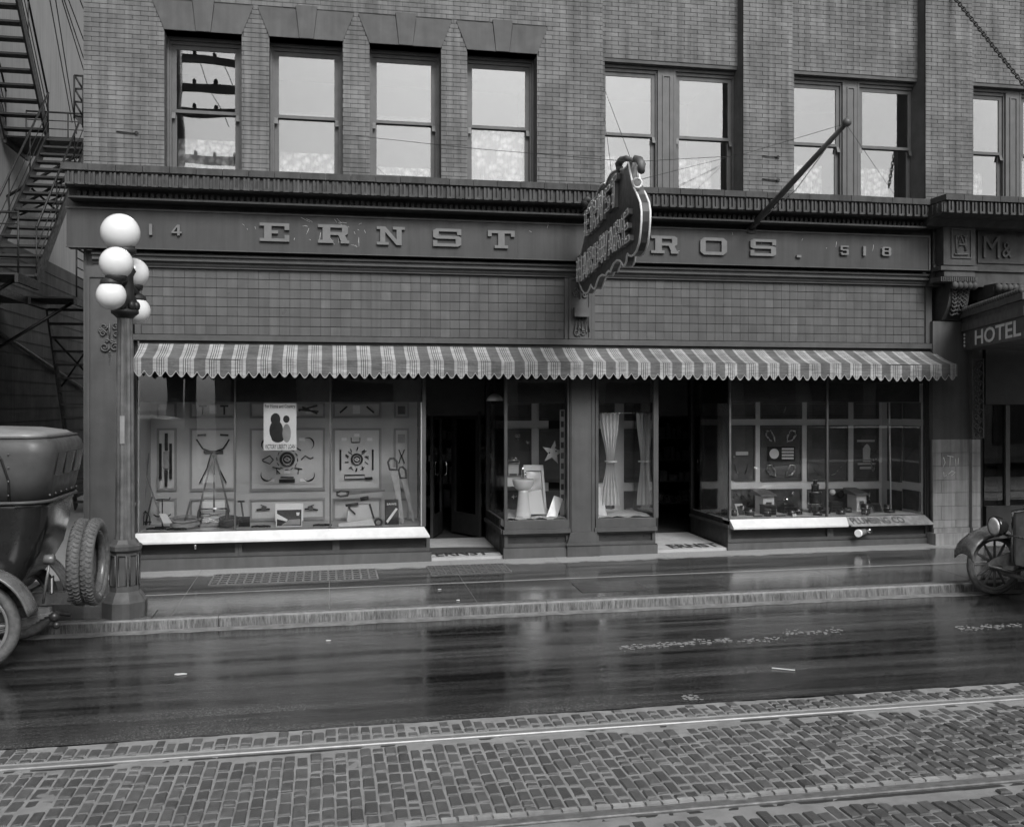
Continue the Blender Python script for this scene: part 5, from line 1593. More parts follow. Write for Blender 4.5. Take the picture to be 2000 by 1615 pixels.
def fender(y0, y1, R_, a0, a1):
    mb = MB()
    def fn(u, v):
        a = R(a0 + (a1 - a0) * u)
        y = y0 + (y1 - y0) * v
        rr = R_ - .035 * (2 * v - 1) ** 2
        return (xr + rr * math.cos(a), y, gz + .43 + rr * math.sin(a) - (.0))
    mb.grid(fn, 24, 8)
    return mb
for (a, b) in ((-4.58, -4.25), (-3.29, -2.98)):
    f_ = obj('fender', fender(a, b, .58, 12, 168), M['carfender'], car)
    sol = f_.modifiers.new('thick', 'SOLIDIFY'); sol.thickness = .012
    pts = [(xr + .55 * math.cos(R(t_)), a, gz + .43 + .55 * math.sin(R(t_))) for t_ in range(12, 169, 8)]
    obj('fender_bead', MB().tube(pts, .016, 6), M['carfender'], car)
    obj('running_board', MB().box(-5.6, -3.6, a, b, gz + .36, gz + .39), M['carfender'], car)
for (x, l) in ((-2.42, 'inner spare tyre'), (-2.295, 'outer spare tyre')):
    o = obj('spare_tyre', MB().torus((x, -3.80, gz + .915), .365, .064, 'x', 56, 14), M['rubber'], car, l)
    tr = MB()
    for k in range(54):
        a = 6.283 * k / 54
        for sg in (-1, 1):
            p0 = []
            for (dx, da) in ((0, 0), (.028, .045), (.05, .03)):
                aa = a + da + (.058 if sg > 0 else 0)
                rr = .365 + math.sqrt(max(0, .0655 ** 2 - dx ** 2))
                p0.append((x + sg * dx, -3.80 + rr * math.cos(aa), gz + .915 + rr * math.sin(aa)))
            tr.tube(p0, .0075, 4, False, False)
    obj('tread', tr, M['rubber'], o)['kind'] = 'stuff'
    obj('rim', MB().torus((x, -3.80, gz + .915), .305, .018, 'x', 40, 8, e=2.2), M['carfender'], o)
obj('tyre_carrier', MB().tube([(-2.55, -3.80, gz + .55), (-2.3, -3.80, gz + .50), (-2.24, -3.80, gz + .60)], .03, 8).tube([(-2.55, -3.80, gz + .9), (-2.42, -3.80, gz + .92)], .05, 10), M['carfender'], car)
obj('chassis', MB().box(-7.2, -2.62, YC - .42, YC - .34, gz + .42, gz + .54).box(-7.2, -2.62, YC + .34, YC + .42, gz + .42, gz + .54), M['carfender'], car)
for s_ in (-1, 1):
    mb = MB()
    for k in range(5):
        mb.tube([(-2.58 - .04 * k, YC + s_ * .46, gz + .50 - .022 * k), (-3.1, YC + s_ * .46, gz + .40 - .022 * k), (-3.7 + .08 * k, YC + s_ * .46, gz + .50 - .022 * k)], .014, 6)
    obj('leaf_spring', mb, M['carfender'], car)
obj('rear_axle', MB().tube([(xr, -4.43, gz + .43), (xr, -3.10, gz + .43)], .05, 10).sphere((xr, YC, gz + .43), .15, 14, 10), M['carfender'], car)
obj('tail_lamp', MB().lathe([(.02, -.05), (.045, -.04), (.05, .04), (.035, .05)], (-2.60, YC - .52, gz + 1.02), 14, 'x').tube([(-2.60, YC - .52, gz + .98), (-2.66, YC - .5, gz + .60)], .014, 6), M['carfender'], car)
obj('licence_plate', MB().box(-2.575, -2.565, YC - .60, YC - .48, gz + .70, gz + .86), M['carpaint'], car)
obj('plate_label', MB().box(-2.563, -2.560, YC - .60, YC - .55, gz + .71, gz + .85), M['cream'], car)
obj('spring_shackle', MB().sphere((-2.57, YC - .46, gz + .46), .05, 10, 8).sphere((-2.55, YC - .46, gz + .38), .04, 10, 8).tube([(-2.57, YC - .46, gz + .5), (-2.5, YC - .2, gz + .42)], .02, 6), M['black'], car)
# ---- car at the right, its front coming into view
wx, wy = 8.33, -3.12
gz2 = zr(wx, wy)
YD = wy - .70
car2 = thing('parked_car', 'front corner of a light mudguarded car with spoked wheel at the right edge', 'car', (wx + 1.4, YD, gz2))
wheel(car2, (wx, wy, gz2 + .39), .39, .036, 'y', 12, 'kerb side front wheel')
wheel(car2, (wx, wy - 1.40, gz2 + .39), .39, .036, 'y', 12); wheel(car2, (wx + 2.7, wy, gz2 + .39), .39, .042, 'y', 12); wheel(car2, (wx + 2.7, wy - 1.40, gz2 + .39), .39, .042, 'y', 12)
m2 = M['carfender']
lt2 = mat('wet_grey_fender', 0.30, 0.22, 0.25, 7, 0.04, 50, 0.5)
def fender2(y0, y1):
    mb = MB()
    def fn(u, v):
        prof = [(-.43, .46), (-.43, .56), (-.37, .66), (-.25, .75), (-.06, .81), (.12, .78), (.30, .64), (.46, .42), (.7, .28), (1.2, .26)]
        t = u * (len(prof) - 1); i = min(int(t), len(prof) - 2); f = t - i
        x = prof[i][0] * (1 - f) + prof[i + 1][0] * f; z = prof[i][1] * (1 - f) + prof[i + 1][1] * f
        return (wx + x, y0 + (y1 - y0) * v, gz2 + z + .07 - .08 * (2 * v - 1) ** 2)
    return mb.grid(fn, 40, 8)
for (a, b) in ((wy - .17, wy + .20), (wy - 1.58, wy - 1.22)):
    f_ = obj('fender', fender2(a, b), m2, car2)
    sol = f_.modifiers.new('thick', 'SOLIDIFY'); sol.thickness = .012
    obj('fender_apron', MB().add([(wx - .25, a, gz2 + .72), (wx - .06, a, gz2 + .78), (wx + .12, a, gz2 + .75), (wx + .30, a, gz2 + .61), (wx + .46, a - .02, gz2 + .40), (wx + .8, a - .3, gz2 + .40), (wx + .6, a - .3, gz2 + .66), (wx + .2, a - .22, gz2 + .80)], [tuple(range(8))]), lt2, car2)
hl_ = at(1943, 1028, YD + .36)
for y in (hl_.y, YD - .36):
    c = Vector((hl_.x, y, hl_.z))
    L_ = obj('headlight', MB().lathe([(.125, -.012), (.13, .0), (.128, .03), (.10, .11), (.05, .16), (.02, .17)], c, 24, 'x'), M['carpaint'], car2)
    obj('lens', MB().lathe([(.112, -.014), (.08, -.022), (.02, -.026)], c, 24, 'x'), M['lens'], L_)
    obj('headlight_bracket', MB().tube([c + Vector((.1, 0, -.06)), c + Vector((.2, 0, -.14)), c + Vector((.35, -.05 if y > YD else .05, -.14))], .016, 6), M['carfender'], L_)
obj('lamp_bar', MB().tube([(hl_.x + .12, YD + .36, hl_.z - .10), (hl_.x + .12, YD - .36, hl_.z - .10)], .014, 6), M['carfender'], car2)
fh = at(1930, 1104, YD + .36)
for y in (YD + .36, YD - .36):
    obj('frame_horn', MB().slab([(fh.x, y, fh.z), (fh.x + .10, y, fh.z + .07), (fh.x + .28, y, fh.z + .14), (fh.x + .6, y, fh.z + .16), (fh.x + .6, y, fh.z + .02), (fh.x + .3, y, fh.z - .02)], (0, .05, 0)), M['carfender'], car2)
    obj('front_spring', MB().tube([(fh.x, y + .02, fh.z), (fh.x + .35, y + .02, fh.z - .10), (fh.x + .8, y + .02, fh.z + .02)], .022, 6), M['carfender'], car2)
obj('front_axle', MB().tube([(wx, wy, gz2 + .36), (wx, wy - .2, gz2 + .30), (wx, wy - 1.2, gz2 + .30), (wx, wy - 1.4, gz2 + .36)], .03, 8), M['carfender'], car2)
obj('radiator', MB().box(wx - .02, wx + .12, YD - .30, YD + .30, gz2 + .45, gz2 + 1.12), lt2, car2)
obj('radiator_shell', ring(MB(), -.33, .33, gz2 + .42, gz2 + 1.16, wx - .04, wx + .13, .05, .05, .05, .06) if False else MB().tube([(wx - .03, YD - .31, gz2 + .44), (wx - .03, YD - .31, gz2 + 1.10), (wx - .03, YD, gz2 + 1.16), (wx - .03, YD + .31, gz2 + 1.10), (wx - .03, YD + .31, gz2 + .44)], .03, 8), M['chrome'], car2)
obj('hood', loft([[(wx + .12, YD - .30, gz2 + .5), (wx + 1.2, YD - .38, gz2 + .5), (wx + 1.2, YD + .38, gz2 + .5), (wx + .12, YD + .30, gz2 + .5)], [(wx + .12, YD - .30, gz2 + 1.0), (wx + 1.2, YD - .38, gz2 + 1.08), (wx + 1.2, YD + .38, gz2 + 1.08), (wx + .12, YD + .30, gz2 + 1.0)], [(wx + .12, YD - .12, gz2 + 1.12), (wx + 1.2, YD - .15, gz2 + 1.2), (wx + 1.2, YD + .15, gz2 + 1.2), (wx + .12, YD + .12, gz2 + 1.12)]], False), lt2, car2)
obj('body', MB().box(wx + 1.2, wx + 3.4, YD - .62, YD + .62, gz2 + .42, gz2 + 1.25), lt2, car2)
obj('top_cloth', MB().box(wx + 1.4, wx + 3.4, YD - .62, YD + .62, gz2 + 1.8, gz2 + 1.95), M['carcloth'], car2)
for s_ in (-1, 1):
    obj('top_bow', MB().tube([(wx + 2.6, YD + s_ * .6, gz2 + 1.25), (wx + 1.5, YD + s_ * .6, gz2 + 1.82)], .02, 6).tube([(wx + 2.8, YD + s_ * .6, gz2 + 1.25), (wx + 3.3, YD + s_ * .6, gz2 + 1.82)], .02, 6), M['iron'], car2)

# ================================================================== ALLEY ON THE LEFT
XA = -6.1
al = thing('alley_building', 'pale stuccoed building across the alley at the left edge', 'building', (XA, 8, 0))
obj('stucco_wall', MB().box(XA - 8, XA, -.2, 30, 5.4, 14), M['stucco'], al)
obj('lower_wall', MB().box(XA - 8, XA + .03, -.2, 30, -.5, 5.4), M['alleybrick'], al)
c = []
mb = MB()
for k in range(20):
    z = .0 + .27 * k
    mb.box(XA + .031, XA + .038, 4, 16, z, z + .008)
obj('course_lines', mb, M['soffit'], al)['kind'] = 'stuff'
obj('gutter_pipe', MB().tube([(XA + .08, 5.4, 3.6), (XA + .08, 12.5, 2.55)], .035, 8), M['ironlt'], al)
struct('alley_ground', sheet(XA - .0, XL, 0.3, 30, lambda x, y: -.06, 2, 4), M['pavement'])
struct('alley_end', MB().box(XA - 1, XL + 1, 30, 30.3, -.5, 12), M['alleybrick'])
fe = thing('fire_escape', 'black iron fire escape stairs zigzagging up the alley wall', 'fire escape', (-5.3, 5, 0))
def flight(x0, x1, ya, za, yb, zb, n, rail=True):
    """stair from (ya, za) up or down to (yb, zb)"""
    for x in (x0, x1):
        d = Vector((0, yb - ya, zb - za)).normalized(); up = Vector((0, -d.z, d.y));
        if up.z < 0: up = -up
        P = [Vector((x, ya, za)), Vector((x, yb, zb))]
        mb = MB(); o_ = up * .10; s_ = Vector((.018, 0, 0))
        mb.hexa([P[0] - o_ - s_, P[0] - o_ + s_, P[1] - o_ + s_, P[1] - o_ - s_, P[0] + o_ - s_, P[0] + o_ + s_, P[1] + o_ + s_, P[1] + o_ - s_])
        obj('stringer', mb, M['iron'], fe)
        if rail:
            hr = MB(); R0, R1 = P[0] + Vector((0, 0, .85)), P[1] + Vector((0, 0, .85))
            hr.tube([R0, R1], .020, 6)
            for f in (.35, .62): hr.tube([P[0] + Vector((0, 0, .85 * f)), P[1] + Vector((0, 0, .85 * f))], .009, 5)
            for k in range(4):
                t = k / 3; q = P[0] * (1 - t) + P[1] * t
                hr.tube([q, q + Vector((0, 0, .85))], .012, 5)
            obj('handrail', hr, M['iron'], fe)
    for k in range(n):
        t = (k + .5) / n
        y, z = ya + (yb - ya) * t, za + (zb - za) * t
        obj('tread', MB().box(x0 + .019, x1 - .019, y - .11, y + .11, z - .018, z + .018), M['iron'], fe)
def platform(x0, x1, y0, y1, z, sides='xXyY'):
    mb = MB(); y = y0
    while y < y1:
        mb.box(x0, x1, y, y + .055, z - .03, z); y += .075
    mb.box(x0, x0 + .05, y0, y1, z - .14, z - .031); mb.box(x1 - .05, x1, y0, y1, z - .14, z - .031)
    o = obj('platform', mb, M['iron'], fe)
    rl = MB()
    for (s, a, b) in (('X', (x1, y0), (x1, y1)), ('y', (x0, y0), (x1, y0)), ('Y', (x0, y1), (x1, y1)), ('x', (x0, y0), (x0, y1))):
        if s not in sides: continue
        A, B = Vector((a[0], a[1], z)), Vector((b[0], b[1], z))
        for h in (.2, .37, .54, .71, .88): rl.tube([A + Vector((0, 0, h)), B + Vector((0, 0, h))], .011 if h < .8 else .02, 5)
        m = max(2, int((B - A).length / .8) + 1)
        for k in range(m):
            q = A + (B - A) * (k / (m - 1)); rl.tube([q, q + Vector((0, 0, .9))], .016, 5)
    if sides: obj('platform_rail', rl, M['iron'], fe)
flight(-5.25, -4.50, 5.85, 7.35, 2.3, 4.18, 17)
flight(-5.25, -4.50, 5.75, 4.18, 7.95, 0.05, 16, False)
flight(-6.02, -5.28, 5.9, 7.35, 2.2, 11.2, 18)
platform(-6.05, -4.45, 5.85, 7.3, 7.35, 'XY')
platform(-6.05, -4.45, 1.2, 2.3, 4.18, 'yx')
platform(-6.05, -5.27, 2.3, 5.75, 4.18, '')
platform(-5.27, -4.45, 4.6, 5.75, 4.18, 'X')
br = MB()
for (y, z) in ((1.5, 4.1), (4.9, 4.1), (6.2, 7.25), (7.1, 7.25)):
    br.tube([(XA, y, z - 1.0), (-4.6, y, z)], .03, 6)
obj('wall_bracket', br, M['iron'], fe)['kind'] = 'stuff'
xb_ = MB()
for (a, b) in (((-5.2, 6.1, 3.5), (-4.5, 6.6, 2.6)), ((-4.5, 6.1, 3.5), (-5.2, 6.6, 2.6)), ((-5.2, 4.6, 6.1), (-4.5, 3.9, 5.5)), ((-4.5, 4.6, 6.1), (-5.2, 3.9, 5.5))):
    xb_.tube([a, b], .02, 5)
obj('cross_brace', xb_, M['iron'], fe)['kind'] = 'stuff'
# lattice balcony end on our building's corner
t = thing('balcony_lattice', 'narrow iron lattice of a side balcony at the brick corner', 'railing', tuple(at(154, 235, 4)))
def lp(px, py): return atX(px, py, -4.03) if False else at(px, py, 4.0)
mb = MB()
for pts in ([(145, 148), (145, 232)], [(162, 150), (162, 250)], [(145, 148), (166, 149)], [(145, 174), (162, 174)], [(145, 199), (162, 200)], [(145, 226), (162, 228)], [(147, 150), (161, 173)], [(147, 176), (161, 199)], [(147, 202), (161, 226)]):
    mb.tube([lp(*p) for p in pts], .018, 6)
obj('lattice', mb, M['iron'], t)
obj('balcony_floor', MB().slab([lp(144, 228), lp(170, 228), lp(170, 256), lp(161, 247)], (0, 1.2, 0)), M['iron'], t)
# alley wires
for k, (a, b, ya, yb) in enumerate((((92, -30), (141, 240), 5, 9.5), ((104, -30), (150, 262), 5, 9.5), ((118, -10), (175, 175), 6, 10), ((122, -10), (180, 165), 6, 10), ((130, -10), (190, 150), 6, 10), ((152, -10), (200, 110), 6, 10))):
    wire([at(a[0], a[1], ya), at(b[0], b[1], yb)], .011, ('leftmost thin wire in front of the pale alley wall', 'second thin wire from the left before the pale alley wall', 'first dark cable dropping behind the brick corner', 'second dark cable dropping behind the brick corner', 'third dark cable dropping behind the brick corner', 'rightmost dark cable at the top of the brick corner')[k], 'alley_wire', 'iron', 'wires strung up the alley')
# pole across the street whose reflection shows in the first window
px_, py_ = -4.45, -16.0
po = thing('utility_pole', 'wooden utility pole with crossarms across the street, mirrored in the first window', 'pole', (px_, py_, -.1))
obj('shaft', MB().tube([(px_, py_, -.3), (px_, py_, 13.6)], [.24, .17], 14), M['wooddk'], po)
for z in (12.5, 11.75, 11.0, 9.5):
    a_ = obj('crossarm', MB().box(px_ - .3, px_ + 2.7, py_ - .2, py_ - .05, z, z + .22), M['wooddk'], po)
    for k in range(4):
        obj('insulator', MB().lathe([(.02, 0), (.06, .04), (.05, .12), (.02, .15)], (px_ + .5 + .6 * k, py_ - .12, z + .22), 8), M['black'], a_)
for k in range(3):
    x = px_ + .5 + .84 * k
    wire([(x, py_ - .1, 12.85 - .4 * (k % 3)), (x, -26, 13.4 - .4 * (k % 3))], .012, ('lowest', 'middle', 'highest')[2 - k % 3] + ' overhead wire at the pole across the street', 'overhead_wire', 'iron', 'overhead wires across the street')

# ================================================================== GOODS IN THE LEFT SHOW WINDOW
def T(name, lab, cat, px, py, Y, grp=None):
    return thing(name, lab, cat, tuple(at(px, py, Y)), grp)
YP = .985                                     # face of the panels
# poster on the glass
ps = T('liberty_loan_poster', 'white printed loan poster hanging inside the left show window glass', 'poster', 547, 879, .10)
x0, x1 = XX(515, .10), XX(579, .10); z1, z0 = ZZ(787.5, .10, 547), ZZ(879, .10, 547)
obj('sheet', MB().box(x0, x1, .10, .104, z0, z1), M['poster'], ps)
pw, phh = x1 - x0, z1 - z0
def ptxt(body, u0, u1, v0, v1):
    lettering('lettering', body, M['ink'], ps, lambda u, v, d: Vector((x0 + pw * (u0 + (u1 - u0) * u), .0995 - d, z0 + phh * (v0 + (v1 - v0) * v))), .0008)
ptxt('For Home and Country', .04, .96, .875, .975); ptxt('VICTORY LIBERTY LOAN', .04, .96, .025, .125)
def blob(pts, m, off):
    mb = MB().slab([(x0 + pw * u, .0992 - off, z0 + phh * v) for (u, v) in pts], (0, .0006, 0))
    obj('printed_shape', mb, M[m], ps)
def oval(cx, cy, rx, ry): return [(cx + rx * math.cos(6.283 * k / 18), cy + ry * math.sin(6.283 * k / 18)) for k in range(18)]
blob(oval(.38, .42, .21, .22), 'ink', 0); blob(oval(.36, .66, .15, .13), 'ink', .0007); blob(oval(.43, .26, .2, .1), 'ink', .0014)        # plain dark and grey masses only
blob(oval(.70, .36, .13, .2), 'ink2', .0021); blob(oval(.69, .66, .1, .08), 'ink', .0028)
# tool boards: each panel card with its mounted tools
def board_thing(lab, cpx, cpy): return T('tool_display_board', lab, 'tool board', cpx, cpy, YP)
def flat(par, name, pts, m='ironlt', th=.02, Y=YP - .02):
    return obj(name, MB().slab([at(a, b, Y) for (a, b) in pts], (0, -th, 0)), M[m], par)
def rod(par, name, pts, r=.008, m='iron', Y=YP - .03):
    return obj(name, MB().tube([at(a, b, Y) for (a, b) in pts], r, 6), M[m], par)
def sickle(par, cx, cy, r, a0, a1):
    pts = []
    for k in range(13):
        a = R(a0 + (a1 - a0) * k / 12); pts.append((cx + r * math.cos(a), cy - r * math.sin(a)))
    for k in range(12, -1, -1):
        a = R(a0 + (a1 - a0) * k / 12); q = r * (.72 + .25 * abs(k / 12 - .5) * 2); pts.append((cx + q * math.cos(a) , cy - q * math.sin(a)))
    flat(par, 'sickle', pts, 'black', .01)
b3 = board_thing('large tool board with four sickles round a dark emblem disc', 561, 900)
c = at(561, 897, YP - .02)
obj('card', MB().slab([at(a, b, YP - .004) for (a, b) in ((505, 852), (512, 846), (612, 846), (618, 852), (618, 940), (612, 945), (512, 945), (505, 940))], (0, -.006, 0)), M['cream'], b3)
def emblem(par, px, py, rpx):
    c = at(px, py, YP - .03); r = at(px + rpx, py, YP - .03).x - c.x
    e = obj('emblem_disc', MB().lathe([(r, -.008), (r, .012)], c, 32, 'y'), M['black'], par)
    rg = MB().torus(c + Vector((0, -.012, 0)), r * .62, .003, 'y', 32, 6)
    d = r * .34
    for (u, v) in ((-.25, .05), (.25, -.05)):
        rg.tube([c + Vector((d * (u + a), -.012, d * (v + b))) for (a, b) in ((-.9, 0), (0, .8), (.9, 0), (0, -.8))], .006, 5, True)
    obj('emblem_mark', rg, M['poster'], e)
    me = lettering('emblem_lettering', 'TOOLS', M['poster'], e, lambda u, v, dd: c + Vector(((r * (.66 + .2 * (v))) * math.sin(-.7 + 1.4 * u), -.0125 - dd, -(r * (.66 + .2 * (1 - v))) * math.cos(-.7 + 1.4 * u))), .001)
emblem(b3, 561, 897, 15)
for k in range(12):
    a = 6.283 * k / 12; rod(b3, 'small_tool', [(561 + 20 * math.cos(a - .12), 897 + 20 * math.sin(a - .12)), (561 + 21 * math.cos(a + .2), 897 + 21 * math.sin(a + .2))], .006)
for (px, py) in ((590, 858), (530, 938), (592, 938), (561, 922)): flat(b3, 'price_card', [(px - 6, py - 3), (px + 6, py - 3), (px + 6, py + 3), (px - 6, py + 3)], 'poster', .004)
for (cx, cy, a0, a1) in ((602, 866, -60, 130), (522, 868, 50, 240), (521, 928, 150, 330), (603, 928, -150, 30)):
    sickle(b3, cx, cy, 12, a0, a1)
for pts in ([(540, 918), (547, 925)], [(575, 872), (588, 880)], [(512, 898), (527, 890), (534, 898), (527, 906), (512, 900)], [(588, 898), (596, 890), (606, 896), (612, 893)], [(532, 912), (548, 916), (540, 914), (541, 926)], [(575, 914), (590, 916), (583, 915), (582, 926)], [(548, 932), (574, 932)]):
    rod(b3, 'small_tool', pts)
flat(b3, 'spirit_level', [(545, 936), (576, 935), (576, 942), (545, 943)], 'black')
b4 = board_thing('tool board with a small emblem disc and saw frame', 697, 900)
obj('card', MB().slab([at(a, b, YP - .004) for (a, b) in ((663, 852), (668, 846), (728, 846), (733, 852), (733, 938), (663, 938))], (0, -.006, 0)), M['cream'], b4)
emblem(b4, 697, 897, 12)
for k in range(10):
    a = 6.283 * k / 10 + .3; rod(b4, 'small_tool', [(697 + 17 * math.cos(a), 897 + 17 * math.sin(a)), (697 + 24 * math.cos(a + .1), 897 + 24 * math.sin(a + .1))], .006 + .003 * (k % 3))
for (px, py) in ((672, 858), (722, 858), (697, 850)): flat(b4, 'price_card', [(px - 5, py - 3), (px + 5, py - 3), (px + 5, py + 3), (px - 5, py + 3)], 'poster', .004)
for pts in ([(665, 878), (665, 918)], [(728, 878), (728, 918)]):
    rod(b4, 'file', pts, .014)
for pts in ([(686, 855), (686, 864), (703, 864), (703, 855)], [(680, 882), (688, 888)], [(706, 888), (716, 880)], [(684, 912), (690, 918)], [(704, 918), (712, 912)], [(675, 890), (680, 895)], [(714, 892), (720, 896)]):
    rod(b4, 'small_tool', pts, .006)
rod(b4, 'hacksaw', [(673, 928), (712, 927), (713, 935), (673, 936), (673, 928)], .008)
flat(b4, 'hacksaw_handle', [(713, 932), (727, 931), (728, 936), (713, 937)], 'black')
b2 = board_thing('tool board with shears fanned above the lawn mower', 416, 880)
for sg in (-1, 1):
    rod(b2, 'shears', [(416 + sg * 32, 858), (416 + sg * 20, 876), (416 + sg * 4, 882)], .012)
    rod(b2, 'shears', [(416 + sg * 30, 850), (416 + sg * 14, 849)], .014)
    rod(b2, 'long_tool', [(416 + sg * 3, 884), (416 + sg * 12, 915), (416 + sg * 26, 943)], .010)
flat(b2, 'rake_head', [(398, 880), (436, 880), (436, 885), (398, 885)], 'black')
b1 = board_thing('narrow tool board with two dark upright bars', 325, 900)
for x in (311, 331): flat(b1, 'dark_bar', [(x, 866), (x + 5, 866), (x + 5, 935), (x, 935)], 'black')
flat(b1, 'centre_tool', [(322, 846), (328, 846), (328, 880), (322, 880)], 'ink'); flat(b1, 'centre_tool', [(321, 918), (328, 918), (327, 950), (322, 950)], 'ink')
flat(b1, 'printed_card', [(319, 882), (330, 882), (330, 915), (319, 915)], 'ink2', .004)
b5 = board_thing('low tool board with two hand drills pointing inward', 561, 994)
for sg in (-1, 1):
    rod(b5, 'hand_drill', [(561 + sg * 60, 996), (561 + sg * 50, 994), (561 + sg * 34, 994)], .014)
    obj('drill_gear', MB().lathe([(.035, -.01), (.035, .01)], at(561 + sg * 46, 992, YP - .04), 14, 'y'), M['ironlt'], b5)
    rod(b5, 'drill_crank', [(561 + sg * 52, 986), (561 + sg * 40, 990)], .008)
for (lab, cx, items) in (('top tool board with shears behind the loan poster', 605, [((583, 802), (620, 792)), ((583, 800), (622, 804)), ((590, 795), (620, 808))]),
                         ('top tool board with two pipe wrenches', 697, [((664, 806), (678, 794)), ((716, 794), (730, 806))]),
                         ('top tool board with two hammers above the mower', 417, [((396, 792), (396, 810)), ((438, 792), (438, 810)), ((388, 793), (404, 793)), ((430, 793), (446, 793))])):
    b_ = board_thing(lab, cx, 800)
    for (p, q) in items: rod(b_, 'hung_tool', [p, q], .014)
    flat(b_, 'price_card', [(cx - 8, 792), (cx + 6, 792), (cx + 6, 808), (cx - 8, 808)], 'poster', .004)
b6 = board_thing('narrow tool board with compass dividers behind the saws', 784, 880)
rod(b6, 'dividers', [(779, 905), (784, 890), (779, 878)], .008); rod(b6, 'dividers', [(790, 905), (785, 890), (790, 878)], .008)
flat(b6, 'pattern_card', [(777, 848), (791, 848), (791, 864), (777, 864)], 'ink2', .004)
flat(b6, 'hung_lock', [(777, 793), (791, 793), (791, 809), (777, 809)], 'ironlt', .03)
# standing goods: bases on the display floor
def flo(px, Y, z=zf1 + .004): p = at(px, HY, Y); return Vector((p.x, Y, z))
# lawn mower
lm = thing('lawn_mower', 'reel lawn mower with tall crossed handles in the left show window', 'lawn mower', tuple(flo(418, .55)))
cx = flo(418, .55)
wl = XX(389, .55); wr_ = XX(444, .55)
for x in (wl, wr_):
    w_ = obj('wheel', MB().torus((x, .55, zf1 + .13), .11, .018, 'x', 24, 8), M['ironlt'], lm)
    for k in range(5):
        a = 6.283 * k / 5; obj('spoke', MB().tube([(x, .55, zf1 + .13), (x, .55 + .11 * math.cos(a), zf1 + .13 + .11 * math.sin(a))], .008, 5), M['ironlt'], w_)
rl = MB()
for k in range(5):
    a0 = 6.283 * k / 5
    rl.tube([(wl + .03 + (wr_ - wl - .06) * i / 10, .55 + .07 * math.cos(a0 + i * .16), zf1 + .12 + .07 * math.sin(a0 + i * .16)) for i in range(11)], .009, 5)
obj('reel', rl, M['steel'], lm)
obj('roller', MB().tube([(wl + .02, .48, zf1 + .035), (wr_ - .02, .48, zf1 + .035)], .032, 10), M['wood'], lm)
obj('crossbar', MB().tube([(wl, .55, zf1 + .26), (wr_, .55, zf1 + .26)], .013, 8), M['chrome'], lm)
obj('grass_box', MB().box(wl + .04, wr_ - .04, .62, .9, zf1 + .04, zf1 + .36), M['greyrail'], lm)
ap = at(418, 884, .75)
for s_ in (-1, 1):
    obj('handle', MB().tube([at(418 + s_ * 30, 1000, .6), ap + Vector((s_ * .015, 0, .0))], .013, 8), M['wood'], lm)
obj('handle', MB().tube([at(418, 1000, .6), ap + Vector((0, 0, .02))], .013, 8), M['wood'], lm)
obj('handle_grip', MB().tube([ap + Vector((-.13, 0, .0)), ap + Vector((.13, 0, 0))], .017, 8), M['wooddk'], lm)
# long handled tools at the left
def longtool(name, lab, cat, a, b, Ya, Yb, head, r=.010, m='wood'):
    t = T(name, lab, cat, b[0], b[1], Yb)
    A, B = at(a[0], a[1], Ya), at(b[0], b[1], Yb); B.z = max(B.z, zf1 + .02)
    obj('handle', MB().tube([A, B], r, 8), M[m], t)
    if head == 'rake':
        obj('head', MB().tube([B + Vector((-.12, 0, .02)), B + Vector((.12, 0, .02))], .009, 6), M['iron'], t)
        for k in range(7): obj('tine', MB().tube([B + Vector((-.12 + .04 * k, 0, .02)), B + Vector((-.12 + .04 * k, -.06, .0))], .005, 5), M['iron'], t)
    elif head == 'shovel':
        d = (B - A).normalized()
        obj('blade', MB().hexa([B + Vector((-.05, 0, .12)), B + Vector((.05, -.02, .12)), B + Vector((.05, .0, .125)), B + Vector((-.05, .02, .125)), B + Vector((.02, -.10, .0)), B + Vector((.14, -.11, .0)), B + Vector((.14, -.09, .0)), B + Vector((.02, -.08, .0))]), M['white'], t)
    elif head == 'spade':
        obj('blade', MB().box(B.x - .08, B.x + .08, B.y - .012, B.y + .012, zf1 + .004, zf1 + .15), M['iron'], t)
        obj('grip', MB().tube([A + Vector((-.05, 0, 0)), A + Vector((.05, 0, 0))], .014, 8), M['black'], t)
    elif head == 'fork':
        for k in range(4): obj('tine', MB().tube([B + Vector((0, 0, .2)), B + Vector((-.06 + .04 * k, -.02, .12)), B + Vector((-.06 + .04 * k, -.03, 0))], .006, 5), M['iron'], t)
    return t
longtool('garden_rake', 'pale long handled rake leaning in the far left corner of the window', 'rake', (291, 885), (278, 1022), .75, .45, 'rake')
longtool('shovel', 'long handled shovel with a bright white blade lying at the left', 'shovel', (284, 925), (318, 1020), .7, .30, 'shovel')
longtool('hay_fork', 'dark hay fork propped beside the shovel', 'fork', (297, 970), (284, 1025), .6, .4, 'fork', .011, 'wooddk')
longtool('short_spade', 'black spade with a grip handle right of the mower', 'spade', (471, 979), (477, 1028), .55, .45, 'spade', .013, 'wooddk')
longtool('hammer', 'pale handled sledge hammer standing left of the mower', 'hammer', (371, 980), (360, 1022), .5, .40, 'none', .014)
hm_ = at(371, 979, .5); 
tl = thing('tool_rack', 'black iron rack with curled arms standing by the shovels', 'rack', tuple(flo(317, .6)))
zt_ = ZZ(975, .6, 317)
x = XX(317, .6)
obj('stem', MB().tube([(x, .6, zf1), (x, .6, zt_)], .010, 6), M['iron'], tl)
obj('upper_arms', MB().tube([(x - .11, .6, zt_ + .02), (x - .09, .6, zt_ - .01), (x, .6, zt_), (x + .09, .6, zt_ - .01), (x + .11, .6, zt_ + .03)], .009, 6), M['iron'], tl)
z_ = zf1 + .16
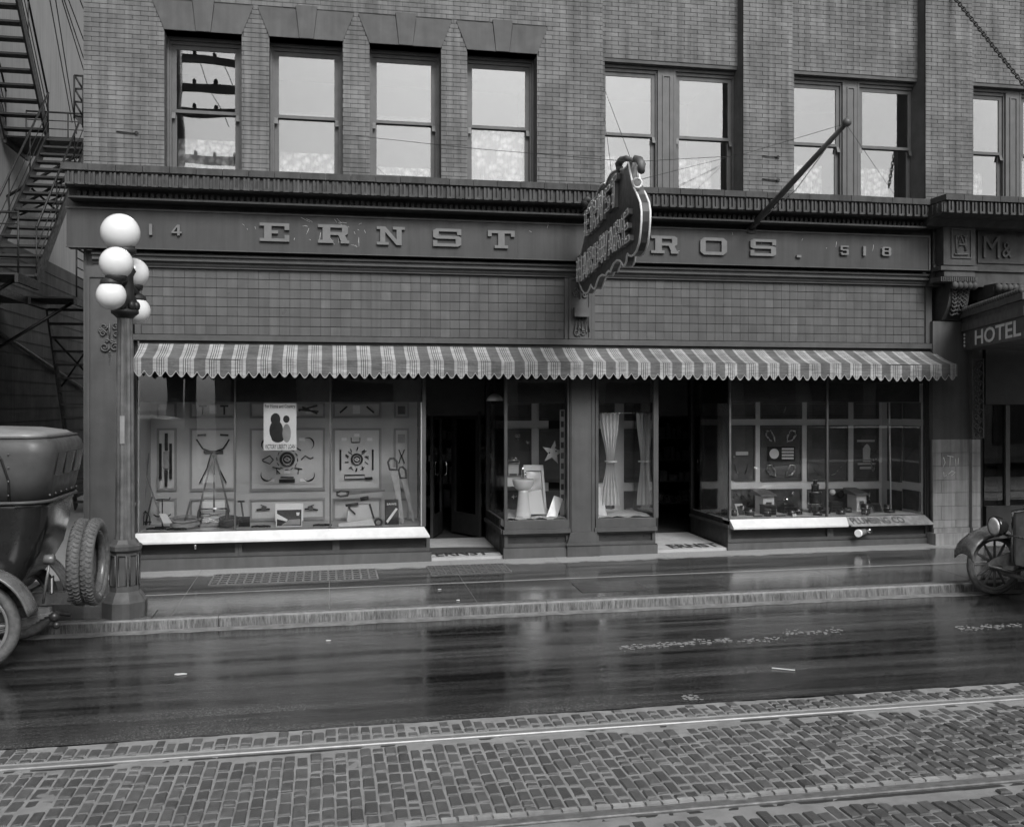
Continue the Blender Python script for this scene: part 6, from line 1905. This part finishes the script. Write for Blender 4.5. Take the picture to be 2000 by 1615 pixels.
obj('lower_arms', MB().tube([(x - .12, .6, z_ + .03), (x - .08, .6, z_), (x + .08, .6, z_), (x + .12, .6, z_ + .03)], .009, 6), M['iron'], tl)
obj('foot', MB().tube([(x - .1, .6, zf1 + .008), (x + .1, .6, zf1 + .008)], .008, 6).tube([(x, .5, zf1 + .008), (x, .7, zf1 + .008)], .008, 6), M['iron'], tl)
def coil(px, Y, Rr, n, lab, m='rope', tilt=.5):
    t = thing('hose_coil', lab, 'hose', tuple(flo(px, Y)))
    c = flo(px, Y)
    pts = []
    for k in range(n * 20):
        a = 6.283 * k / 20; r = Rr * (1 - .035 * (k / 20) % .14)
        pts.append((c.x + r * math.cos(a), Y + r * .9 * math.sin(a), zf1 + .022 + .018 * (k / 20) + tilt * (r * .9 * math.sin(a) + Rr * .9) * .35))
    obj('coil', MB().tube(pts, .017, 6), M[m], t)
coil(362, .42, .20, 5, 'pale coil of garden hose on the window floor left of the mower')
coil(447, .40, .13, 5, 'small dark coil of hose right of the mower', 'wooddk', .7)
dh = MB()
for (px, py) in ((471, 979),): dh.box(0, 0, 0, 0, 0, 0)
def card(name, lab, px0, px1, t, d, Y, m, th=.012, lean=.10, cat='card'):
    A, B, Ct = at(px0, d, Y), at(px1, d, Y), at(px0, t, Y)
    z0 = max(A.z, zf1 + .003)
    o = thing(name, lab, cat, (A.x, Y, z0))
    s_ = obj('sheet', MB().hexa([(A.x, Y, z0), (B.x, Y, z0), (B.x, Y + th, z0), (A.x, Y + th, z0), (A.x, Y + lean, Ct.z), (B.x, Y + lean, Ct.z), (B.x, Y + lean + th, Ct.z), (A.x, Y + lean + th, Ct.z)]), M[m], o)
    def fn(u, v, off=.001): return Vector((A.x + (B.x - A.x) * u, Y + lean * v - off, z0 + (Ct.z - z0) * v))
    return o, fn
o, fn = card('show_card', 'framed advertising card with a tool picture low in the middle of the window', 539, 590, 996, 1030, .35, 'poster')
obj('picture', MB().slab([fn(u, v) for (u, v) in ((.03, .04), (.97, .04), (.97, .96), (.03, .96))], (0, -.001, 0)), M['ink'], o)
obj('picture', MB().slab([fn(u, v, .003) for (u, v) in ((.03, .45), (.03, .75), (.45, .40), (.40, .30))], (0, -.001, 0)), M['poster'], o)
obj('picture', MB().slab([fn(u, v, .003) for (u, v) in ((.2, .08), (.93, .1), (.93, .42), (.5, .40))], (0, -.001, 0)), M['ink2'], o)
obj('picture', MB().slab([fn(u, v, .003) for (u, v) in ((.79, .62), (.88, .62), (.9, .8), (.77, .8))], (0, -.001, 0)), M['poster'], o)
o, fn = card('backing_card', 'pale card standing behind the advertising card', 537, 592, 985, 1018, .62, 'poster')
o, fn = card('saw_card', 'dark advertising card with a pale saw beside the leaning handsaws', 752, 779, 977, 1027, .30, 'ink')
lettering('lettering', 'SAWS', M['poster'], o, lambda u, v, d: fn(.15 + .7 * u, .78 + .08 * v, .002 + d), .0008)
obj('picture', MB().slab([fn(u, v, .002) for (u, v) in ((.08, .14), (.2, .06), (.95, .62), (.80, .66))], (0, -.001, 0)), M['poster'], o)
# handsaws
def handsaw(lab, hp, tip, Y0, Y1, wpx, m='wood'):
    t = T('handsaw', lab, 'saw', tip[0], tip[1], Y1)
    A, B = at(hp[0], hp[1], Y0), at(tip[0], tip[1], Y1)
    d = (B - A).normalized(); s_ = Vector((d.z, 0, -d.x)).normalized()
    w_ = wpx / 130.0
    L_ = (B - A).length
    pts = [A + d * .14 - s_ * w_ * .5, A + d * .14 + s_ * w_ * .5, B + s_ * w_ * .16, B - s_ * w_ * .16]
    obj('blade', MB().slab(pts, (0, -.003, 0)), M['sawblade'], t)
    hd = [A + s_ * w_ * .3, A + d * .05 + s_ * w_ * .62, A + d * .16 + s_ * w_ * .55, A + d * .18 - s_ * w_ * .35, A + d * .06 - s_ * w_ * .55, A - s_ * w_ * .2]
    obj('handle', MB().tube([p + Vector((0, -.008, 0)) for p in hd], .017, 8, True), M['wooddk'], t)
handsaw('large handsaw leaning point down at the right of the window', (766, 895), (787, 1022), .6, .35, 15)
handsaw('second handsaw leaning beside the right jamb', (784, 912), (808, 1018), .75, .55, 12)
handsaw('back saw lying level across the panel under the emblem board', (658, 964), (752, 958), .8, .8, 9)
t = thing('handsaw_carton', 'bright white saw blade lying on the window floor at the right', 'saw', tuple(flo(695, .25)))
obj('blade', MB().hexa([at(661, 1029, .15), at(733, 1026, .15), at(731, 1025, .35), at(661, 1027, .35), at(661, 1023, .15) , at(727, 1013, .15), at(727, 1012, .35), at(661, 1021, .35)]), M['white'], t)
obj('handle', MB().torus(at(739, 1020, .22), .05, .016, 'y', 16, 8), M['wooddk'], t)
bk_ = thing('tool_crate', 'pale wooden crate heaped with tools under the emblem board', 'crate', tuple(flo(702, .65)))
xa_, xb2 = XX(677, .6), XX(727, .6)
obj('crate', MB().hexa([(xa_, .5, zf1), (xb2, .5, zf1), (xb2, .8, zf1), (xa_, .8, zf1), (xa_ + .03, .52, zf1 + .28), (xb2 - .05, .52, zf1 + .28), (xb2 - .05, .78, zf1 + .28), (xa_ + .03, .78, zf1 + .28)]), M['cream'], bk_)
for (p, q, r) in (((675, 987), (700, 984), .022), ((680, 990), (694, 1004), .012), ((722, 984), (730, 1012), .014), ((704, 975), (720, 972), .03)):
    obj('tool', MB().tube([at(p[0], p[1], .5), at(q[0], q[1], .48)], r, 8), M['black'], bk_)
for k, (px, Y, lab) in enumerate(((505, .3, 'flat dark pliers on the window floor left of the advertising card'), (625, .3, 'dark open wrench on the window floor by the second mullion'), (300, .3, 'tangle of small dark tools on the floor at the far left'), (340, .22, 'black plane block on the window floor below the hose'))):
    p = flo(px, Y); o = MB()
    for q in range(4): o.tube([p + Vector((-.10 + .05 * q, .02 * (q % 2), .014)), p + Vector((-.02 + .05 * q, .03 - .03 * (q % 2), .022)), p + Vector((.05 + .04 * q, .0, .012))], .013, 6)
    o = obj('hand_tool', o, M['black']); tag(o, lab, 'tool')

# ================================================================== GOODS IN THE CENTRE WINDOWS
def flo2(px, Y, z=zf2 + .004): p = at(px, HY, Y); return Vector((p.x, Y, z))
def padding(x0, x1, y0, y1, z, lab):
    def fn(u, v):
        x, y = x0 + (x1 - x0) * u, y0 + (y1 - y0) * v
        return (x, y, z + .018 + .016 * math.sin(x * 21 + 3 * math.sin(y * 13)) * math.sin(y * 17 + x * 5) + random.uniform(-.004, .006))
    o = obj('cotton_padding', MB().grid(fn, 36, 26), M['white']); tag(o, lab, 'padding'); return o
padding(c1a + .03, c1b - .04, .06, 1.4, zf2, 'rumpled white padding covering the floor under the wash basins')
padding(c2a + .03, c2b - .03, .06, 1.1, zf3, 'rumpled white padding covering the floor under the curtains')
lv = thing('pedestal_basin', 'white porcelain pedestal wash basin standing in the small show window', 'basin', tuple(flo2(1021, .34)))
c = flo2(1022, .34); zb2 = ZZ(936, .34, 1022)
H = zb2 - zf2
obj('pedestal', MB().lathe([(.125, zf2), (.118, zf2 + .05), (.095, zf2 + H * .3), (.075, zf2 + H * .66), (.08, zf2 + H * .72)], (c.x, c.y, 0), 20), M['enamel'], lv)
obj('bowl', MB().lathe([(.06, zf2 + H * .70), (.12, zf2 + H * .77), (.155, zf2 + H * .87), (.168, zf2 + H * .97), (.165, zf2 + H), (.13, zf2 + H - .01), (.09, zf2 + H - .05)], (c.x, c.y, 0), 24), M['enamel'], lv)
obj('tap', MB().tube([(c.x - .01, c.y + .06, zb2), (c.x - .01, c.y + .05, zb2 + .15), (c.x - .01, c.y - .03, zb2 + .17)], .012, 8).tube([(c.x + .05, c.y + .06, zb2), (c.x + .05, c.y + .06, zb2 + .10)], .013, 8), M['chrome'], lv)
wb_ = thing('wall_basin', 'white wall basin with nickel legs behind the pedestal basin', 'basin', tuple(flo2(1000, .9)))
xa_, xb2 = XX(972, 1.1), XX(1052, 1.1); z1, z0 = ZZ(930, 1.1, 1010), ZZ(948, 1.1, 1010)
obj('basin', MB().prism([(xa_, z1), (xb2, z1), (xb2 - .02, z0), (xa_ + .03, z0)], 'y', .95, 1.35), M['enamel'], wb_)
obj('apron', MB().box(XX(966, 1.2), xa_, 1.0, 1.3, z0 + .0, z1 - .02), M['enamel'], wb_)
for x in (xa_ + .05, xb2 - .06): obj('leg', MB().tube([(x, 1.0, z0), (x, 1.0, zf2)], .016, 8), M['ironlt'], wb_)
obj('faucet', MB().tube([(XX(995, 1.2), 1.25, z1), (XX(995, 1.2), 1.25, z1 + .10), (XX(1003, 1.2), 1.15, z1 + .10)], .013, 8).tube([(XX(1012, 1.2), 1.25, z1), (XX(1012, 1.2), 1.25, z1 + .08)], .013, 8), M['chrome'], wb_)
valve = thing('pipe_valve', 'small bright cross handled valve at the left of the pedestal', 'valve', tuple(at(1003, 970, .5)))
p = at(1003, 970, .5)
obj('cross_handle', MB().tube([p + Vector((-.035, 0, 0)), p + Vector((.035, 0, 0))], .009, 6).tube([p + Vector((0, 0, -.035)), p + Vector((0, 0, .035))], .009, 6), M['chrome'], valve)
obj('stem', MB().tube([p, p + Vector((.06, .05, 0))], .010, 6), M['chrome'], valve)
rk = thing('bathroom_rack', 'nickel soap rack with cups hung in the basin window', 'rack', tuple(at(1003, 903, .8)))
obj('rack', MB().tube([at(a, b, .8) for (a, b) in ((992, 905), (992, 899), (1014, 899), (1014, 905), (992, 905))], .006, 6).tube([at(a, b, .8) for (a, b) in ((998, 899), (1000, 893), (1003, 899), (1007, 893), (1010, 899))], .006, 6), M['chrome'], rk)
obj('shelf_card', MB().slab([at(a, b, .85) for (a, b) in ((993, 907), (1013, 907), (1013, 925), (993, 925))], (0, .01, 0)), M['cream'], rk)
# framed mirror leaning
def leaning(name, lab, cat, quad, Yt, Yb, m, border=None):
    pts = [at(a, b, Yb if i > 1 else Yt) for i, (a, b) in enumerate(quad)]
    t = thing(name, lab, cat, tuple(pts[2]))
    if border:
        cc = sum(pts, Vector()) / 4
        fr_ = MB()
        inn = [p + (cc - p) * border for p in pts]
        for k in range(4):
            a, b = pts[k], pts[(k + 1) % 4]; ia, ib = inn[k], inn[(k + 1) % 4]
            fr_.slab([a, b, ib, ia], (0, -.03, 0))
        obj('frame', fr_, M['greyrail'], t)
        obj('mirror_glass', MB().slab([p + (cc - p) * (border - .02) for p in pts], (0, .01, 0)), M['mirror'], t)
    else:
        obj('board', MB().slab(pts, (.012, .018, 0)), M[m], t)
    return t
leaning('framed_mirror', 'grey framed mirror leaning behind the pedestal basin', 'mirror', ((1022, 908), (1060, 908), (1068, 1007), (1026, 1007)), .85, .6, 'wood', .22)
leaning('leaning_sheet', 'blank white panel leaning right of the pedestal', 'panel', ((1031, 961), (1056, 956), (1064, 1003), (1035, 1004)), .42, .36, 'enamel')
pk = leaning('white_cabinet', 'narrow white cabinet door leaning toward the right jamb', 'panel', ((1082, 968), (1099, 974), (1086, 1015), (1066, 1013)), .35, .22, 'enamel')
st = []
cst = (1080, 884)
for k in range(10):
    a = R(-80 + 36 * k); r = 24 if k % 2 == 0 else 9.5
    st.append(at(cst[0] + r * math.cos(a) * .95, cst[1] + r * math.sin(a), .6))
o = thing('paper_star', 'five pointed grey star hanging in the basin window', 'star', tuple(at(1080, 905, .6)))
obj('star', MB().slab(st, (0, .008, 0)), M['cream2'], o)
for (px, py) in ((1085, 874), (1086, 881), (1073, 884), (1078, 899)):
    obj('hole', MB().lathe([(.012, -.003), (.012, 0)], at(px, py, .597), 10, 'y'), M['black'], o)
cstp = obj('sample_strip', MB().box(XX(1094, .4), XX(1103, .4), .4, .42, zf2 + .02, ZZ(800, .4, 1098)), M['cream2']); tag(cstp, 'tall pale strip of mounted samples at the right of the basin window', 'display strip')
for k in range(9):
    z = zf2 + .25 + .16 * k
    obj('sample', MB().box(XX(1095.5, .4), XX(1101, .4), .392, .3995, z, z + .09), M['ironlt' if k % 2 else 'felt'], cstp)
sh_ = thing('lamp_shade', 'bright white glass lamp shade hanging at the corner of the basin window', 'lamp shade', tuple(at(966, 776, .9)))
p = at(966, 783, .9)
obj('shade', MB().lathe([(.13, 0), (.11, .06), (.06, .10), (.02, .115)], p, 20), M['enamel'], sh_)
obj('stem', MB().tube([p + Vector((0, 0, .11)), p + Vector((0, 0, .6))], .008, 6), M['iron'], sh_)
mt = T('mounted_fitting', 'pair of small nickel fittings mounted on the basin window back', 'fitting', 1010, 850, 1.46)
obj('ring_pair', MB().torus(at(1008, 851, 1.45), .02, .006, 'y', 14, 6).torus(at(1013, 851, 1.45), .02, .006, 'y', 14, 6).tube([at(1011, 855, 1.45), at(1012, 860, 1.45)], .006, 6), M['chrome'], mt)
obj('round_knob', MB().sphere(at(1030, 864, 1.45), .03, 12, 8), M['steel'], mt)
curtain(XX(1171, .35), XX(1211, .35), ZZ(987, .35, 1190), ZZ(808, .35, 1190), .35, 'tied white curtain hanging at the left of the curtain window', 'draped_curtain', 5, .025, M['cloth'], (ZZ(900, .35, 1190), .62, XX(1193, .35)))
curtain(XX(1243, .6), XX(1278, .6), ZZ(986, .6, 1260), ZZ(806, .6, 1260), .6, 'tied white curtain hanging at the right of the curtain window', 'draped_curtain', 5, .025, M['cloth'], (ZZ(900, .6, 1260), .58, XX(1258, .6)))
for (px, Y, s) in ((1193, .35, 'left'), (1258, .6, 'right')):
    p = at(px, 901, Y)
    o = obj('curtain_tie', MB().torus(p, .085, .012, 'z', 20, 6), M['greyrail']); tag(o, f'cord tied round the {s} curtain in the curtain window', 'cord')
crn = thing('curtain_rod', 'thin rod carrying the draped curtains', 'rod', tuple(at(1225, 807, .4)))
obj('rod', MB().tube([at(1168, 807, .35), at(1280, 806, .6)], .010, 6), M['steel'], crn)
leaning('white_board', 'white board leaning at the left of the curtain window', 'panel', ((1164, 953), (1172, 950), (1186, 1009), (1168, 1010)), .4, .3, 'enamel')

# ================================================================== GOODS IN THE RIGHT SHOW WINDOW
YQ = 1.285
def flo4(px, Y): p = at(px, HY, Y); return Vector((p.x, Y, zf4 + .002))
wt = T('wrench_board', 'dark felt panel with four looped handles round a plaque', 'tool board', 1525, 885, YQ)
for (cx, cy, sg, fl) in ((1505, 852, 1, 1), (1545, 852, -1, 1), (1507, 919, 1, 1), (1544, 919, -1, 1)):
    pts = [(cx - 8 * sg, cy - 10), (cx + 0 * sg, cy - 11), (cx + 7 * sg, cy + 0), (cx + 8 * sg, cy + 11), (cx - 2 * sg, cy + 8), (cx - 9 * sg, cy - 2)]
    obj('looped_handle', MB().tube([at(a, b, YQ - .02) for (a, b) in pts], .016, 6, True), M['steel'], wt)
obj('plaque', MB().slab([at(a, b, YQ - .004) for (a, b) in ((1499, 872), (1552, 872), (1552, 900), (1499, 900))], (0, -.02, 0)), M['black'], wt)
pl_ = MB().lathe([(.085, -.006), (.085, .0)], at(1512, 886, YQ - .028), 24, 'y')
for k in range(4): pl_.slab([at(a, b, YQ - .026) for (a, b) in ((1527, 875 + 6 * k), (1550, 875 + 6 * k), (1550, 878.5 + 6 * k), (1527, 878.5 + 6 * k))], (0, -.006, 0))
obj('plaque_relief', pl_, M['greyrail'], wt)
def bar(px0, px1, y0, y1, lab, Y=YQ - .01, m='cream', name='label_strip'):
    o = obj(name, MB().box(XX(px0, Y), XX(px1, Y), Y - .008, Y, ZZ(y1, Y, px0), ZZ(y0, Y, px0)), M[m]); tag(o, lab, 'strip'); return o
bar(1437, 1461, 882, 889, 'short pale label strip on the left dark panel')
bar(1674, 1708, 859, 863, 'thin pale strip above the lantern picture')
bar(1675, 1709, 904, 908, 'thin pale strip just below the lantern picture')
bar(1679, 1704, 911, 916, 'lowest pale label under the lantern picture')
ln = T('lantern_card', 'pale cut out lantern shape on the dark panel', 'card', 1692, 900, YQ)
obj('lantern', MB().slab([at(a, b, YQ - .012) for (a, b) in ((1685, 897), (1698, 897), (1699, 876), (1696, 870), (1693, 867), (1689, 870), (1685, 876))], (0, -.02, 0)), M['cream'], ln)
obj('lantern_foot', MB().slab([at(a, b, YQ - .012) for (a, b) in ((1685, 899), (1699, 899), (1699, 902), (1685, 902))], (0, -.02, 0)), M['cream'], ln)
for k, (pts, lab) in enumerate((([(1700, 893), (1704, 921), (1706, 921), (1711, 895)], 'V of two bright chisels on the far right panel'),
                                ([(1434, 905), (1440, 925)], 'dim slanting tool on the left dark panel'), ([(1462, 905), (1456, 925)], 'second dim slanting tool on the left dark panel'),
                                ([(1588, 913), (1601, 928)], 'dim slanting rod on the panel left of the mullion'), ([(1624, 928), (1630, 926), (1644, 911)], 'pale hooked rod on the panel right of the mullion'),
                                ([(1514, 793), (1522, 806)], 'small thin tool on the top centre panel'), ([(1536, 792), (1531, 806)], 'small bright tool on the top centre panel'))):
    mb = MB()
    P = [at(a, b, YQ - .02) for (a, b) in pts]
    if k == 0: mb.tube(P[:2], .012, 6).tube(P[2:], .012, 6)
    else: mb.tube(P, .007 if k != 4 else .009, 6)
    o = obj('hung_tool', mb, M['steel' if k in (0, 4, 6) else 'ironlt']); tag(o, lab, 'tool')
vp = obj('white_rod', MB().tube([at(1737, 784, .7), flo4(1740, .7)], .013, 8), M['enamel']); tag(vp, 'thin white upright rod in the right show window', 'rod')
kn = 0
for (px, py, lab) in ((1437, 966, 'upper left'), (1450, 970, 'lower middle'), (1466, 965, 'upper right'), (1463, 981, 'bottom right')):
    o = obj('faucet_knob', MB().torus(at(px, py, YQ - .03), .022, .012, 'y', 14, 8), M['ironlt']); tag(o, f'{lab} small round faucet knob on the bottom left felt panel', 'knob')
for (px, py, r, lab) in ((1548, 963, .03, 'small nickel ball on the bottom centre felt panel'), (1372, 875, .022, 'tiny bright nickel knob on the side felt panel'), (1434, 892, .02, 'tiny bright nickel knob on the left felt panel')):
    o = obj('nickel_ball', MB().sphere(at(px, py, YQ - .04), r, 12, 8), M['chrome']); tag(o, lab, 'ball')
lpw = T('mounted_tap', 'looped tap fittings on the bottom side felt panel', 'tap', 1380, 975, YQ)
obj('fitting', MB().torus(at(1380, 972, YQ - .03), .05, .010, 'y', 16, 6, 20, 300).tube([at(1370, 980, YQ - .03), at(1378, 984, YQ - .03)], .012, 6), M['ironlt'], lpw)
ux = T('u_pulls', 'two bright upright drawer pulls on the lower far right panel', 'pull', 1700, 978, YQ)
for px in (1684, 1698): obj('pull', MB().tube([at(px, 962, YQ - .03), at(px, 975, YQ - .05), at(px + 3, 979, YQ - .03)], .013, 6), M['steel'], ux)
obj('pin', MB().tube([at(1691, 961, YQ - .03), at(1692, 984, YQ - .03)], .006, 6), M['steel'], ux)
def tin(px, top, Y, wpx, lab, m='black', band=True, grp=None):
    c = flo4(px, Y); h = at(px, top, Y).z - c.z
    sc = F / (wdepth(c.x, Y)); r = wpx / sc / 2
    t = thing('tin', lab, 'tin', tuple(c), grp)
    obj('body', MB().lathe([(r, 0), (r, h * .93), (r * .92, h * .95), (r * .92, h)], c, 20), M[m], t)
    if band: obj('band', MB().lathe([(r * 1.01, h * .55), (r * 1.01, h * .62)], c, 20), M['steel'], t)
    return t
for (px, top, Y, wd, lab) in ((1385, 1002, .9, 10, 'small squat tin furthest left on the display floor'), (1403, 1003, .75, 10, 'small squat tin second from the left'), (1414, 996, .6, 10, 'upright tin just left of the corner post'),
                              (1434, 997, .45, 9, 'slim tin just right of the corner post'), (1450, 988, .6, 12, 'tin beside the little white frame'), (1464, 994, .5, 16, 'wide low tin left of the first glass topped cabinet'),
                              (1499, 995, .30, 12, 'short pale tin before the first cabinet'), (1546, 997, .35, 14, 'tin before the small drawer chest'), (1558, 994, .5, 15, 'tin between the drawer chest and tin tower'),
                              (1597, 999, .30, 15, 'low dark tin before the tin tower'), (1612, 992, .5, 16, 'wide tin behind the mullion'), (1642, 996, .35, 15, 'tin right of the mullion before the toaster box'),
                              (1655, 993, .6, 14, 'dull tin left of the second cabinet'), (1691, 985, .35, 15, 'tall dark tin before the second cabinet'), (1690, 996, .2, 11, 'small tin in front of the tall dark tin'),
                              (1733, 986, .5, 10, 'slim tin at the foot of the white rod'), (1737, 996, .45, 18, 'wide low tin at the foot of the white rod'), (1774, 1001, .6, 11, 'lone squat tin near the right jamb')):
    tin(px, top - 1.5, Y, wd * 1.2, lab, 'ironlt' if 'pale' in lab or 'dull' in lab else 'tinplate')
# tower of stacked pots
c = flo4(1592, .65); sc = F / wdepth(c.x, .65)
tw = thing('stove_tower', 'tall tower of dark stacked pots left of the mullion', 'pots', tuple(c))
prev = 0
for (w_, yb, yt) in ((25, 1008, 982), (23, 981.5, 959), (14.5, 958.5, 945), (8, 944.5, 936)):
    r = w_ / sc / 2; z0, z1 = (at(1592, yb, .65).z, at(1592, yt, .65).z)
    z0 = max(z0, zf4 + .002) if yb > 1000 else z0
    z0 = zf4 + .002 if yb > 1000 else z0
    obj('pot', MB().lathe([(r * .95, z0), (r, z0 + .01), (r, z1 - .03), (r * .96, z1)], (c.x, .65, 0), 22), M['tinplate'], tw)
    obj('pot_rim', MB().torus((c.x, .65, z1 - .012), r, .008, 'z', 22, 6), M['steel'], tw)
def cabinet(px0, px1, top, lab, Y=.7):
    xa_, xb2 = XX(px0, Y), XX(px1, Y); zt_ = ZZ(top, Y, px0)
    t = thing('glass_topped_cabinet', lab, 'cabinet', (xa_, Y, zf4))
    zc_ = zt_ - .10
    obj('carcass', ring(MB(), xa_ + .03, xb2, zf4, zc_, Y, Y + .3, .05, .04, .02, .10), M['white'], t)
    obj('carcass_back', MB().box(xa_ + .03, xb2, Y + .302, Y + .32, zf4, zc_), M['wooddk'], t)
    obj('shelf', MB().box(xa_ + .081, xb2 - .041, Y + .02, Y + .299, zf4 + .2, zf4 + .22), M['cream2'], t)
    obj('sloping_lid', MB().hexa([(xa_ - .03, Y - .06, zc_ + .001), (xb2 + .02, Y - .06, zc_ + .001), (xb2 + .02, Y + .3, zc_ + .001), (xa_ - .03, Y + .3, zc_ + .001), (xa_ - .03, Y - .03, zc_ + .03), (xb2 + .02, Y - .03, zc_ + .03), (xb2 - .02, Y + .3, zt_), (xa_ - .05, Y + .3, zt_)]), M['sawblade'], t)
cabinet(1487, 1512, 957, 'first upright cabinet with a pale sloping lid, left in the right window')
cabinet(1670, 1692, 955, 'second upright cabinet with a pale sloping lid, right of the mullion')
def chest(px0, px1, top, Y, lab, m='wooddk'):
    xa_, xb2 = XX(px0, Y), XX(px1, Y); zt_ = ZZ(top, Y, px0)
    t = thing('drawer_chest', lab, 'chest', (xa_, Y, zf4))
    obj('case', MB().box(xa_, xb2, Y, Y + .25, zf4 + .001, zt_), M[m], t)
    for k in range(3):
        z = zf4 + .02 + (zt_ - zf4 - .02) * k / 3
        obj('drawer', MB().box(xa_ + .012, xb2 - .012, Y - .008, Y - .001, z, z + (zt_ - zf4) / 3 - .03), M['black'], t)
    obj('lid_edge', MB().box(xa_ - .01, xb2 + .01, Y - .015, Y + .25, zt_ + .001, zt_ + .012), M['ironlt'], t)
chest(1531, 1551, 983, .6, 'small dark drawer chest under the nickel bulb')
chest(1625, 1645, 982, .6, 'small dark toaster box right of the mullion')
chest(1497, 1516, 989, .42, 'low dark chest standing before the first cabinet')
o = thing('gas_globe', 'round nickel bulb standing on the small drawer chest', 'bulb', tuple(at(1536, 983, .68)))
obj('globe', MB().sphere(at(1536, 976, .68), .05, 14, 10), M['chrome'], o)
o = thing('white_globe', 'bright round globe hung right of the mullion', 'globe', tuple(at(1626, 962, .8)))
obj('globe', MB().sphere(at(1626, 961, .8), .05, 14, 10), M['enamel'], o)
o = T('horn_tool', 'dark loop of strap on the panel right of the bright globe', 'strap', 1642, 965, YQ - .05)
obj('strap', MB().torus(at(1642, 965, YQ - .06), .06, .02, 'y', 16, 8, e=.6), M['black'], o)
o, fn = card('small_framed_mirror', 'small grey framed mirror standing on the right display floor', 1707, 1725, 984, 1007, .45, 'ironlt', cat='mirror')
obj('glass', MB().slab([fn(u, v, .002) for (u, v) in ((.15, .1), (.85, .1), (.85, .9), (.15, .9))], (0, -.001, 0)), M['black'], o)
o, fn = card('small_white_frame', 'little white wire frame near the corner post', 1440, 1455, 985, 1006, .5, 'cream2', cat='frame')
obj('inside', MB().slab([fn(u, v, .002) for (u, v) in ((.2, 0.02), (.95, 0.02), (.95, .8), (.2, .8))], (0, -.001, 0)), M['black'], o)
o, fn = card('price_ticket', 'small white price ticket on the right display floor', 1549, 1556, 1004, 1011, .12, 'poster', lean=.02)
for (px, lab) in ((1525, 'loose chain of small parts left of the drawer chest'), (1480, 'flat dark lid before the first cabinet')):
    c = flo4(px, .25); mb = MB()
    for k in range(5): mb.torus(c + Vector((-.06 + .03 * k, 0, .012)), .016, .006, 'z', 10, 5)
    o = obj('loose_parts', mb, M['black']); tag(o, lab, 'parts')
# wall of soot marks, litter: small scraps on the wet road
scrap = mat('paper_scrap', 0.55, 0.7)
for k, (px, py, Y, lab) in enumerate(((641, 1252, -4.0, 'white paper scrap on the wet road left of centre'), (351, 1318, -4.9, 'flat pale scrap on the wet road near the left'), (1530, 1308, -5.3, 'small stick lying on the wet road at the right'), (895, 1173, -2.3, 'tiny white scrap on the dark sidewalk by the kerb'), (858, 1152, -1.9, 'tiny white scrap on the sidewalk before the left doorway'))):
    r_ = ray(px, py); zq = lambda x, y: zr(x, y) if y < YK else zs(x, y)
    s_ = 6.0
    for it in range(30):
        p = Vector((0, -D, CZ)) + r_ * s_
        s_ += (p.z - zq(p.x, p.y)) / -r_.z * .9
    p = Vector((0, -D, CZ)) + r_ * s_
    a = .028 if k != 1 else .06
    pts = [p + Vector((a * math.cos(t_) * random.uniform(.6, 1.1), a * .6 * math.sin(t_) * random.uniform(.6, 1.1), .006)) for t_ in (0, 1.1, 2.2, 3.3, 4.4, 5.4)]
    if k == 2: pts = [p + Vector(v) for v in ((-.09, .05, .006), (.08, -.06, .006), (.09, -.05, .006), (-.08, .06, .006))]
    o = obj('litter_scrap', MB().slab(pts, (0, 0, .006)), scrap); tag(o, lab, 'litter')

# broken pale froth floating on the wet roadway
frm = mat('road_froth', 0.20, 0.6, 0.2, 30)
def road_at(px, py):
    r_ = ray(px, py); s_ = 8.0
    for it in range(30):
        p = Vector((0, -D, CZ)) + r_ * s_
        s_ += (p.z - zr(p.x, p.y)) / -r_.z * .9
    return Vector((0, -D, CZ)) + r_ * s_
rs = random.Random(11)
for (px0, px1, py0, py1, n, lab) in ((1215, 1425, 1266, 1250, 190, 'long broken streak of pale froth on the road right of centre'), (1450, 1520, 1252, 1248, 40, 'short wisp of pale froth on the road beyond the long streak'), (1535, 1640, 1236, 1234, 70, 'small pale froth streak on the road before the right window'), (1870, 1990, 1228, 1222, 90, 'pale froth on the road near the right car'), (1335, 1362, 1362, 1364, 26, 'little clot of froth near the rail')):
    mb = MB()
    for k in range(n):
        t = rs.random()
        c = road_at(px0 + (px1 - px0) * t + rs.gauss(0, 5), py0 + (py1 - py0) * t + rs.gauss(0, 2.6))
        a = rs.uniform(.004, .015)
        pts = [c + Vector((a * 1.6 * math.cos(q + rs.uniform(-.3, .3)), a * math.sin(q), .003 + rs.uniform(0, .002))) for q in (0, 1.25, 2.5, 3.77, 5.0)]
        mb.slab(pts, (0, 0, .003))
    o = obj('road_froth', mb, frm, fix=False); o['kind'] = 'stuff'; tag(o, lab, 'froth')
